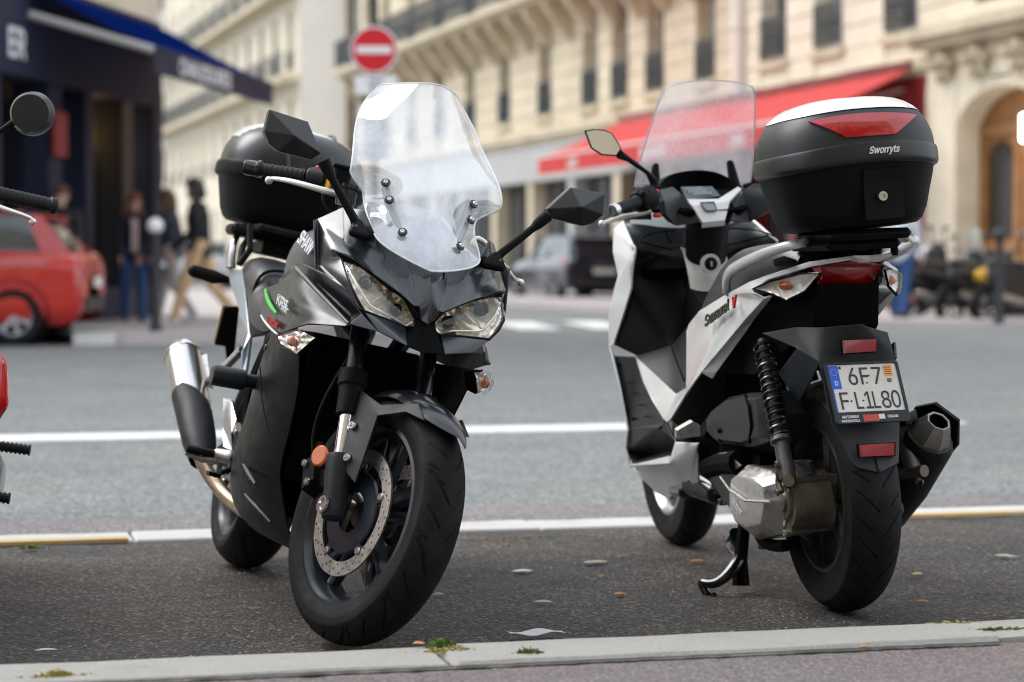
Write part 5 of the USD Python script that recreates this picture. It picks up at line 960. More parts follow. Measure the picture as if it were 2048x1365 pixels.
# front leg shield
l_ = dict(a1=(1.2297, 0.205, 1.0538), a2=(1.2259, 0.238, 1.0271), a3=(1.1809, 0.256, 0.9577), a4=(1.1468, 0.252, 0.8835), a5=(1.1713, 0.258, 0.848), a6=(1.233, 0.263, 0.7664), a7=(1.249, 0.263, 0.6908), a8=(1.2511, 0.262, 0.6641), b8=(1.2253, 0.256, 0.6678), b7=(1.2202, 0.252, 0.6803), b6=(1.1312, 0.244, 0.7677), b5=(1.0661, 0.236, 0.8436), b4=(1.0248, 0.232, 0.95), b3=(1.0292, 0.229, 0.9711), cr=(1.048, 0.246, 0.9295))
l_ = {k: A(*v) for k, v in l_.items()}; ql = lambda s: [l_[k] for k in s.split()]
lsp = polys([ql('a1 a2 cr b4 b3'), ql('a2 a3 a4 cr'), ql('a4 a5 b5 b4 cr'), ql('a5 a6 b6 b5'), ql('a6 a7 a8 b8 b7 b6')], 3, 0.006, to=(0.6, 6, 1.6), relax=4)
fl = dict(c1=(1.2428, 0.252, 0.6309), c2=(1.1299, 0.246, 0.4112), c3=(1.1602, 0.244, 0.3358), c4=(1.1232, 0.24, 0.3014), c5=(0.7257, 0.236, 0.3614), o1=(1.2529, 0.263, 0.6672), o2=(1.1743, 0.258, 0.544), o3=(1.1108, 0.254, 0.4069), o4=(1.1488, 0.252, 0.3543), o5=(1.1262, 0.248, 0.297), o6=(0.719, 0.242, 0.3404), o7=(0.6696, 0.236, 0.4067), o8=(0.5115, 0.215, 0.4136), p1=(1.1793, 0.225, 0.2782), p2=(1.0272, 0.195, 0.2212), p3=(0.9307, 0.185, 0.2106), p4=(0.6719, 0.198, 0.2937), p5=(0.6582, 0.175, 0.2615), p6=(0.5463, 0.208, 0.389), p7=(0.7785, 0.215, 0.2994))
fl = {k: A(*v) for k, v in fl.items()}; qf = lambda s: [fl[k] for k in s.split()]
flange = polys([qf('o1 o2 c1'), qf('o2 o3 c2 c1'), qf('o3 o4 c3 c2'), qf('o4 o5 c4 c3'), qf('o5 o6 c5 c4')], 1, 0.006, to=(0.9, 6, 0.8))
lowb = polys([qf('o5 p1 p2 p3 p7 o6'), qf('o6 p7 p4 o8 o7'), qf('p7 p3 p4'), qf('o8 p4 p5 p6')], 3, 0.006, to=(0.8, 6, 0.0), relax=8)
for mm in ((lambda m: m), mir):
    obj('leg_shield_side', mm(lsp), M_PEARL, sc, 35); obj('floor_flange', mm(flange), M_PEARL, sc, 35); obj('belly_panel', mm(lowb), M_PEARL, sc, 80)
# dark inner leg shield, glove box lids, floor boards, tunnel
d_ = dict(i1=(1.0334, 0.228, 0.9666), i2=(1.148, 0.13, 0.9487), i3=(1.12, 0.062, 0.9285), i4=(1.0499, 0.06, 0.8856), i5=(1.0356, 0.052, 0.7324), i6=(1.0035, 0.13, 0.669), i7=(1.1667, 0.195, 0.6324), i8=(1.2426, 0.248, 0.6667), i9=(1.0766, 0.233, 0.8433),
 t1=(1.2381, 0.203, 1.046), t2=(1.156, 0.14, 1.0327), t3=(1.1445, 0.06, 1.0229), t4=(1.1328, 0.05, 0.9651))
d_ = {k: A(*v) for k, v in d_.items()}; qd = lambda s: [d_[k] for k in s.split()]
inn = polys([qd('i1 i2 i9'), qd('i2 i3 i4 i5'), qd('i9 i2 i5 i6 i7 i8')], 3, 0.006, to=(-4, 1, 1.2), relax=10)
tops = sheet([[d_['t1'], d_['t2'], d_['t3'], d_['t3'] + A(0, -0.05, 0)], [(d_['t1'] + d_['i1']) / 2 + A(0, 0, 0.006), (d_['t2'] + d_['i2']) / 2 + A(0, 0, 0.008), (d_['t3'] + d_['t4']) / 2 + A(0, 0, 0.006), d_['t4'] + A(0.03, -0.05, 0.01)], [d_['i1'], d_['i2'], d_['t4'], d_['t4'] + A(0, -0.04, 0)]], 0.006, 16, 24, to=(0.9, 0.1, 6))
fb = [A(*p) for p in ((1.241, 0.25, 0.6324), (1.1533, 0.207, 0.6306), (1.0473, 0.214, 0.5529), (0.8092, 0.222, 0.451), (0.8231, 0.24, 0.4363), (1.1242, 0.246, 0.4116))]
board = polys([fb], 2, 0.008, to=(0.2, 1.5, 4))
wl = [A(*p) for p in ((1.1299, 0.246, 0.4112), (0.8367, 0.236, 0.4351), (0.7938, 0.222, 0.4521), (0.706, 0.225, 0.4031), (0.7388, 0.232, 0.3614), (1.117, 0.24, 0.3051), (1.1597, 0.244, 0.3389))]
well = polys([[wl[0], wl[1], wl[2], wl[3], wl[4] + A(0, -0.06, 0.02), wl[5] + A(0, -0.05, 0.02), wl[6]]], 3, 0.006, to=(0.5, 6, 1.2), relax=6); lip_ = polys([[wl[6], wl[5] + A(0, -0.05, 0.02), wl[4] + A(0, -0.06, 0.02), wl[4], wl[5]]], 1, 0.006, to=(0.5, 6, 3))
tn = [A(*p) for p in ((1.1671, 0.203, 0.6313), (0.7678, 0.197, 0.5391), (0.6488, 0.204, 0.5623), (0.7049, 0.178, 0.7219), (0.8864, 0.1, 0.7465), (1.0035, 0.13, 0.669))]
tun = polys([[tn[0], tn[1], tn[5]], [tn[1], tn[2], tn[3], tn[4], tn[5]]], 3, 0.006, to=(0.6, 5, 2.0), relax=8)
for mm in ((lambda m: m), mir):
    ls = obj('inner_leg_shield', mm(inn), mat('inner_shield_black', (0.0025, 0.003, 0.0035), 0.5, spec=0.2, bump=0.2, bscale=500, bevel=0.004), sc, 80); obj('leg_shield_top', mm(tops), M_GREYP, sc, 60)
    obj('glove_box_seam', mm(tube([(1.0208, 0.212, 0.9824), (1.062, 0.193, 0.9986), (1.0985, 0.15, 1.0093), (1.1363, 0.066, 1.0169)], 0.0025, 6, spline=14)), M_DEEP, ls); obj('glove_box_seam', mm(tube([(1.05, 0.205, 0.9854), (1.111, 0.14, 0.9706), (1.1323, 0.078, 0.9556)], 0.0025, 6)), M_DEEP, ls); obj('glove_box_seam', mm(tube([(1.1371, 0.095, 1.012), (1.1356, 0.09, 0.9901), (1.1464, 0.062, 0.9642)], 0.0025, 6)), M_DEEP, ls)
    fo = obj('floor_board', mm(board), M_FLOOR, sc); obj('step_well', mm(join([well, lip_])), M_FLOOR, sc)
    for k in range(5):
        u0 = A(*(1.2123, 0.236, 0.5813)); u1 = A(*(0.9703, 0.236, 0.4571)); c = u0 + (u1 - u0) * k / 4; obj('grip_rib', mm(tube([c + A(0.012, -0.012, 0.004), c + A(-0.02, 0.006, 0.003)], 0.0022, 6)), M_FLOOR, fo)
    for p in ((1.2103, 0.246, 0.6054), (1.0744, 0.242, 0.4442)): obj('floor_screw', mm(bolt(p, (-0.4, 0.2, 1), 0.007, 0.005)), M_DEEP, fo)
    obj('tunnel_side', mm(tun), M_FLOOR, sc, 80); obj('tunnel_seam', mm(tube([(0.9802, 0.15, 0.6982), (0.8251, 0.178, 0.6413), (0.68, 0.198, 0.5805)], 0.003, 6)), M_DEEP, sc)
obj('body_core', [hull([(0.66, -.1, 0.35), (0.66, .1, 0.35), (1.2, -.12, 0.45), (1.2, .12, 0.45), (1.02, -.07, 0.85), (1.02, .07, 0.85), (0.6, -.09, 0.7), (0.6, .09, 0.7)]), hull([(1.06, -.18, 0.9), (1.06, .18, 0.9), (1.25, -.2, 0.7), (1.25, .2, 0.7), (1.22, -.2, 0.98), (1.22, .2, 0.98), (1.3, -.1, 0.75), (1.3, .1, 0.75), (1.3, -.08, 1.0), (1.3, .08, 1.0)])], M_DEEP, sc)
obj('front_fascia', hull([(1.24, -.20, 1.0), (1.24, .20, 1.0), (1.22, -.24, 0.85), (1.22, .24, 0.85), (1.25, -.25, 0.68), (1.25, .25, 0.68), (1.42, -.08, 0.72), (1.42, .08, 0.72), (1.38, -.1, 0.98), (1.38, .1, 0.98), (1.3, -.14, 1.10), (1.3, .14, 1.10)]), M_PEARL, sc)
obj('front_mudguard', sheet([[((0.335 - 0.05 * abs(t_) ** 2.2) * math.cos(a) + 1.42, 0.075 * t_, (0.335 - 0.05 * abs(t_) ** 2.2) * math.sin(a) + 0.295) for t_ in np.linspace(-1, 1, 9)] for a in np.radians(np.linspace(20, 165, 12))], 0.004, 30, 16, away=(1.42, 0, 0.29)), M_PEARL, sc)
for s in (-1, 1): obj('fork_leg', [cyl((1.40, 0.085 * s, 0.29), (1.28, 0.085 * s, 0.62), 0.02, n=12)], M_DEEP, sc)
# centre column with ignition lock, handlebar shroud, dash
cl_ = [(1.0983, 0.064, 0.9625), (1.0178, 0.07, 0.8862), (0.9825, 0.072, 0.8032), (0.9782, 0.07, 0.7349)]
obj('centre_column', sheet([[A(p[0] - 0.006, p[1], p[2] + (0.004 if i == 0 else 0)), A(p[0] - 0.030, p[1] * 0.6, p[2] - (0.012 if i == 0 else 0)), A(p[0] - 0.036, 0, p[2] - (0.018 if i == 0 else 0)), A(p[0] - 0.030, -p[1] * 0.6, p[2] - (0.012 if i == 0 else 0)), A(p[0] - 0.006, -p[1], p[2] + (0.004 if i == 0 else 0))] for i, p in enumerate(cl_)], 0.01, 20, 20, to=(-5, 0, 1)), M_GREIGE, sc, 50)
kc = A(*(0.935, 0.0224, 0.91)); ig = obj('ignition_lock', lathe([(0.020, 0.014), (0.027, 0.014), (0.030, 0.004), (0.030, -0.01), (0.02, -0.01), (0.019, 0.002), (0, 0.002)], 28, 'x', c=kc).apply_transform(np.eye(4)), M_GREIGE, sc)
ig_t = asm(lathe([(0, 0.002), (0.019, 0.002), (0.019, 0.009), (0.006, 0.011), (0, 0.011)], 20, 'x')); ig_t.vertices[:, 0] *= -1; ig_t.faces = ig_t.faces[:, ::-1]; obj('lock_barrel', mv(ig_t, kc + A(-0.003, 0, 0)), M_PLAS, ig); obj('key_slot', box(kc[0] - 0.016, kc[0] - 0.012, kc[1] - 0.003, kc[1] + 0.003, kc[2] - 0.008, kc[2] + 0.008), M_STEEL, ig, False)
obj('steering_cover', lathe_to([(0, 0), (0.060, 0), (0.062, 0.05), (0.068, 0.9), (0.05, 1.0), (0, 1.0)], (1.05, 0, 0.915), (1.0, 0, 1.075), 28), mat('steering_black', (0.0025, 0.0025, 0.003), 0.45, spec=0.25), sc)
h_ = [A(*p) for p in ((0.9, 0.1813, 1.1378), (0.94, 0.1283, 1.1459), (0.955, 0.098, 1.1242), (0.945, 0.074, 1.0974), (0.93, 0.0469, 1.0359), (0.96, 0.1164, 1.0288), (0.9, 0.1629, 1.0627), (0.885, 0.1733, 1.1044))]
arm = polys([[h_[0], h_[1], h_[2], h_[7]], [h_[7], h_[2], h_[3], h_[4], h_[5], h_[6]]], 2, 0.02, to=(-4, 0.5, 2.0), relax=1)
obj('handlebar_cover', arm, M_GREYP, sc); obj('handlebar_cover', mir(arm), M_GREYP, sc)
obj('handlebar_core', hull([(1.06, -0.2, 1.09), (1.06, 0.2, 1.09), (0.93, -.1, 1.07), (0.93, .1, 1.07), (0.955, -.05, 1.03), (0.955, .05, 1.03), (1.05, -.06, 1.03), (1.05, .06, 1.03), (1.04, -.12, 1.135), (1.04, .12, 1.135)]), M_DEEP, sc)
tr_ = [A(*p) for p in ((0.952, 0.0856, 1.1071), (0.962, -0.0217, 1.1045), (0.975, -0.0895, 1.139), (0.968, -0.098, 1.1318), (0.946, -0.0525, 1.0967), (0.918, -0.0249, 1.0386), (0.916, 0.0473, 1.0349), (0.936, 0.0711, 1.0865))]
wl_ = [A(*p) for p in ((0.962, 0.097, 1.1334), (0.972, 0.1105, 1.1508))]
vt = polys([[tr_[0], tr_[1], tr_[4], tr_[5], tr_[6], tr_[7]], [tr_[1], tr_[2], tr_[3], tr_[4]]], 2, 0.012, to=(-3, 0, 4), relax=0)
hv = obj('handlebar_trim', vt, M_PEARL, sc); obj('trim_edge', polys([[tr_[6], tr_[5], tr_[5] + A(0.004, 0, -0.016), tr_[6] + A(0.004, 0, -0.016)]], 0, 0.006, to=(-3, 0, 0)), M_GREIGE, hv)
lc = [A(*p) for p in ((0.938, 0.0458, 1.0916), (0.938, 0.0025, 1.0919), (0.927, -0.0022, 1.066), (0.927, 0.0308, 1.0659))]; cl = np.mean(lc, 0); obj('small_display', polys([[p + A(-0.004, 0, 0.003) for p in lc]], 0, 0.003, to=(-3, 0, 4)), M_LCD, hv, False); obj('display_bezel', tube([p + A(-0.004, 0, 0.003) for p in lc], 0.0025, 6, closed=True), M_GREYP, hv)
ins = [A(*p) for p in ((1.02, 0.0785, 1.1465), (1.03, -0.0249, 1.1442), (1, -0.0409, 1.1138), (0.985, 0.0706, 1.1058))]; dd_ = obj('dashboard', polys([ins], 0, 0.01, to=(-3, 0, 3)), mat('dash_glass', (0.05, 0.06, 0.065), 0.12, coat=0.8), sc)
for k in range(3): c = ins[3] * 0.5 + ins[2] * 0.5 + (ins[0] - ins[3]) * (0.3 + 0.2 * k) + A(-0.003, 0.01 * k, 0.003); obj('dash_panel', box(c[0] - 0.002, c[0] + 0.002, c[1] - 0.03, c[1] + 0.03, c[2] - 0.006, c[2] + 0.004), M_LCD, dd_, False)
hd_ = [(1.03, 0.1466, 1.1495), (1.06, 0.103, 1.1792), (1.08, 0.05, 1.1901), (1.085, -0.0167, 1.1908), (1.07, -0.0706, 1.1744), (1.04, -0.0986, 1.1401)]
hr = [[A(*p) + d for p in hd_] for d in (A(0, 0, -0.004), A(-0.012, 0, 0.004), A(0.04, 0, 0.002), A(0.16, 0, -0.03))]; ib = [A(*p) * A(1, 0.9, 1) + A(0.02, 0, -0.022) for p in hd_]
obj('dash_hood', [thick(orient(grid(np.stack([interp(r, 24) for r in hr])), to=(1.0, 0, 4)), 0.004), thick(orient(grid(np.stack([interp(hr[0], 24), interp([p + A(0.03, 0, -0.03) for p in ib], 24), interp([p * A(1, 0.95, 1) + A(0.03, 0, -0.07) for p in ib], 24)])), to=(-4, 0, 0)), 0.003)], mat('hood_black', (0.003, 0.003, 0.0035), 0.5, spec=0.3), sc, 50)
g0, g1 = A(*(0.7352, 0.37, 1.0813)), A(*(0.8648, 0.222, 1.1177))
for s in (1, -1):
    p0, p1 = g0 * A(1, s, 1), g1 * A(1, s, 1); d = p1 - p0
    gp = obj('handle_grip', [tube([p0 + d * 0.04, p0 + d * 0.06, p0 + d * 0.55, p0 + d * 0.62], [0.0185, 0.0165, 0.0165, 0.021], 16)] + [cyl(p0 + d * f, p0 + d * (f + 0.02), 0.0176, n=12) for f in np.linspace(0.1, 0.52, 10)], M_GRIP, sc)
    obj('bar_end', [lathe_to([(0.009, 0.1), (0.010, 0.0), (0.018, 0.0), (0.0195, 0.2), (0.0195, 1.0), (0.009, 1.0)], p0 - d * 0.06, p0 + d * 0.05, 20), lathe_to([(0, 0.2), (0.0095, 0.2), (0.0095, 1)], p0 - d * 0.06, p0 + d * 0.05, 12)], M_STEEL, gp)
    sw = obj('switch_cluster', [lathe_to([(0, 0), (0.026, 0), (0.034, 0.12), (0.037, 0.5), (0.036, 0.9), (0.028, 1), (0, 1)], p0 + d * 0.62, p0 + d * 1.02, 20)] + [blob([(*(p0 + d * f + A(-0.025, 0, zz)), 0.013)], 8) for f, zz in ((0.75, 0.016), (0.9, 0.014), (0.8, -0.022))], M_PLAS, sc)
    if s > 0:
        for p in ((0.865, 0.2058, 1.1333), (0.84, 0.2276, 1.1217), (0.835, 0.2118, 1.0621)): p = A(*p); obj('switch_button', blob([(p[0], p[1] - 0.006, p[2], 0.007), (p[0], p[1] + 0.006, p[2], 0.007)], 8), M_DECALR, sw)
    lv = [A(*p) * A(1, s, 1) for p in ((0.7652, 0.4, 1.0448), (0.7875, 0.375, 1.0506), (0.8352, 0.325, 1.0595), (0.9009, 0.26, 1.0669), (0.946, 0.2, 1.0742))]
    obj('brake_lever', [ball(lv[0], 0.010), tube(lv, [0.0055, 0.006, 0.0085, 0.008, 0.007], 10, spline=14)], M_LEVER, sc)
    ml_ = [A(*p) * A(1, s, 1) for p in ((0.8215, 0.43, 1.3149), (0.7986, 0.405, 1.3193), (0.7707, 0.38, 1.3176), (0.7634, 0.355, 1.307), (0.7569, 0.34, 1.2801), (0.7501, 0.33, 1.2577), (0.7782, 0.342, 1.2371), (0.7993, 0.385, 1.2417), (0.8101, 0.415, 1.2637))]
    cm = np.mean(ml_, 0); nv = A(-1, 0.12 * s, 0.05); nv /= np.linalg.norm(nv); ml_ = [p - nv * ((p - cm) @ nv) for p in ml_]
    mrr = obj('mirror', hull([p for p in ml_] + [cm + (p - cm) * 0.93 - nv * 0.022 for p in ml_] + [cm + (p - cm) * 0.5 - nv * 0.042 for p in ml_]), M_PLAS, sc)
    gl = [cm + (p - cm) * 0.90 + nv * 0.0022 for p in ml_]; obj('mirror_glass', polys([gl], 0, 0.002, to=cm + nv * 4), M_MIRROR, mrr, False)
    sk = [A(*p) * A(1, s, 1) for p in ((0.7647, 0.335, 1.2427), (0.7997, 0.3, 1.2299), (0.8645, 0.225, 1.1902), (0.8851, 0.2, 1.1648), (0.8734, 0.2, 1.1393))]
    obj('mirror_stalk', [tube([p - nv * 0.012 for p in sk], [0.013, 0.0085, 0.0065, 0.014, 0.016], 10)], M_PLAS, mrr)
# windscreen on two black brackets
Rw = [((1.225, 0, 1.12), (1.142, 0.188, 1.155)), ((1.165, 0, 1.22), (1.085, 0.182, 1.235)), ((1.085, 0, 1.34), (1.01, 0.164, 1.34)), ((1.03, 0, 1.425), (0.965, 0.152, 1.405)), ((1.005, 0, 1.465), (0.945, 0.138, 1.438))]
rw = []
for c, e in Rw: c, e = A(*c), A(*e); rw.append([A(c[0] + (e[0] - c[0]) * abs(t_) ** 1.8, e[1] * t_, c[2] + (e[2] - c[2]) * abs(t_) ** 2.6) for t_ in np.linspace(-1, 1, 11)])
Gs = np.stack([interp(r, 31) for r in rw]); Gs = interp(Gs, 40, 'p')
sw_ = obj('windscreen', thick(orient(grid(Gs), to=(-4, 0, 2)), 0.004), G_SCREEN2, sc, 40)
obj('screen_edge', tube(list(Gs[:, 0]) + list(Gs[-1, 1:]) + list(Gs[::-1, -1][1:-1]), 0.0022, 6, closed=True), mat('screen_edge_grey', (0.55, 0.55, 0.56), 0.3), sw_)
for s in (-1, 1):
    obj('screen_bracket', [blob([(1.135, 0.121 * s, 1.215, 0.0115), (1.13, 0.124 * s, 1.16, 0.0125), (1.10, 0.135 * s, 1.09, 0.02)], 10)], M_PLAS, sc)
    obj('fairing_wing', polys([[A(*p) * A(1, s, 1) for p in ((1.1866, 0.215, 1.1015), (1.1033, 0.19, 1.1535), (1.1045, 0.15, 1.1489), (1.0514, 0.17, 1.0508), (1.1952, 0.205, 1.0548))]], 1, 0.008, to=(-3, 3 * s, 1.5)), M_DEEP, sc)
# seat
rs_ = []
for x, w, zt, zs in ((0.735, 0.115, 0.735, 0.69), (0.70, 0.140, 0.785, 0.70), (0.62, 0.150, 0.842, 0.72), (0.54, 0.155, 0.882, 0.73), (0.47, 0.158, 0.915, 0.745), (0.40, 0.160, 0.942, 0.76), (0.30, 0.160, 0.963, 0.79), (0.14, 0.155, 0.970, 0.83), (0.0, 0.14, 0.968, 0.85), (-0.08, 0.115, 0.955, 0.87)):
    rs_.append([(x, -w, zs), (x, -w * 1.03, (zs + zt) / 2), (x, -w * 0.88, zt - 0.014), (x, -w * 0.5, zt), (x, 0, zt + 0.003), (x, w * 0.5, zt), (x, w * 0.88, zt - 0.014), (x, w * 1.03, (zs + zt) / 2), (x, w, zs)])
se = obj('seat', sheet(rs_, 0.012, 50, 34, 'p', 's', to=(0.3, 0, 5)), M_SEAT, sc, 60)
obj('seat_base', hull([(0.66, -0.1, 0.60), (0.66, 0.1, 0.60), (0.68, -0.1, 0.72), (0.68, 0.1, 0.72), (0.2, -0.15, 0.62), (0.2, 0.15, 0.62), (0.2, -0.15, 0.82), (0.2, 0.15, 0.82), (-0.14, -0.08, 0.86), (-0.14, 0.08, 0.86), (-0.1, -0.09, 0.75), (-0.1, 0.09, 0.75)]), M_DEEP, sc)
# grab rails
for mm in ((lambda m: m), mir):
    gpts = [(0.2755, 0.192, 0.8405), (0.2417, 0.2, 0.8819), (0.183, 0.206, 0.9026), (0.0857, 0.206, 0.9215), (-0.0404, 0.202, 0.942), (-0.1464, 0.185, 0.9587), (-0.1923, 0.148, 0.9694), (-0.13, 0.10, 0.972)]
    gp_ = np.array([A(*p) for p in gpts]); ts_ = interp(gp_, 30, 'p'); prof = []
    hs_ = []
    for i in range(len(ts_) - 1):
        r = []
        for j in (i, i + 1):
            f = j / 29; hh = 0.0165 - 0.004 * f; ww = 0.012
            dd2 = ts_[min(j + 1, 29)] - ts_[max(j - 1, 0)]; dd2 /= np.linalg.norm(dd2); up_ = np.cross(A(0, 1, 0), dd2); up_ /= np.linalg.norm(up_)
            for a in np.arange(8) * math.pi / 4 + 0.39: r.append(ts_[j] + up_ * hh * math.cos(a) + A(0, 1, 0) * ww * math.sin(a))
        hs_.append(r)
    V_ = [hs_[0][:8]] + [h[8:] for h in hs_]; P2 = np.array(V_); P2 = np.concatenate([P2, P2[:, :1]], 1); gt = grid(P2); gt.merge_vertices(digits_vertex=6); caps = [hull(hs_[0]), hull(hs_[-1])]
    obj('grab_rail', [mm(orient(gt, away=gt.vertices.mean(0))), mm(hull(hs_[0])), mm(hull(hs_[-1]))], mat('rail_silver_white', (0.52, 0.52, 0.52), 0.3, metal=0.2, coat=0.6), sc, 50)
    obj('rail_mount', mm(hull([A(*p) for p in ((-0.0441, 0.17, 0.929), (-0.1042, 0.16, 0.9387), (-0.0448, 0.13, 0.9168), (0.0237, 0.14, 0.908))] + [A(*p) - A(0, 0.05, 0) for p in ((-0.0441, 0.17, 0.929), (-0.0448, 0.13, 0.9168))])), M_GREYP, sc)
# tail lamp, turn signals
tl = [A(*p) for p in ((-0.1189, 0.094, 0.9063), (-0.1615, 0.083, 0.9097), (-0.226, 0.03, 0.9174), (-0.1362, -0.089, 0.9028), (-0.1168, -0.082, 0.8722), (-0.097, -0.068, 0.8367), (-0.0892, 0, 0.8387), (-0.0831, 0.07, 0.8357), (-0.1576, 0.083, 0.8742))]
ctl = np.mean(tl, 0); tm = polys([tl], 3, 0, to=ctl - A(4, 0, 0)); dd3 = np.linalg.norm((tm.vertices - ctl)[:, 1:] / A(0.1, 0.035), axis=1)[:, None]; tm.vertices -= A(0.02, 0, 0) * np.clip(1 - dd3 ** 2, 0, 1)
T_ = obj('tail_lamp', thick(relax_sheet(tm, 2), 0.004), M_TAILR, sc, 60)
for k in range(9): obj('lamp_element', ball(ctl + A(0.012, 0.06 - 0.015 * k, -0.012 + 0.004 * math.sin(k)), 0.006, 8), mat('lamp_red_inner', (0.75, 0.02, 0.02), 0.1, coat=1.0), T_)
for s in (1, -1):
    o_ = [A(*p) * A(1, s, 1) for p in ((0.02, 0.2038, 0.8558), (-0.05, 0.1743, 0.8765), (-0.115, 0.1229, 0.8911), (-0.165, 0.0864, 0.8922), (-0.125, 0.1122, 0.8474), (-0.08, 0.1507, 0.823), (-0.045, 0.1741, 0.8391))]
    C = np.mean(o_, 0); nn = A(-0.75, 0.62 * s, -0.1); nn /= np.linalg.norm(nn)
    t = obj('turn_signal', [tube(o_, 0.0035, 6, closed=True)], M_DEEP, sc)
    tc_, bc_ = interp(np.array([o_[0], o_[1], o_[2], o_[3]]), 25, 'p'), interp(np.array([o_[0], o_[6], o_[5], o_[4], o_[3]]), 25, 'l')
    rc = [[tc_[i] + (bc_[i] - tc_[i]) * f - nn * (0.010 * math.sin(math.pi * i / 24) ** 0.7 * math.sin(math.pi * f) ** 0.7 + 0.003 * abs(math.sin(i * 1.05)) + 0.002) for i in range(25)] for f in np.linspace(0, 1, 11)]
    obj('reflector', thick(orient(grid(rc), to=C + nn * 3), 0.002), mat('signal_reflector', (0.85, 0.82, 0.79), 0.2, metal=0.2), t, 25)
    obj('bulb', blob([(*(C - nn * 0.008), 0.012), (*(C - nn * 0.009 + A(0.014, 0.01 * s, 0.0)), 0.010)], 10), M_BULBO, t)
    ln = polys([o_], 3, 0, to=C + nn * 3); r3 = np.linalg.norm(ln.vertices - C, axis=1)[:, None]; ln.vertices += nn * (0.002 + 0.012 * np.clip(1 - r3 / 0.09, 0, 1)); obj('lens', thick(ln, 0.0015), G_LENS, t)
# under-tail, mudguard with plate and reflectors
obj('under_tail', [hull([(-0.03, 0.10, 0.81), (-0.03, -0.10, 0.81), (-0.05, 0.06, 0.80), (-0.05, -0.06, 0.80), (0.12, 0.11, 0.87), (0.12, -0.11, 0.87), (0.12, 0.09, 0.66), (0.12, -0.09, 0.66), (-0.03, 0.09, 0.69), (-0.03, -0.09, 0.69), (-0.05, 0.05, 0.78), (-0.05, -0.05, 0.78)])], M_DEEP, sc)
def reflector(name, pts, y_n=A(-1, 0, 0.1)):
    c = np.mean(pts, 0); n_ = np.cross(pts[1] - pts[0], pts[3] - pts[0]); n_ /= np.linalg.norm(n_); n_ = n_ if n_[0] < 0 else -n_
    o = obj(name, hull([p for p in pts] + [c + (p - c) * 0.93 + n_ * 0.006 for p in pts]), M_REDR, sc); obj('reflector_frame', hull([c + (p - c) * 1.08 - n_ * 0.001 for p in pts] + [c + (p - c) * 1.08 - n_ * 0.008 for p in pts]), M_DEEP, o)
reflector('reflector', [A(*p) for p in ((-0.0679, 0.042, 0.8134), (-0.0704, -0.042, 0.8144), (-0.0658, -0.042, 0.7871), (-0.0686, 0.042, 0.7876))])
m_ = dict(g1=(0.0551, 0.172, 0.7365), g2=(-0.082, 0.13, 0.754), g3=(-0.1516, 0.075, 0.7531), g4=(-0.1044, 0.135, 0.7012), g5=(-0.1833, 0.104, 0.6671), g6=(-0.2048, 0.1, 0.5732), g7=(-0.2268, 0.095, 0.5113), g8=(-0.2655, 0.066, 0.4183), g9=(-0.2769, 0.055, 0.4073), g10=(-0.2804, 0, 0.3901), g11=(-0.2702, -0.062, 0.4089), g12=(-0.216, -0.09, 0.4989), g13=(-0.1838, -0.098, 0.6671), g14=(-0.1845, -0.08, 0.7331), g15=(-0.2012, 0, 0.7569), ca=(-0.1641, 0, 0.6603), cb=(-0.2259, 0, 0.5053))
m_ = {k: A(*v) for k, v in m_.items()}; qm = lambda s: [m_[k] for k in s.split()]
for k_ in ('g15', 'ca', 'cb', 'g10'): m_[k_] = m_[k_] + A(-0.012, 0, 0)
mg = polys([qm('g1 g2 g4'), qm('g2 g3 g5 g4'), qm('g3 g15 ca g5'), qm('g15 g14 g13 ca'), qm('g5 ca cb g7 g6'), qm('ca g13 g12 cb'), qm('g7 cb g10 g9 g8'), qm('cb g12 g11 g10')], 3, 0.006, to=(-4, 0.3, 0.9), relax=5)
hug = obj('mudguard', mg, M_FEND, sc, 60)
obj('mudguard_spine', [tube([m_['cb'] + A(-0.004, 0, -0.02), m_['g10'] + A(-0.003, 0, 0.004)], 0.003, 6)], M_FEND, hug)
for mm in ((lambda m: m), mir): obj('mudguard_arm', mm(polys([[m_['g4'], m_['g5'], A(0.0, 0.10, 0.55), A(0.06, 0.13, 0.63)]], 0, 0.006, to=(-1, 4, 0.6))), M_FEND, hug)
obj('seat_lock', [blob([(*A(*(-0.1269, 0.012, 0.7388)), 0.016), (*A(*(-0.1183, -0.035, 0.7398)), 0.016)], 10)], M_PLAS, hug)
reflector('reflector', [A(*p) + A(-0.03, 0, 0) for p in ((-0.1794, 0.052, 0.721), (-0.1659, -0.045, 0.7191), (-0.1592, -0.045, 0.6856), (-0.1827, 0.052, 0.6869))])
reflector('reflector', [A(*p) + A(-0.012, 0, 0) for p in ((-0.2742, 0.049, 0.463), (-0.2656, -0.049, 0.461), (-0.2624, -0.049, 0.4279), (-0.2777, 0.049, 0.432))])
pt = [A(*p) for p in ((-0.1724, 0.1, 0.6639), (-0.1689, -0.1, 0.6651), (-0.2303, -0.102, 0.5093), (-0.2454, 0.102, 0.5144))]; pt = [p + A(-0.028, 0, 0) for p in pt]
po = pt[3]; px, py = pt[2] - pt[3], pt[0] - pt[3]; Lx, Ly = np.linalg.norm(px), np.linalg.norm(py); px /= Lx; py -= px * (py @ px); Ly = np.linalg.norm(py); py /= Ly; pn = np.cross(px, py)
PF = lambda x, y, z=0: po + px * x + py * y + pn * z
def onplate(m): M = np.eye(4); M[:3, 0], M[:3, 1], M[:3, 2], M[:3, 3] = px, py, pn, po; return tf(m, M)
fy = Ly * 0.155
plt_ = obj('number_plate', onplate(mv(plate(shapely.affinity.translate(rrect(Lx - 0.012, Ly - fy - 0.008, 0.006), Lx / 2, (Ly + fy) / 2 - 0.001), 0.003), (0, 0, 0.001))), M_PLATE, sc, False)
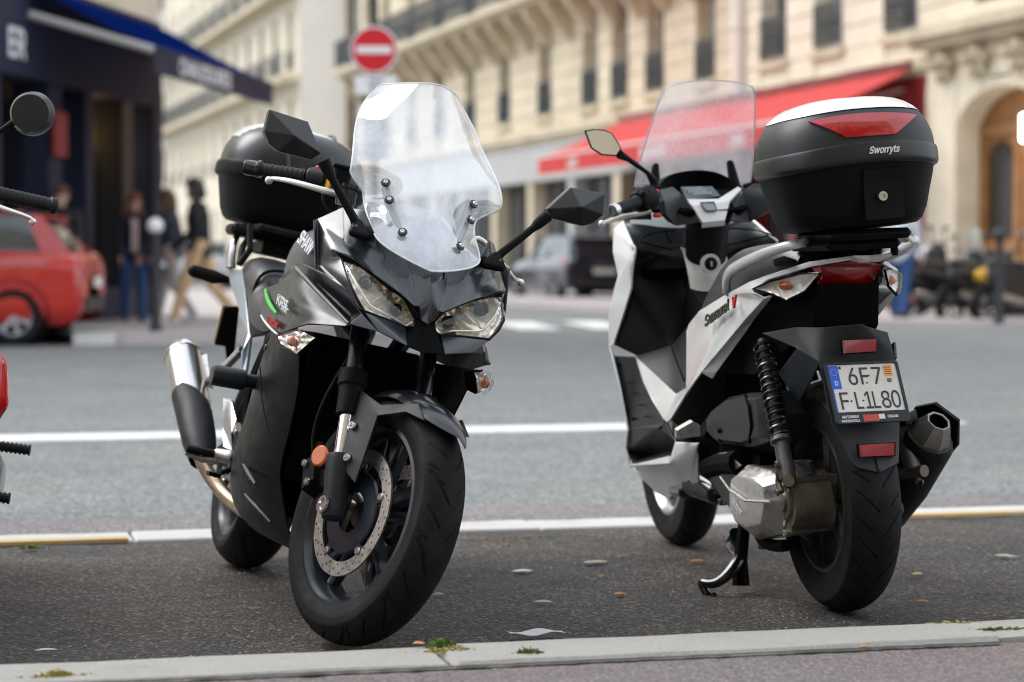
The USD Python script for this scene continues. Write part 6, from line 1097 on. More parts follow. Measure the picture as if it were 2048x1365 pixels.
obj('plate_frame', onplate(mv(plate(shapely.affinity.translate(rrect(Lx, Ly, 0.008), Lx / 2, Ly / 2).difference(shapely.affinity.translate(rrect(Lx - 0.016, Ly - fy - 0.012, 0.004), Lx / 2, (Ly + fy) / 2 - 0.001)), 0.006), (0, 0, 0.0))), M_FEND, plt_, False)
bx1 = 0.036
obj('country_band', onplate(box(0.009, bx1, Ly - 0.072, Ly - 0.009, 0.004, 0.0046)), M_PBLUE, plt_, False); obj('band_edge', onplate(box(0.0085, 0.0125, fy + 0.006, Ly - 0.0725, 0.004, 0.0046)), M_PBLUE, plt_, False)
obj('band_letter', onplate(mv(meshkit.text_mesh('D', 0.011, 0.0006, True), (0.018, Ly - 0.062, 0.0046))), M_LETTER, plt_, False)
st_r = [onplate(box(0.0225 + 0.0085 * math.cos(k * math.pi / 6) - 0.001, 0.0225 + 0.0085 * math.cos(k * math.pi / 6) + 0.001, Ly - 0.027 + 0.0085 * math.sin(k * math.pi / 6) - 0.001, Ly - 0.027 + 0.0085 * math.sin(k * math.pi / 6) + 0.001, 0.0046, 0.005)) for k in range(12)]
obj('star_ring', st_r, mat('star_yellow', (0.5, 0.45, 0.2), 0.5), plt_, False)
def ptext(s, x, y, h, sx=0.84, b=False): obj('plate_characters', onplate(mv(TM(meshkit.text_mesh(s, h, 0.0012, b).vertices * A(sx, 1, 1), meshkit.text_mesh(s, h, 0.0012, b).faces), (x, y, 0.004))), M_PTEXT, plt_, False)
rh = 0.046; y1, y2 = Ly - 0.062, fy + 0.013
ptext('6', 0.055, y1, rh); ptext('F', 0.089, y1, rh); ptext('7', 0.122, y1, rh)
for x, y in ((0.081, y1 + 0.022), (0.108, y1 + 0.004), (0.117, y1 + 0.024)): obj('plate_dot', onplate(lathe([(0, 0.0046), (0.0024, 0.0046), (0.0024, 0.004)], 10, c=(x, y, 0))), M_PTEXT, plt_, False)
ptext('F', 0.020, y2, rh); ptext('L', 0.062, y2, rh, 0.7); ptext('1', 0.087, y2, rh, 0.7); ptext('L', 0.111, y2, rh, 0.62); ptext('8', 0.134, y2, rh, 0.78); ptext('0', 0.162, y2, rh, 0.74)
for x, y in ((0.054, y2 + 0.022), (0.087, y2 + 0.022)): obj('plate_dot', onplate(lathe([(0, 0.0046), (0.0026, 0.0046), (0.0026, 0.004)], 10, c=(x, y, 0))), M_PTEXT, plt_, False)
obj('inspection_sticker', onplate(box(0.160, 0.184, Ly - 0.042, Ly - 0.012, 0.004, 0.0045)), mat('sticker_orange', (0.75, 0.38, 0.04), 0.5), plt_, False); obj('sticker_print', [onplate(box(0.163, 0.181, Ly - 0.019 - 0.006 * k, Ly - 0.0165 - 0.006 * k, 0.0045, 0.0048)) for k in range(4)], mat('sticker_red', (0.45, 0.06, 0.03), 0.5), plt_, False)
obj('seal', [onplate(box(0.165, 0.177, Ly - 0.058, Ly - 0.048, 0.004, 0.0046))], mat('seal_brown', (0.2, 0.10, 0.06), 0.5), plt_, False); obj('crest', onplate(lathe([(0, 0.0046), (0.0045, 0.0046), (0.0045, 0.004)], 6, c=(0.041, Ly - 0.015, 0))), M_PTEXT, plt_, False)
obj('dealer_strip', [onplate(box(0.075, 0.118, 0.004, fy - 0.004, 0.006, 0.0066))], mat('strip_red', (0.5, 0.05, 0.04), 0.5), plt_, False); obj('dealer_strip', [onplate(box(0.1185, 0.135, 0.009, fy - 0.004, 0.006, 0.0066))], M_PLATE, plt_, False)
for s_, x, y, h in (('MOTORRAD', 0.018, fy * 0.55, 0.0068), ('FAHRZEUGTEILE', 0.014, fy * 0.14, 0.0062), ('ONLINE', 0.142, fy * 0.45, 0.0066)): obj('dealer_lettering', onplate(mv(TM(meshkit.text_mesh(s_, h, 0.0008, True).vertices * A(0.85 if s_ != 'FAHRZEUGTEILE' else 0.72, 1, 1), meshkit.text_mesh(s_, h, 0.0008, True).faces), (x, y, 0.006))), M_LETTER, plt_, False)
# engine: belt-drive cover, air box, shock absorber
def prism_y(pts, y0, y1, inset=0.0, taper=0.85):
    pts = [A(*p) for p in pts]; c = np.mean(pts, 0); return hull([A(p[0], y0, p[2]) for p in pts] + [A(p[0], y1 - 0.02, p[2]) for p in pts] + [A(c[0] + (p[0] - c[0]) * taper, y1, c[2] + (p[2] - c[2]) * taper) for p in pts])
cv = [(0.2611, 0.18, 0.3714), (0.346, 0.18, 0.343), (0.3683, 0.18, 0.3049), (0.3769, 0.17, 0.2352), (0.3198, 0.165, 0.1913), (0.2029, 0.16, 0.1735), (0.0079, 0.16, 0.2104), (-0.0505, 0.17, 0.3077), (-0.0191, 0.18, 0.3547), (0.086, 0.185, 0.3741)]
cvp = [A(*p) for p in cv]; cvc = np.mean(cvp, 0)
def cring(k, y): return [A(cvc[0] + (p[0] - cvc[0]) * k, y, cvc[2] + (p[2] - cvc[2]) * k) for p in cvp]
cvt = obj('drive_cover', hull(cring(1, 0.06) + cring(1, 0.150) + cring(0.985, 0.158) + cring(0.72, 0.192) + cring(0.66, 0.195)), M_ALU, sc, 25)
obj('drive_cover_rib', tube([A(*p) + A(0, 0.03, 0) for p in ((0.3841, 0.165, 0.3287), (0.2891, 0.172, 0.3039), (0.1495, 0.175, 0.2885), (-0.0291, 0.168, 0.3028))], 0.004, 6), M_ALU, cvt)
obj('drive_lettering', text('Suzumi', 0.016, A(*(0.2725, 0.199, 0.2719)), A(-1, 0, -0.42), A(-0.3, 0, 1), 0.003, False, 0.3), M_DECAL, cvt, False)
gb = [(0.0164, 0.15, 0.3427), (-0.0631, 0.11, 0.3515), (-0.0471, 0.1, 0.2516), (0.0267, 0.1, 0.1931), (0.0697, 0.14, 0.1935)]
obj('gearbox', [lathe([(0, 0.165), (0.025, 0.165), (0.03, 0.158), (0.045, 0.158), (0.05, 0.15), (0.072, 0.15), (0.078, 0.14), (0.08, 0.05), (0, 0.05)], 28, 'y', c=(-0.02, 0, 0.30)), hull([(0.1, 0.03, 0.22), (0.1, 0.16, 0.22), (-0.05, 0.03, 0.22), (-0.05, 0.15, 0.22), (0.1, 0.03, 0.36), (0.1, 0.15, 0.36), (-0.08, 0.03, 0.37), (-0.08, 0.14, 0.37)])], M_ALUD, sc)
for p in ((-0.0714, 0.125, 0.3275), (-0.0634, 0.12, 0.2783), (-0.0145, 0.125, 0.2209), (-0.0187, 0.15, 0.218), (-0.0557, 0.165, 0.3416)): obj('cover_bolt', bolt(A(*p), (-0.3, 1, 0), 0.009, 0.012), M_ALU, cvt)
obj('engine_block', [hull([(0.62, -0.14, 0.22), (0.62, 0.10, 0.22), (0.3, -0.14, 0.2), (0.3, 0.14, 0.2), (0.62, -0.14, 0.40), (0.62, 0.12, 0.40), (0.2, -0.14, 0.40), (0.2, 0.14, 0.40)]), tube([(0.60, 0.16, 0.33), (0.45, 0.165, 0.36), (0.3, 0.165, 0.375)], [0.03, 0.032, 0.035], 10)], M_DEEP, sc)
for k in range(4): obj('engine_stud', bolt((0.52 - 0.045 * k, 0.13, 0.245 + 0.006 * k), (0, 1, -0.1), 0.012, 0.03), M_ALUD, sc)
obj('belt_case', hull([A(*p) for p in ((0.5932, 0.17, 0.3352), (0.4601, 0.17, 0.3754), (0.2956, 0.17, 0.3662), (0.4116, 0.16, 0.2321), (0.593, 0.16, 0.2915))] + [A(*p) * A(1, 0.5, 1) for p in ((0.5932, 0.17, 0.3352), (0.4601, 0.17, 0.3754), (0.2956, 0.17, 0.3662), (0.4116, 0.16, 0.2321))]), M_FLOOR, sc)
obj('belt_case_trim', polys([[A(*p) for p in ((0.4381, 0.181, 0.3892), (0.3707, 0.181, 0.3977), (0.2538, 0.181, 0.3721), (0.3344, 0.181, 0.3428))]], 0, 0.006, to=(0.2, 5, 1)), M_ALU, sc)
ab = [(0.586, 0.165, 0.4689), (0.531, 0.165, 0.5012), (0.373, 0.165, 0.549), (0.1924, 0.165, 0.5719), (0.0455, 0.16, 0.5787), (0.0053, 0.16, 0.5249), (0.0288, 0.16, 0.4577), (0.2109, 0.165, 0.4235), (0.4702, 0.165, 0.4137), (0.577, 0.165, 0.4323)]
abx = obj('air_box', prism_y(ab, 0.05, 0.185, taper=0.80), M_FLOOR, sc)
obj('air_box_seam', tube([A(*p) + A(0, 0.022, 0) for p in ((0.1828, 0.16, 0.5681), (0.1393, 0.165, 0.5402), (0.1252, 0.165, 0.4905), (0.1619, 0.16, 0.4406))], 0.005, 6), M_DEEP, abx)
for p in ((0.4008, 0.186, 0.4554), (0.4137, 0.18, 0.4289)): obj('air_box_bolt', bolt(A(*p), (0, 1, 0), 0.007, 0.006), M_DEEP, abx)
s0, s1 = A(*(0.1062, 0.155, 0.7167)), A(*(-0.1039, 0.172, 0.3636)); sd = s1 - s0
for s in (1, -1):
    f3 = lambda p: np.asarray(p) * A(1, s, 1)
    sh = obj('shock_absorber', [lathe_to([(0, 0), (0.012, 0), (0.012, 0.70), (0.026, 0.70), (0.028, 0.73), (0.020, 0.745), (0.0205, 0.86), (0.023, 0.875), (0.021, 0.99), (0, 1.0)], f3(s0), f3(s1), 18)], mat('shock_grey', (0.10, 0.095, 0.088), 0.4, metal=0.6, dirt=(0.06, 0.05, 0.04), dscale=15), sc)
    tt_ = np.linspace(0, 1, 220); e1_ = np.cross(sd, A(0, 1, 0)); e1_ /= np.linalg.norm(e1_); e2_ = np.cross(sd / np.linalg.norm(sd), e1_); aa = tt_ * 2 * math.pi * 14
    hel = s0 + sd * (0.02 + 0.69 * tt_[:, None]) + 0.0225 * (np.cos(aa)[:, None] * e1_ + np.sin(aa)[:, None] * e2_)
    obj('coil_spring', tube(hel * A(1, s, 1), 0.0052, 6), mat('spring_black', (0.010, 0.010, 0.011), 0.3, coat=0.3), sh)
    lk = [A(*p) for p in ((-0.0878, 0.186, 0.4068), (-0.0689, 0.188, 0.3601), (-0.0885, 0.188, 0.3336))]
    obj('shock_link', [tube([f3(p) for p in lk], [0.010, 0.008, 0.010], 8)] + [bolt(f3(p) + A(0, 0.008 * s, 0), (0, s, 0), 0.009, 0.006) for p in (lk[0], lk[2])], M_ALUD, sh)
    obj('shock_mount', [tube([f3(A(*(-0.1403, 0.185, 0.368))), f3(A(*(0.0417, 0.12, 0.346)))], 0.016, 12)], M_ALUD, sh)
obj('hugger', polys([[A(*p) for p in ((-0.0269, 0.13, 0.4055), (-0.1048, 0.115, 0.4074), (-0.0972, 0.1, 0.3735), (-0.0537, 0.125, 0.3672))]], 1, 0.012, to=(-3, 2, 2)), M_FEND, sc)
# passenger peg
for s in (1, -1):
    pp_ = [A(*p) * A(1, s, 1) for p in ((0.6021, 0.252, 0.4461), (0.5465, 0.222, 0.4739), (0.5363, 0.205, 0.4621), (0.5358, 0.205, 0.4323), (0.6122, 0.25, 0.4208))]
    obj('passenger_peg', hull([p + d for p in pp_ for d in (A(-0.012, 0, 0), A(0.014, 0, 0.004))]), M_ALU, sc)
    obj('peg_bracket', hull([A(0.60, 0.20 * s, 0.43), A(0.54, 0.19 * s, 0.43), A(0.60, 0.16 * s, 0.48), A(0.54, 0.16 * s, 0.48), A(0.58, 0.14 * s, 0.40)]), M_DEEP, sc)
# silencer with heat shield on the right
x0_, x1_ = A(*(-0.0888, -0.235, 0.4662)), A(*(0.0918, -0.185, 0.2691)); xd_ = (x1_ - x0_) / np.linalg.norm(x1_ - x0_)
mf = obj('silencer', lathe_to([(0.03, -0.02), (0.064, 0.0), (0.074, 0.06), (0.076, 0.5), (0.064, 0.85), (0.03, 1.05)], x0_ + xd_ * 0.02, x1_ + xd_ * 0.1, 28), M_MUFF, sc)
obj('outlet_cap', lathe_to([(0.0, 0.8), (0.026, 0.8), (0.028, 0.0), (0.033, -0.02), (0.038, 0.1), (0.054, 0.6), (0.060, 0.95), (0.058, 1.1)], x0_ - xd_ * 0.035, x0_ + xd_ * 0.03, 8), mat('outlet_steel', (0.26, 0.24, 0.215), 0.45, metal=0.8, dirt=(0.08, 0.07, 0.06), dscale=20), mf, 20)
obj('outlet_bore', lathe_to([(0, 1), (0.0235, 1), (0.0238, 0)], x0_ - xd_ * 0.0345, x0_ + xd_ * 0.02, 20), M_DEEP, mf)
hsd = [A(*p) for p in ((-0.0067, -0.225, 0.5256), (-0.0547, -0.262, 0.5369), (-0.0809, -0.315, 0.4894), (-0.0652, -0.318, 0.4223), (0.0385, -0.285, 0.3319), (0.1507, -0.235, 0.2594))]
obj('heat_shield', polys([[hsd[0], hsd[1], hsd[2], hsd[3], hsd[4], hsd[5]]], 0, 0.012, to=(0, -5, 0.6)), M_PLAS, mf)
obj('silencer_bracket', [hull([A(*p) for p in ((-0.0925, -0.16, 0.509), (-0.0651, -0.2, 0.523), (-0.0755, -0.2, 0.4949), (-0.0903, -0.16, 0.4854))] + [A(0.1, -0.12, 0.45)]), blob([(*A(*(-0.1153, -0.12, 0.2667)), 0.014), (*A(*(-0.1165, -0.12, 0.2798)), 0.012)], 8)], M_MUFF, mf)
# stands
obj('side_stand', [tube([(0.4585, 0.13, 0.1542), (0.4511, 0.14, 0.1163), (0.34, 0.17, 0.10), (0.315, 0.235, 0.05), (0.3483, 0.27, 0.0463), (0.3484, 0.26, 0.0109)], [0.024, 0.023, 0.019, 0.014, 0.012, 0.012], 10, spline=24), blob([(*A(*(0.3555, 0.255, 0.0067)), 0.013), (*(A(*(0.3555, 0.255, 0.0067)) + A(-0.02, -0.01, 0)), 0.013)], 8)], M_GLOSSB, sc)
obj('centre_stand', [tube([(0.36, 0.10, 0.20), (0.25, 0.12, 0.16), (0.05, 0.13, 0.175)], [0.02, 0.018, 0.016], 8, spline=12), tube([(0.36, 0.14, 0.2), (0.345, 0.16, 0.10), (0.335, 0.165, 0.03)], [0.018, 0.02, 0.026], 8), tube([(0.36, -0.1, 0.2), (0.345, -0.105, 0.10), (0.335, -0.11, 0.045)], [0.018, 0.02, 0.024], 8)], M_DEEP, sc)
obj('stand_pivot', [blob([(0.60, 0.14, 0.26, 0.035), (0.74, 0.17, 0.27, 0.032), (0.72, 0.18, 0.31, 0.02)], 12), blob([(0.76, 0.185, 0.25, 0.022), (0.88, 0.18, 0.245, 0.02)], 12)], M_GLOSSB, sc)
obj('stand_spring', tube(np.stack([0.33 + 0.011 * np.cos(np.linspace(0, 60, 120)), 0.10 + 0.011 * np.sin(np.linspace(0, 60, 120)), np.linspace(0.235, 0.13, 120)], 1), 0.003, 5), M_ALUD, sc)
# top box on its carrier
BM2 = np.eye(4); BM2[:3, 3] = (-0.235, 0.03, 1.0); BM2 = BM2 @ rot(180, (0, 0, 1)) @ rot(-2.2, (0, 1, 0)) @ rot(1.8, (1, 0, 0))
cb2, ring, skin, lid2 = top_box(sc, BM2, 0.43, 0.435, 0.318, M_LID, M_LID, mat('case_base_black', (0, 0, 0)))
obj('lid', tf(skin(lid2), BM2), mat('case_lid_grey_black', (0.011, 0.0125, 0.014), 0.45, bump=0.2, bscale=900, bevel=0.004), cb2, 60)
cp = skin([r + A(0, 0, 0.003) for r in lid2[5:]], (False, True)); obj('lid_cover', tf(cp, BM2), M_PEARL, cb2, 60)
bi = np.linalg.inv(bike_matrix(0.868, 5.881, -12.89, 2.68))
def onlid(y, z, off=0.0):
    """point on the rear of the case at lateral y and height z in case coordinates (x towards the rear)"""
    pr = np.array([(r[:, 0].max(), r[0, 2]) for r in lid2]); kx = np.interp(z, pr[:, 1], pr[:, 0] / (0.43 / 2)); p = 2.7
    yy = min(abs(y) / (0.435 / 2 * kx), 0.999); return A(0.43 / 2 * kx * (1 - yy ** p) ** (1 / p) + off, y, z)
def rear_patch(top, bot, off, n=18):
    g_ = []
    for f in np.linspace(0, 1, 8): g_.append([onlid(-(t0 + (b0 - t0) * f), zt + (zb - zt) * f, off) for (t0, zt), (b0, zb) in zip(top, bot)])
    return g_
tops_ = [(y + 0.022, 0.262 + 0.010 * (1 - (y / 0.14) ** 2)) for y in np.linspace(-0.15, 0.125, 18)]; bots_ = [(y * 0.45 + 0.015, 0.215) for y in np.linspace(-0.15, 0.125, 18)]
rp_ = thick(orient(grid(rear_patch(tops_, bots_, 0.006)), to=(4, 0, 0.5)), 0.008)
obj('lid_reflector', tf(rp_, BM2), mat('case_reflector_red', (0.34, 0.008, 0.01), 0.12, coat=1.0, bump=0.15, bscale=25), cb2, 60)
obj('case_lettering', [tf(text('Sworryts', 0.0165, (0.2145, -0.022, 0.1715), (0.0, 1, 0.0), (0, 0, 1), 0.003, True, 0.3, 0.82), BM2)], M_DECAL, cb2, False)
obj('latch_panel', tf(sheet([[(0.205 - 0.0 + (0.0 if z > 0.1 else -0.008), y, z) for y in np.linspace(-0.034, 0.066, 6)] for z in (0.134, 0.10, 0.092, 0.055, 0.012)], 0.01, 12, 8, 'l', 'l', to=(4, 0, 0)), BM2), M_PLAS, cb2)
obj('latch_lock', tf(lathe([(0, 0.004), (0.0045, 0.004), (0.0055, 0.008), (0.0115, 0.008), (0.013, 0.004), (0.013, -0.01), (0, -0.01)], 24, 'x', c=(0.200, 0.010, 0.068)), BM2), M_STEEL, cb2)
obj('case_sticker', tf(box(0.190, 0.1965, -0.014, 0.028, 0.022, 0.034), BM2), M_REDR, cb2, False)
obj('carrier_plate', [box(-0.36, -0.10, -0.085, 0.125, 0.972, 0.998, 0.01), box(-0.33, -0.05, -0.07, 0.13, 0.948, 0.973, 0.012)] , M_PLAS, sc)
obj('carrier_arm', [tube([(-0.10, y, 0.955), (-0.10, y * 0.9, 0.92), (-0.06, y * 0.8, 0.88)], 0.012, 8) for y in (-0.1, -0.03, 0.04, 0.1)] + [bolt((-0.25, y, 0.948), (0, 0, -1), 0.01, 0.02) for y in (-0.08, -0.02, 0.05)], M_DEEP, sc)


# ------------------------------------------------------------------ street furniture
sg_ = A(*(-1.6494, 27, 3.4283)); sgx = sg_[0]; pole_base = (sgx, 27.0, 0.12)
si = tag(xf('no_entry_sign', loc=(sgx, 27.0, 0)), 'round red no entry sign with white bar on a dark post', 'road sign')
M_SRED = mat('sign_red', (0.55, 0.01, 0.018), 0.4); M_SWHT = mat('sign_white', (0.78, 0.78, 0.78), 0.4); M_POST = mat('post_dark', (0.02, 0.022, 0.024), 0.5)
zc = sg_[2]
obj('post', cyl((0, 0.05, 0.1), (0, 0.05, 5.2), 0.045, n=14), M_POST, si)
dsc = obj('disc', place(plate(sg.Point(0, 0).buffer(0.285, quad_segs=24), 0.012), (0, 0, zc), (1, 0, 0), (0, 0, 1)), M_SWHT, si, False)
obj('red_field', place(plate(sg.Point(0, 0).buffer(0.262, quad_segs=24), 0.004), (0, -0.012, zc), (1, 0, 0), (0, 0, 1)), M_SRED, dsc, False)
obj('white_bar', place(plate(rrect(0.42, 0.085, 0.015), 0.004), (0, -0.017, zc), (1, 0, 0), (0, 0, 1)), M_SWHT, dsc, False)
obj('sub_plate', place(plate(rrect(0.50, 0.22, 0.02), 0.01), (0.02, 0, zc - 0.42), (1, 0, 0), (0, 0, 1)), M_SWHT, si, False); obj('sub_plate_lettering', text('SAUF', 0.05, (0.02, -0.011, zc - 0.40), (1, 0, 0), (0, 0, 1), 0.003, True, center=True), M_POST, si, False); obj('sub_plate_lettering', text('BUS', 0.05, (0.02, -0.011, zc - 0.49), (1, 0, 0), (0, 0, 1), 0.003, True, center=True), M_POST, si, False)
obj('sign_box', box(-0.14, 0.14, -0.02, 0.04, zc - 1.3, zc - 0.56, 0.01), M_POST, si)
def bollard(loc, h, label, ball_top=True):
    b = tag(xf('bollard', loc=loc), label, 'bollard')
    obj('shaft', lathe([(0, 0), (0.075, 0), (0.075, 0.05), (0.055, 0.09), (0.05, 0.6), (0.045, h - 0.16), (0.055, h - 0.14), (0.05, h - 0.10), (0, h - 0.1)], 16), M_POST, b)
    obj('knob', ball((0, 0, h - 0.04), 0.09, 14), mat('knob_white', (0.74, 0.74, 0.72), 0.4) if ball_top else M_POST, b)
b1 = A(*(-3.9858, 25.1788, 0.12)); bollard(tuple(b1), 1.22, 'dark post with white round knob on the pavement beside the walking people')
b2 = A(*(6.0915, 28.1328, 0.12)); bollard(tuple(b2), 1.15, 'plain dark post on the far right pavement before the parked motorbikes', False)

# ------------------------------------------------------------------ people
SKIN = mat('skin', (0.52, 0.32, 0.24), 0.5); HAIRB = mat('hair_brown', (0.10, 0.045, 0.02), 0.6); HAIRD = mat('hair_dark', (0.02, 0.014, 0.010), 0.55)
SHOE = mat('shoe_white', (0.65, 0.65, 0.65), 0.5); SHOED = mat('shoe_dark', (0.02, 0.02, 0.02), 0.5)
def cloth(n, c): return mat('cloth_' + n, c, 0.85, var=0.15, scale=12)
def fuse(bones, step=0.022, it=8):
    M_ = manifold3d.Manifold()
    for a, ra, b, rb in bones:
        h_ = manifold3d.Manifold.hull_points(np.vstack([ball(a, ra, 10).vertices, ball(b, rb, 10).vertices])); M_ = M_ + h_
    t = asm(M_.refine_to_length(step)); t.merge_vertices(); trimesh.smoothing.filter_taubin(t, iterations=it); return t
def person(loc, rotz, label, H, sex, top, trousers, hair, shoe, stride=0.0, arms=0.25, hairlen=0.0, bag=None, lean=0.03, hem=0.95, scarf=None, phase=1):
    """a standing or walking figure facing +x, feet at z = 0, joints placed by stride"""
    p = tag(xf('person', loc=loc, rotz=rotz), label, 'person'); k = H / 1.75
    J = lambda x, y, z: A(x, y, z) * k
    sw_ = 0.195 if sex == 'm' else 0.165; hw = 0.10
    hip, chest, neck, head = J(0, 0, 0.92), J(lean, 0, 1.30), J(lean + 0.02, 0, 1.47), J(lean + 0.05, 0, 1.63)
    B, legs, armsL, shoes = [], [], [], []
    for s in (-1, 1):
        f = stride * s * phase; hj = hip + J(0, hw * s, -0.02); kn = hj + J(f * 0.75 + (0.06 if f < 0 else 0.03) * abs(stride) / 0.3, 0, -0.44); an = kn + J(f * 0.55 - (0.22 * abs(f) / 0.3 if f < 0 else 0.0), 0, -0.40 + (0.10 * abs(f) / 0.3 if f < 0 else 0))
        toe = an + J(0.15, 0.02 * s, -0.045 if f >= 0 else -0.10)
        legs += [(hj, 0.088 * k, kn, 0.060 * k), (kn, 0.060 * k, an, 0.046 * k)]; shoes += [(an + J(-0.03, 0, -0.02), 0.045 * k, toe, 0.036 * k)]
        sj = chest + J(0, sw_ * s, 0.11); el = sj + J(-f * 0.45 + 0.02, 0.05 * s, -0.27); wr = el + J(-f * 0.3 + 0.10 + arms * 0.2, -0.01 * s, -0.22)
        armsL += [(sj, 0.058 * k, el, 0.044 * k), (el, 0.044 * k, wr, 0.036 * k)]
        B += [(wr, 0.026 * k, wr + J(0.015, 0, -0.07), 0.028 * k)]
        hd = wr + J(0.015, 0, -0.07)
        for q in range(4): B += [(hd + J(-0.022 + 0.016 * q, 0, -0.015), 0.010 * k, hd + J(-0.014 + 0.016 * q, -0.012 * s, -0.085 + 0.008 * abs(q - 1)), 0.007 * k)]
        B += [(hd + J(0.025, 0, 0.02), 0.011 * k, hd + J(0.055, -0.006 * s, -0.03), 0.009 * k)]
    trunk = [(hip + J(0, -0.06, 0), 0.105 * k, hip + J(0, 0.06, 0), 0.105 * k), (hip, 0.115 * k, chest, 0.125 * k), (chest + J(0, -sw_ * 0.55, 0.06), 0.088 * k, chest + J(0, sw_ * 0.55, 0.06), 0.088 * k), (chest + J(0, 0, 0.1), 0.085 * k, neck, 0.055 * k)]
    headb = [(neck, 0.052 * k, head + J(0, 0, -0.06), 0.055 * k), (head + J(-0.012, 0, 0.03), 0.093 * k, head + J(0.012, 0, -0.065), 0.066 * k), (head + J(0.075, 0, -0.02), 0.012 * k, head + J(0.088, 0, -0.035), 0.013 * k), (head + J(0.05, 0, -0.095), 0.03 * k, head + J(0.06, 0, -0.10), 0.022 * k)] + [(head + J(-0.005, s * 0.085, -0.015), 0.014 * k, head + J(-0.012, s * 0.09, -0.04), 0.012 * k) for s in (-1, 1)]
    inner_ = [(a, ra * 0.8, b, rb * 0.8) for a, ra, b, rb in trunk + legs + armsL]
    body_ = obj('body', fuse(headb + B + inner_, 0.03, 3), SKIN, p, True)
    for s in (-1, 1): obj('eye', ball(head + J(0.074, 0.032 * s, 0.005), 0.011 * k, 8), HAIRD, body_)
    obj('mouth', blob([(*(head + J(0.079, -0.02, -0.062)), 0.005), (*(head + J(0.079, 0.02, -0.062)), 0.005)], 6), mat('lips', (0.4, 0.16, 0.13), 0.5), body_)
    legs2 = [(hip + J(0, -0.05, 0.03), 0.118 * k, hip + J(0, 0.05, 0.03), 0.118 * k)] + [(a, ra * 1.12, b, rb * 1.28) for a, ra, b, rb in legs]
    obj('trousers', fuse(legs2, 0.03, 6), trousers, p, True)
    top_ = [(a, ra * 1.12, b, rb * 1.14) for a, ra, b, rb in trunk[1:]] + [(hip + J(0, -0.055, 0.95 - hem), 0.125 * k, hip + J(0, 0.055, 0.95 - hem), 0.125 * k)] + [(a, ra * 1.15, b, rb * 1.18) for a, ra, b, rb in armsL]
    obj('jacket', fuse(top_, 0.03, 6), top, p, True)
    if scarf: obj('shirt_front', hull([chest + J(0.118, y, z) for y in (-0.05, 0.05) for z in (-0.36, 0.1)] + [chest + J(0.150, y, z) for y in (-0.04, 0.04) for z in (-0.34, 0.06)]), scarf, p)
    obj('shoes', [fuse([b], 0.02, 2) for b in shoes][0], shoe, p, True); obj('shoes', fuse([shoes[1]], 0.02, 2), shoe, p, True)
    hb = [(head + J(-0.03, 0, 0.045), 0.10 * k, head + J(0.0, 0, 0.06), 0.095 * k), (head + J(-0.05, 0, -0.02), 0.085 * k, head + J(-0.05, 0, 0.02), 0.09 * k)]
    if hairlen: hb += [(head + J(-0.065, 0, -0.02), 0.085 * k, head + J(-0.085, 0, -hairlen), 0.07 * k)] + [(head + J(-0.03, 0.075 * s, 0), 0.045 * k, head + J(-0.03, 0.085 * s, -hairlen), 0.04 * k) for s in (-1, 1)]
    obj('hair', fuse(hb, 0.025, 4), hair, p, True)
    if bag:
        bg = tag(xf('handbag', loc=loc, rotz=rotz), bag[1], 'bag'); c = J(*bag[2]); obj('bag_body', hull([c + J(x, y, z) for x in (-0.13, 0.13) for y in (-0.05, 0.05) for z in (-0.14, 0.12)]), bag[0], bg)
        obj('strap', tube([c + J(-0.1, 0, 0.12), chest + J(-0.02, sw_ * 0.95 * bag[3], 0.185), c + J(0.1, 0, 0.12)], 0.012, 6, spline=12), bag[0], bg)
    return p
gp = lambda u, v: A(*u)
person((-3.89, 28.1328, 0.12), 172, 'man in black coat and beige trousers striding left past the shop', 1.80, 'm', cloth('black', (0.006, 0.007, 0.010)), cloth('beige', (0.55, 0.36, 0.20)), HAIRD, SHOE, 0.22, 0.5, 0.06, hem=0.98)
person((-4.9203, 29.2776, 0.12), -75, 'woman with auburn hair, pale top, dark open jacket and blue jeans by the shop', 1.66, 'f', cloth('navy', (0.010, 0.012, 0.022)), cloth('denim', (0.035, 0.085, 0.22)), mat('hair_auburn', (0.16, 0.05, 0.02), 0.55), SHOED, 0.10, 0.3, 0.16, scarf=cloth('blush', (0.62, 0.48, 0.44)), bag=(mat('bag_blue', (0.01, 0.06, 0.30), 0.5), 'blue shoulder bag carried by the woman in jeans', (0.02, 0.26, 0.86), 1))
person((-4.3484, 28.8087, 0.12), 168, 'person in grey trousers and dark top walking just behind the beige trousered man', 1.68, 'f', cloth('slate', (0.03, 0.035, 0.05)), cloth('grey', (0.42, 0.40, 0.38)), HAIRB, SHOE, 0.18, 0.4, 0.12, phase=-1)
person((-5.5051, 27.6995, 0.12), -110, 'person in dark clothes standing at the shop window behind the red car', 1.70, 'm', cloth('charcoal', (0.02, 0.02, 0.025)), cloth('dark', (0.02, 0.022, 0.03)), HAIRB, SHOED, 0.05, 0.2)
person((5.3552, 31.0461, 0.12), 60, 'person in white shirt and blue trousers among the parked motorbikes', 1.66, 'm', cloth('white', (0.62, 0.66, 0.72)), cloth('blue', (0.025, 0.07, 0.2)), HAIRD, SHOED, 0.08, 0.3)

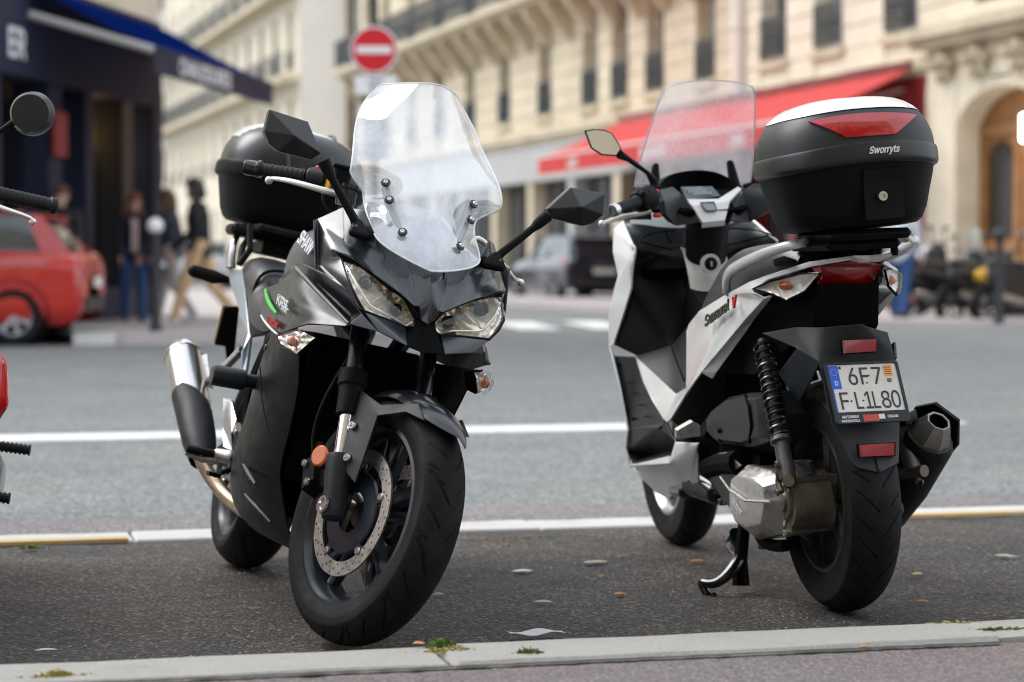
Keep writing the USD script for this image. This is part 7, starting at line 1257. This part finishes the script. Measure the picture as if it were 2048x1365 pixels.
# ------------------------------------------------------------------ cars
def car(loc, rotz, label, paint, hatch=True, L=4.1, Wd=1.76, H=1.46, plate_txt='', estate=False):
    """a small hatchback, nose towards +x, origin on the ground under its middle"""
    c = tag(xf('parked_car', loc=loc, rotz=rotz), label, 'car'); h = Wd / 2
    st_ = [(-L / 2, 0.40, 0.88, 0.88, 0.90), (-L / 2 + 0.05, 0.30, 0.95, 0.95, 0.965), (-L / 2 + 0.22, 0.22, 0.985, 0.97, 0.985), (-L / 2 + 0.75, 0.20, 1.00, 0.97, 1.0), (-0.3, 0.19, 0.97, 0.98, 1.0), (0.6, 0.19, 0.95, 0.98, 1.0), (1.2, 0.20, 0.90, 0.96, 0.98), (L / 2 - 0.25, 0.22, 0.72, 0.88, 0.92), (L / 2 - 0.03, 0.30, 0.56, 0.66, 0.74)]
    rows = []
    for x, zb, zt, kb, kw in st_:
        w = h * kw; r = [(x, -w * 0.9, zb), (x, -w, zb + 0.12), (x, -w * 1.01, (zb + zt) / 2), (x, -w * 0.97, zt - 0.06), (x, -w * 0.86, zt), (x, 0, zt + 0.03)]; rows.append(r + [(a, -b, d) for a, b, d in r[-2::-1]])
    bd = patch(rows, 56, 33, 'p', 's'); body_m = grid(bd)
    ends = [TM(np.vstack([bd[i], bd[i].mean(0)]), [(j, j + 1, 33) for j in range(32)]) for i in (0, -1)]
    wheels = [(-L / 2 + 0.72, 0.315), (L / 2 - 0.78, 0.315)]
    t = join([orient(body_m, away=(0, 0, 0.5))] + ends)
    bo = obj('body', t, paint, c, 40)
    # glasshouse
    g_ = [(-L / 2 + 0.16, 0.96, 0.99), (-L / 2 + 0.42, 1.33, 1.0), (-L / 2 + 0.75, H - 0.03, 1.0), (-0.3, H, 1.0), (0.25, H - 0.03, 0.98), (0.62, 1.25, 0.97), (1.18, 0.93, 0.95)]
    gr = []
    for x, zt, kw in g_:
        zb = 0.9; ww = h * 0.86 * kw; wt = h * (0.86 - 0.24 * (zt - zb) / 0.56) * kw; r = [(x, -ww, zb), (x, -(ww * 0.55 + wt * 0.45), zb + (zt - zb) * 0.5), (x, -wt, zt - 0.02), (x, -wt * 0.8, zt), (x, 0, zt + 0.02)]; gr.append(r + [(a, -b, d) for a, b, d in r[-2::-1]])
    gh = patch(gr, 40, 25, 'p', 's'); obj('cabin', orient(grid(gh), away=(0, 0, 0.9)), mat('car_glass_dark', (0.02, 0.025, 0.028), 0.05, spec=0.7, coat=0.5), c, 50)
    rf = [[q + A(0, 0, 0.012) for q in row[6:19]] for row in gh[9:29]]; obj('roof', thick(orient(grid(rf), to=(0, 0, 9)), 0.02), paint, c, 50)
    for s in (-1, 1):
        for x0, x1, z1, wd in ((0.28, 0.66, 1.22, 0.05), (-0.42, -0.36, H - 0.06, 0.05), (-L / 2 + 0.55, -L / 2 + 0.25, 0.98, 0.16)):
            y1 = h * (0.86 - 0.24 * (z1 - 0.9) / 0.56) + 0.012; y0 = h * 0.86 + 0.006
            obj('pillar', hull([(x0 - wd / 2, s * (y1 if x0 > -L / 2 + .5 and z1 > 1.1 else h * 0.68), H - 0.05), (x0 + wd / 2, s * (y1 if z1 > 1.1 else h * 0.68), H - 0.05), (x1 - wd, s * y0, 0.93), (x1 + wd, s * y0, 0.93), (x0, s * (h * 0.62), H - 0.06), (x1, s * (y0 - 0.03), 0.93)]), paint, c)
        for wx, R in wheels:
            obj('wheel_arch', lathe([(0.36, -0.01), (0.375, -0.01), (0.375, 0.16), (0, 0.16), (0, 0.10), (0.36, 0.10)] if s < 0 else [(0.36, 0.01), (0.375, 0.01), (0.375, -0.16), (0, -0.16), (0, -0.10), (0.36, -0.10)], 28, 'y', c=(wx, s * (h + 0.005), R + 0.02)), M_DEEP, c)
            wh = xf('wheel', c, loc=(wx, s * (h - 0.09), R))
            obj('tyre', lathe([(0.20, -0.1), (0.29, -0.105), (0.315, -0.08), (0.315, 0.08), (0.29, 0.105), (0.20, 0.1)], 32, 'y'), M_RUB, wh)
            obj('rim', [lathe([(0.207, 0.098 * s), (0.212, 0.085 * s), (0.195, 0.06 * s), (0.19, 0.09 * s), (0.207, 0.098 * s)], 32, 'y'), lathe([(0, 0.085 * s), (0.04, 0.085 * s), (0.05, 0.06 * s)], 20, 'y')] + [mv(q, (0, 0.065 * s, 0)) for q in spokes(0.03, 0.20, 7, 0.022, 0.012)], mat('alloy_rim', (0.42, 0.42, 0.43), 0.3, metal=0.7), wh); obj('brake', lathe([(0, 0.03 * s), (0.19, 0.03 * s), (0.2, 0.02 * s)], 28, 'y'), M_DEEP, wh)
        obj('tail_light', hull([(-L / 2 + 0.03, s * h * 0.98 * 0.72, 0.80), (-L / 2 + 0.05, s * h * 0.98, 0.78), (-L / 2 + 0.40, s * h * 1.0, 0.90), (-L / 2 + 0.12, s * h * 0.96, 0.95), (-L / 2 + 0.08, s * h * 0.6, 0.90), (-L / 2 + 0.02, s * h * 0.6, 0.84)]), mat('car_tail_red', (0.42, 0.01, 0.012), 0.1, coat=1.0), c)
        obj('tail_clear', hull([(-L / 2 + 0.0, s * h * 0.75, 0.76), (-L / 2 + 0.02, s * h * 0.95, 0.75), (-L / 2 + 0.2, s * h * 1.0, 0.80), (-L / 2 + 0.02, s * h * 0.7, 0.82), (-L / 2 + 0.05, s * h * 0.97, 0.81)]), mat('car_tail_clear', (0.65, 0.60, 0.60), 0.1, coat=1.0), c)
        obj('door_mirror', blob([(0.55, s * (h + 0.06), 1.0, 0.06), (0.55, s * (h + 0.16), 1.02, 0.07)], 8), paint, c)
        obj('door_handle', box(-0.1, 0.06, s * (h + 0.005), s * (h + 0.025), 0.83, 0.86, 0.005), paint, c)
        obj('headlight', hull([(L / 2 - 0.10, s * h * 0.55, 0.62), (L / 2 - 0.3, s * h * 0.88, 0.66), (L / 2 - 0.42, s * h * 0.88, 0.76), (L / 2 - 0.16, s * h * 0.5, 0.68)]), M_REFL, c)
    obj('rear_bumper', patch_bumper(-L / 2, h), mat('bumper_dark', (0.02, 0.02, 0.022), 0.6), c)
    obj('rear_plate', box(-L / 2 - 0.055, -L / 2 - 0.04, -0.26, 0.26, 0.62, 0.73), M_PLATE, c, False)
    obj('rear_screen', polys([[(-L / 2 + 0.22, -0.55, 1.0), (-L / 2 + 0.22, 0.55, 1.0), (-L / 2 + 0.45, 0.48, 1.33), (-L / 2 + 0.45, -0.48, 1.33)]], 0, 0.01, to=(-9, 0, 2)), mat('car_glass_sky', (0.10, 0.13, 0.14), 0.08, spec=0.8, coat=0.6), c)
    obj('spoiler', box(-L / 2 + 0.34, -L / 2 + 0.7, -0.55, 0.55, H - 0.10, H - 0.06, 0.015), paint, c)
    return c
def patch_bumper(x, h): return hull([(x - 0.03, -h * 0.7, 0.36), (x - 0.03, h * 0.7, 0.36), (x - 0.03, -h * 0.7, 0.52), (x - 0.03, h * 0.7, 0.52), (x + 0.3, -h * 0.99, 0.30), (x + 0.3, h * 0.99, 0.30), (x + 0.3, -h * 0.99, 0.48), (x + 0.3, h * 0.99, 0.48)])
RED = mat('car_paint_red', (0.34, 0.011, 0.006), 0.25, coat=1.0, crough=0.03); NAVYP = mat('car_paint_navy', (0.006, 0.010, 0.018), 0.2, coat=1.0, crough=0.03); SILV = mat('car_paint_pale', (0.55, 0.56, 0.58), 0.25, coat=0.9, metal=0.2)
hc_ = A(-0.999, -0.03, 0); hc_ /= np.linalg.norm(hc_); wc = A(*(-5.3202, 24.0679, 0))
cl_n = A(-hc_[1], hc_[0], 0)
red_car = car(tuple(wc + hc_ * 1.33 - cl_n * 0.80), math.degrees(math.atan2(hc_[1], hc_[0])), 'red hatchback parked by the far kerb at the left edge', RED)
fdeg = math.degrees(math.atan2(FD[1], FD[0]))
car((1.30, 49.9, 0.0), fdeg + 3, 'dark navy hatchback seen from behind, parked below the red awning', NAVYP)
car(tuple(A(*(-9.0708, 64, 0.3517)) * A(1, 1, 0)), fdeg, 'pale silver hatchback far down the side street behind the walking man', SILV)

# ------------------------------------------------------------------ motorbikes parked along the far right pavement
def moto(loc, rotz, label, screen=None, accent=None, tail=True):
    m = tag(xf('parked_motorbike', loc=loc, rotz=rotz), label, 'motorbike', 'motorbikes parked on the far right pavement')
    bk_ = mat('far_bike_black', (0.008, 0.008, 0.010), 0.35, coat=0.4)
    for x, R in ((-0.70, 0.29), (0.70, 0.29)):
        w = xf('wheel', m, loc=(x, 0, R)); obj('tyre', lathe([(0.19, -0.05), (0.26, -0.06), (R, -0.025), (R, 0.025), (0.26, 0.06), (0.19, 0.05)], 28, 'y'), M_RUB, w); obj('rim', [lathe([(0.2, -0.045), (0.18, -0.03), (0.18, 0.03), (0.2, 0.045)], 28, 'y')] + spokes(0.03, 0.19, 5, 0.014, 0.02), M_RIM, w)
    obj('body', [blob([(-0.55, 0, 0.72, 0.14), (-0.1, 0, 0.62, 0.17), (-0.3, 0, 0.45, 0.14)], 10), blob([(0.45, 0, 0.9, 0.16), (0.55, 0, 0.6, 0.13), (0.4, 0, 0.5, 0.17)], 10), blob([(-0.3, 0, 0.36, 0.12), (0.4, 0, 0.34, 0.12)], 10)], bk_, m)
    obj('seat', blob([(-0.62, 0, 0.86, 0.09), (-0.1, 0, 0.80, 0.10), (0.05, 0, 0.78, 0.07)], 10), M_SEAT, m)
    obj('fork', [tube([(0.70, y, 0.29), (0.52, y, 0.85)], 0.03, 8) for y in (-0.09, 0.09)], bk_, m); obj('front_mudguard', lathe([(0.31, -0.06), (0.325, 0), (0.31, 0.06)], 32, 'y', c=(0.70, 0, 0.29)).slice_plane((0.7, 0, 0.36), (0, 0, 1)), bk_, m)
    obj('handlebar', tube([(0.36, -0.36, 1.06), (0.45, -0.1, 1.02), (0.45, 0.1, 1.02), (0.36, 0.36, 1.06)], 0.018, 8), bk_, m); obj('headlight', blob([(0.66, 0, 0.88, 0.08), (0.58, 0, 0.9, 0.1)], 10), accent or M_REFL, m)
    for s in (-1, 1): obj('mirror', [blob([(0.42, 0.30 * s, 1.26, 0.035), (0.42, 0.38 * s, 1.27, 0.035)], 8), tube([(0.42, 0.22 * s, 1.03), (0.42, 0.31 * s, 1.25)], 0.009, 6)], bk_, m)
    if accent: obj('side_case', blob([(-0.15, -0.2, 0.72, 0.10), (-0.3, -0.2, 0.70, 0.09)], 10), accent, m)
    if tail: obj('tail_light', blob([(-0.70, -0.07, 0.78, 0.045), (-0.70, 0.07, 0.78, 0.045)], 8), mat('moto_tail_red', (0.55, 0.01, 0.012), 0.2, coat=0.8), m); obj('plate', box(-0.80, -0.79, -0.1, 0.1, 0.5, 0.64), M_PLATE, m, False)
    obj('silencer', lathe_to([(0.03, 0), (0.05, 0.1), (0.055, 0.8), (0.03, 1)], (-0.2, -0.2, 0.34), (-0.75, -0.22, 0.46), 12), M_STEEL, m)
    if screen: obj('screen', sheet([[(0.62 - 0.05 * abs(t_) ** 2, 0.2 * t_, 0.98) for t_ in (-1, -.5, 0, .5, 1)], [(0.5 - 0.05 * abs(t_) ** 2, 0.19 * t_, 1.38) for t_ in (-1, -.5, 0, .5, 1)]], 0.004, 10, 10, 'l', 's', to=(5, 0, 1)), screen, m)
    return m
PALE_S = mat('far_screen_pale', (0.66, 0.63, 0.55), 0.3)
YEL_A = mat('yellow_fender', (0.75, 0.45, 0.02), 0.35, coat=0.6)
for (u, v, r_, lb, sc_, ac) in ((1890, 648, 28, 'leftmost parked motorbike with red tail lamp and pale windscreen', PALE_S, None), (1965, 652, 38, 'parked motorbike with a yellow side case, left of the dark post', None, YEL_A), (2050, 655, 30, 'black parked motorbike cut by the right edge', None, None), (1925, 640, 150, 'black parked motorbike behind the one with the yellow case, facing left', None, None)):
    p = A(*(6.2284, 32.3527, 0)) if u == 1890 else (A(*(6.6637, 31.8545, 0)) if u == 1965 else (A(*(7.0625, 30.9026, 0)) if u == 2050 else A(*(6.5934, 32.7411, 0.12)))); moto(tuple(p), r_, lb, sc_, ac, tail=(u == 1890))

# ------------------------------------------------------------------ red motorbike, mostly cut off by the left edge
rb = tag(xf('red_motorbike', mat4=bike_matrix(-1.772, 6.62, 176, 8)), 'red motorbike cut by the left edge, only mirror, grip, lever and pegs showing', 'motorbike')
M_TANKR = mat('tank_red', (0.42, 0.008, 0.012), 0.15, coat=1.0, crough=0.03)
make_wheel(rb, 'front_wheel', 0.30, 0.055, 0.225, 0.066, sport_tread, (1.40, 0, 0.30), np.eye(3), [(0.06, 0.14, 0.11)], 0, na=360)
make_wheel(rb, 'rear_wheel', 0.30, 0.065, 0.225, 0.078, sport_tread, (0, 0, 0.30), np.eye(3), [], 0, na=360)
obj('fuel_tank', blob([(0.95, 0, 0.84, 0.13), (0.65, 0, 0.86, 0.14), (0.5, 0, 0.80, 0.08), (0.85, 0.1, 0.84, 0.09), (0.85, -0.1, 0.84, 0.09)], 14), M_TANKR, rb)
obj('seat', blob([(0.45, 0, 0.78, 0.10), (0.0, 0, 0.80, 0.10), (-0.3, 0, 0.84, 0.08)], 12), M_SEAT, rb)
for s in (-1, 1):
    obj('engine_cowl', blob([(0.92, 0.285 * s, 0.69, 0.045), (0.95, 0.298 * s, 0.61, 0.05), (0.90, 0.26 * s, 0.52, 0.04), (0.6, 0.16 * s, 0.6, 0.05)], 14), M_TANKR, rb)
    obj('fork_leg', [cyl((1.40, 0.1 * s, 0.30), (1.08, 0.1 * s, 1.0), 0.026)], M_STEEL, rb)
    obj('turn_signal', [blob([(1.0, 0.22 * s, 0.80, 0.03), (0.98, 0.272 * s, 0.795, 0.032)], 10)], M_CHROME, rb)
    obj('engine_case', [lathe([(0, 0.20), (0.06, 0.20), (0.09, 0.18), (0.10, 0.1), (0, 0.1)], 24, 'y', c=(0.62, 0.11, 0.36)) if s > 0 else mir(lathe([(0, 0.20), (0.06, 0.20), (0.09, 0.18), (0.10, 0.1), (0, 0.1)], 24, 'y', c=(0.62, 0.11, 0.36)))], M_ALU, rb)
    obj('case_guard', tube([(1.0, 0.1 * s, 0.62), (1.02, 0.235 * s, 0.44), (0.85, 0.25 * s, 0.36), (0.7, 0.1 * s, 0.30)], 0.012, 8, spline=16), M_CHROME, rb)
    for px_, pz, y1 in ((0.55, 0.458, 0.365), (0.75, 0.345, 0.355)):
        obj('foot_peg', [tube([(px_, 0.15 * s, pz), (px_, y1 * s, pz)], 0.0125, 10)] + [cyl((px_, (y1 - 0.012 * k) * s, pz), (px_, (y1 - 0.012 * k - 0.005) * s, pz), 0.0155, n=10) for k in range(9)], M_GRIP, rb)
    g0_, g1_ = A(0.74, 0.372 * s, 1.123), A(0.80, 0.22 * s, 1.135)
    gp_ = obj('handle_grip', [tube([g0_, g0_ + (g1_ - g0_) * 0.02, g0_ + (g1_ - g0_) * 0.10, g0_ + (g1_ - g0_) * 0.12, g1_], [0.019, 0.0225, 0.0225, 0.018, 0.0185], 16)] + [cyl(g0_ + (g1_ - g0_) * f, g0_ + (g1_ - g0_) * (f + 0.03), 0.0195, n=12) for f in np.linspace(0.2, 0.9, 9)], M_GRIP, rb)
    obj('handlebar', tube([g1_, (0.88, 0.1 * s, 1.12), (0.9, 0, 1.1)], 0.011, 10), M_CHROME, gp_)
    lv = [(0.80, 0.325 * s, 1.075), (0.815, 0.30 * s, 1.088), (0.85, 0.24 * s, 1.10), (0.86, 0.18 * s, 1.12)]
    obj('lever', [ball(lv[0], 0.010), tube(lv, [0.006, 0.0065, 0.008, 0.009], 10, spline=12)], M_LEVER, rb)
    mc = A(0.80, 0.288 * s, 1.352)
    mr_ = obj('mirror', lathe_to([(0.0, -0.06), (0.03, -0.05), (0.048, -0.01), (0.056, 0.4), (0.058, 0.75), (0.055, 1.0), (0, 1.0)], mc + A(0.03, -0.002 * s, 0.0), mc + A(-0.02, 0, 0), 32), mat('mirror_round_black', (0.006, 0.0075, 0.0075), 0.35), rb, 60)
    obj('mirror_glass', lathe_to([(0, 0), (0.052, 0), (0.052, 0.002)], mc + A(-0.0205, 0, 0), mc + A(-0.022, 0, 0), 28), M_MIRROR, mr_)
    obj('mirror_stalk', tube([mc + A(0, -0.045 * s, -0.03), mc + A(0, -0.085 * s, -0.065), (0.84, 0.15 * s, 1.16)], [0.010, 0.006, 0.006], 8), M_PLAS, mr_)
obj('headlight', lathe_to([(0.03, 0), (0.09, 0.3), (0.095, 0.9), (0.085, 1.0)], (1.02, 0, 0.93), (1.18, 0, 0.93), 24), M_CHROME, rb); obj('headlight_lens', lathe_to([(0, 0), (0.05, -0.2), (0.085, -1)], (1.19, 0, 0.93), (1.17, 0, 0.93), 24), M_REFB, rb)
obj('engine', hull([(0.4, -0.15, 0.25), (0.4, 0.15, 0.25), (0.95, -0.15, 0.25), (0.95, 0.15, 0.25), (0.5, -0.12, 0.65), (0.5, 0.12, 0.65), (0.9, -0.12, 0.65), (0.9, 0.12, 0.65)]), M_DEEP, rb)
obj('swing_arm', [tube([(0, y, 0.3), (0.45, y, 0.4)], 0.022, 8) for y in (-0.1, 0.1)], M_PLAS, rb); obj('silencer', lathe_to([(0.03, 0), (0.045, 0.1), (0.045, 0.9), (0.02, 1)], (0.5, -0.17, 0.3), (-0.2, -0.19, 0.38), 16), M_CHROME, rb)
obj('front_mudguard', lathe([(0.31, -0.06), (0.328, 0), (0.31, 0.06)], 40, 'y', c=(1.40, 0, 0.30)).slice_plane((1.4, 0, 0.4), (0, 0, 1)), M_TANKR, rb)
obj('side_stand', [tube([(0.72, 0.12, 0.30), (0.80, 0.22, 0.10), (0.90, 0.40, -0.04)], [0.013, 0.011, 0.010], 8), tube([(0.90, 0.40, -0.04), (0.86, 0.455, -0.052)], 0.010, 8)], M_PLAS, rb)

# ------------------------------------------------------------------ fallen leaves, paper and weeds
def leaf(loc, L_, Wl, rotz, m, label, curl=0.01, group=None, cat='leaf', name='fallen_leaf'):
    t = np.linspace(0, 1, 9); r = []
    for f in t:
        w = Wl * (math.sin(math.pi * min(1, f * 1.02)) ** 0.8) * (1 + 0.25 * math.sin(f * 9)); zz = curl * math.sin(math.pi * f) * (1 - 0.0)
        r.append([(L_ * (f - 0.5), -w / 2, 0.003 + zz * 0.3), (L_ * (f - 0.5), 0, 0.004 + zz), (L_ * (f - 0.5), w / 2, 0.003 + zz * 0.5)])
    o = obj(name, tf(thick(orient(grid(r), to=(0, 0, 9)), 0.001), trimesh.transformations.translation_matrix(loc) @ rot(rotz, (0, 0, 1))), m, None)
    return tag(o, label, cat, group)
LY = mat('leaf_yellow', (0.55, 0.45, 0.12), 0.6, var=0.2, scale=60); LO = mat('leaf_orange', (0.50, 0.22, 0.05), 0.6, var=0.25, scale=60); LB = mat('leaf_pale', (0.42, 0.36, 0.28), 0.7, var=0.25, scale=50); LW = mat('paper_white', (0.70, 0.68, 0.69), 0.7, var=0.06, scale=30)
for i, (loc, L_, Wl, r_, m, lb) in enumerate((
  ((1.1772, 6.5112, 0.005), 0.045, 0.03, 12, LY, 'yellow leaf lying right of the scooter rear tyre'), ((1.5229, 6.9078, 0.005), 0.10, 0.035, -35, LB, 'long pale leaf at the right edge of the parking bay'),
  ((0.0308, 6.5741, 0.005), 0.08, 0.045, 5, LW, 'whitish flat scrap on the asphalt between the two machines'), ((0.2508, 6.7704, 0.005), 0.11, 0.05, 20, LB, 'pale tan leaf on the asphalt left of the scooter front tyre'),
  ((0.0828, 5.977, 0.005), 0.07, 0.03, -5, LB, 'pale leaf nearest the kerb paper, middle of the bay'), ((-0.2019, 6.1113, 0.005), 0.045, 0.03, 20, LB, 'small pale leaf touching the sport motorbike front tyre'),
  ((0.2952, 6.1205, 0.005), 0.05, 0.03, 10, LO, 'brown orange leaf left of the scooter side stand'), ((0.5609, 6.7929, 0.005), 0.06, 0.03, 8, LO, 'orange leaf in the shade right under the scooter front tyre'),
  ((-0.1226, 6.4597, 0.005), 0.018, 0.012, 10, LO, 'tiny orange leaf right of the sport motorbike front tyre'), ((0.3324, 6.8962, 0.005), 0.03, 0.02, 40, LO, 'small orange leaf just left of the scooter front tyre'),
  ((0.2614, 6.4699, 0.005), 0.025, 0.016, 60, LO, 'tiny orange leaf between pale tan leaf and brown leaf'), ((1.0947, 5.9857, 0.005), 0.05, 0.015, 3, LO, 'thin brown leaf right of the scooter rear tyre foot'),
  ((-0.1953, 4.6991, 0.112), 0.035, 0.02, -10, LO, 'bright orange leaf on the kerb joint'), ((-1.0898, 5.2324, 0.005), 0.07, 0.008, 15, LW, 'white sliver lying at the left on the bay asphalt'), ((0.7474, 4.7371, 0.098), 0.03, 0.012, 0, LO, 'small orange leaf on the near pavement'), ((-0.6761, 7.8956, 0.005), 0.03, 0.02, 10, LB, 'small pale leaf behind the sport motorbike front wheel'))):
    leaf(loc, L_ * 0.75, Wl * 0.75, r_, m, lb, 0.004)
pp_ = []
pc = A(*(0.0583, 5.4369, 0.012)); px_ = np.linspace(-0.07, 0.07, 13); pgrid = [[(x, y * (1 - 0.25 * abs(x) / 0.07), 0.004 + 0.004 * math.sin(x * 60 + y * 40) + 0.05 * (y + 0.02)) for y in (-0.022, -0.008, 0.008, 0.022)] for x in px_]
pob = obj('paper_scrap', tf(thick(orient(grid(pgrid), to=(0, 0, 9)), 0.0012), trimesh.transformations.translation_matrix(pc) @ rot(14, (0, 0, 1))), LW, None, 20); tag(pob, 'crumpled white paper scrap against the near kerb', 'paper')
GR = mat('weed_green', (0.10, 0.16, 0.025), 0.6, var=0.3, scale=80); GRY = mat('weed_yellow', (0.36, 0.30, 0.08), 0.6, var=0.3, scale=80)
def weed(loc, w, d, h, n, seed, label, dens=0.5):
    r = np.random.default_rng(seed); V_, F_ = [], []
    for k in range(n):
        x, y = r.normal(0, w / 2.4), r.normal(0, d / 2.2); a = r.uniform(0, 2 * math.pi); hh = h * 0.75 * r.uniform(0.4, 1) * max(0.25, 1 - abs(x) / w); b = r.uniform(0.002, 0.0045); ox, oy = math.cos(a) * hh * 0.8, math.sin(a) * hh * 0.8; i = len(V_)
        V_ += [(x - b, y, 0), (x + b, y, 0), (x + ox * 0.5 + b, y + oy * 0.5, hh * 0.7), (x + ox * 0.5 - b, y + oy * 0.5, hh * 0.7), (x + ox, y + oy, hh)]; F_ += [(i, i + 1, i + 2), (i, i + 2, i + 3), (i + 3, i + 2, i + 4)]
    o = obj('weeds', tf(TM(V_, F_), trimesh.transformations.translation_matrix(loc) @ rot(14, (0, 0, 1))), GR if seed % 2 else GRY, None, False); return tag(o, label, 'weeds', None, 'stuff')
weed((-0.1463, 4.7087, 0.104), 0.05, 0.02, 0.03, 130, 1, 'green weeds growing in the kerb joint beside the front tyre'); weed((-0.1241, 4.6663, 0.104), 0.09, 0.025, 0.016, 160, 2, 'yellowed moss in the kerb joint'); weed((0.0352, 4.6306, 0.104), 0.05, 0.012, 0.022, 90, 3, 'small green tuft along the pavement side of the kerb'); weed((-0.8959, 4.3844, 0.104), 0.06, 0.015, 0.02, 90, 4, 'yellowish tuft at the kerb at the lower left'); weed((-1.5189, 7.0767, 0.008), 0.05, 0.015, 0.02, 80, 5, 'green tuft along the yellow edging at the left'); weed((0.9812, 5.0141, 0.104), 0.12, 0.012, 0.012, 120, 6, 'dry moss along the kerb joint at the right'); weed((1.063, 4.9258, 0.104), 0.16, 0.014, 0.014, 160, 7, 'green moss between the curved kerb stones at the right'); weed((-0.0066, 7.3637, 0.004), 0.25, 0.012, 0.010, 90, 8, 'moss line along the pale edging in the middle')
r_ = np.random.default_rng(5); V_, F_ = [], []
for k in range(900):
    a, b = r_.uniform(-2.2, 3.2), r_.uniform(4.65, 7.3); s_ = r_.uniform(0.002, 0.006) * (1.6 if r_.random() < 0.1 else 1); p = A(*st(a, b, 0.006)); i = len(V_); aa = r_.uniform(0, 6.28); d1, d2 = A(math.cos(aa), math.sin(aa), 0) * s_, A(-math.sin(aa), math.cos(aa), 0) * s_ * 0.7
    V_ += [p + d1, p + d2, p - d1, p - d2, p + A(0, 0, s_ * 0.7)]; F_ += [(i, i + 1, i + 4), (i + 1, i + 2, i + 4), (i + 2, i + 3, i + 4), (i + 3, i, i + 4)]
gr_ = obj('grit', TM(V_, F_), mat('grit_pale', (0.30, 0.26, 0.21), 0.8, var=0.4, scale=400, space='world'), None, False); tag(gr_, 'pale grit and leaf crumbs scattered over the parking bay', 'grit', None, 'stuff')

r_ = np.random.default_rng(11); top_, bot_ = [], []
for k in range(240):
    a = -2.6 + k * 0.02; top_.append(st(a, 4.405 + r_.uniform(-0.002, 0.006), 0.1015)); bot_.append(st(a, 4.392 - abs(r_.normal(0, 0.006)), 0.1012))
jd = obj('joint_dirt', orient(grid([top_, bot_]), to=(0, 0, 9)), mat('joint_dirt_dark', (0.035, 0.033, 0.026), 0.9, var=0.4, scale=60, space='world'), None, False); tag(jd, 'dark dirt caught in the seam between kerb and pavement', 'dirt', None, 'stuff')
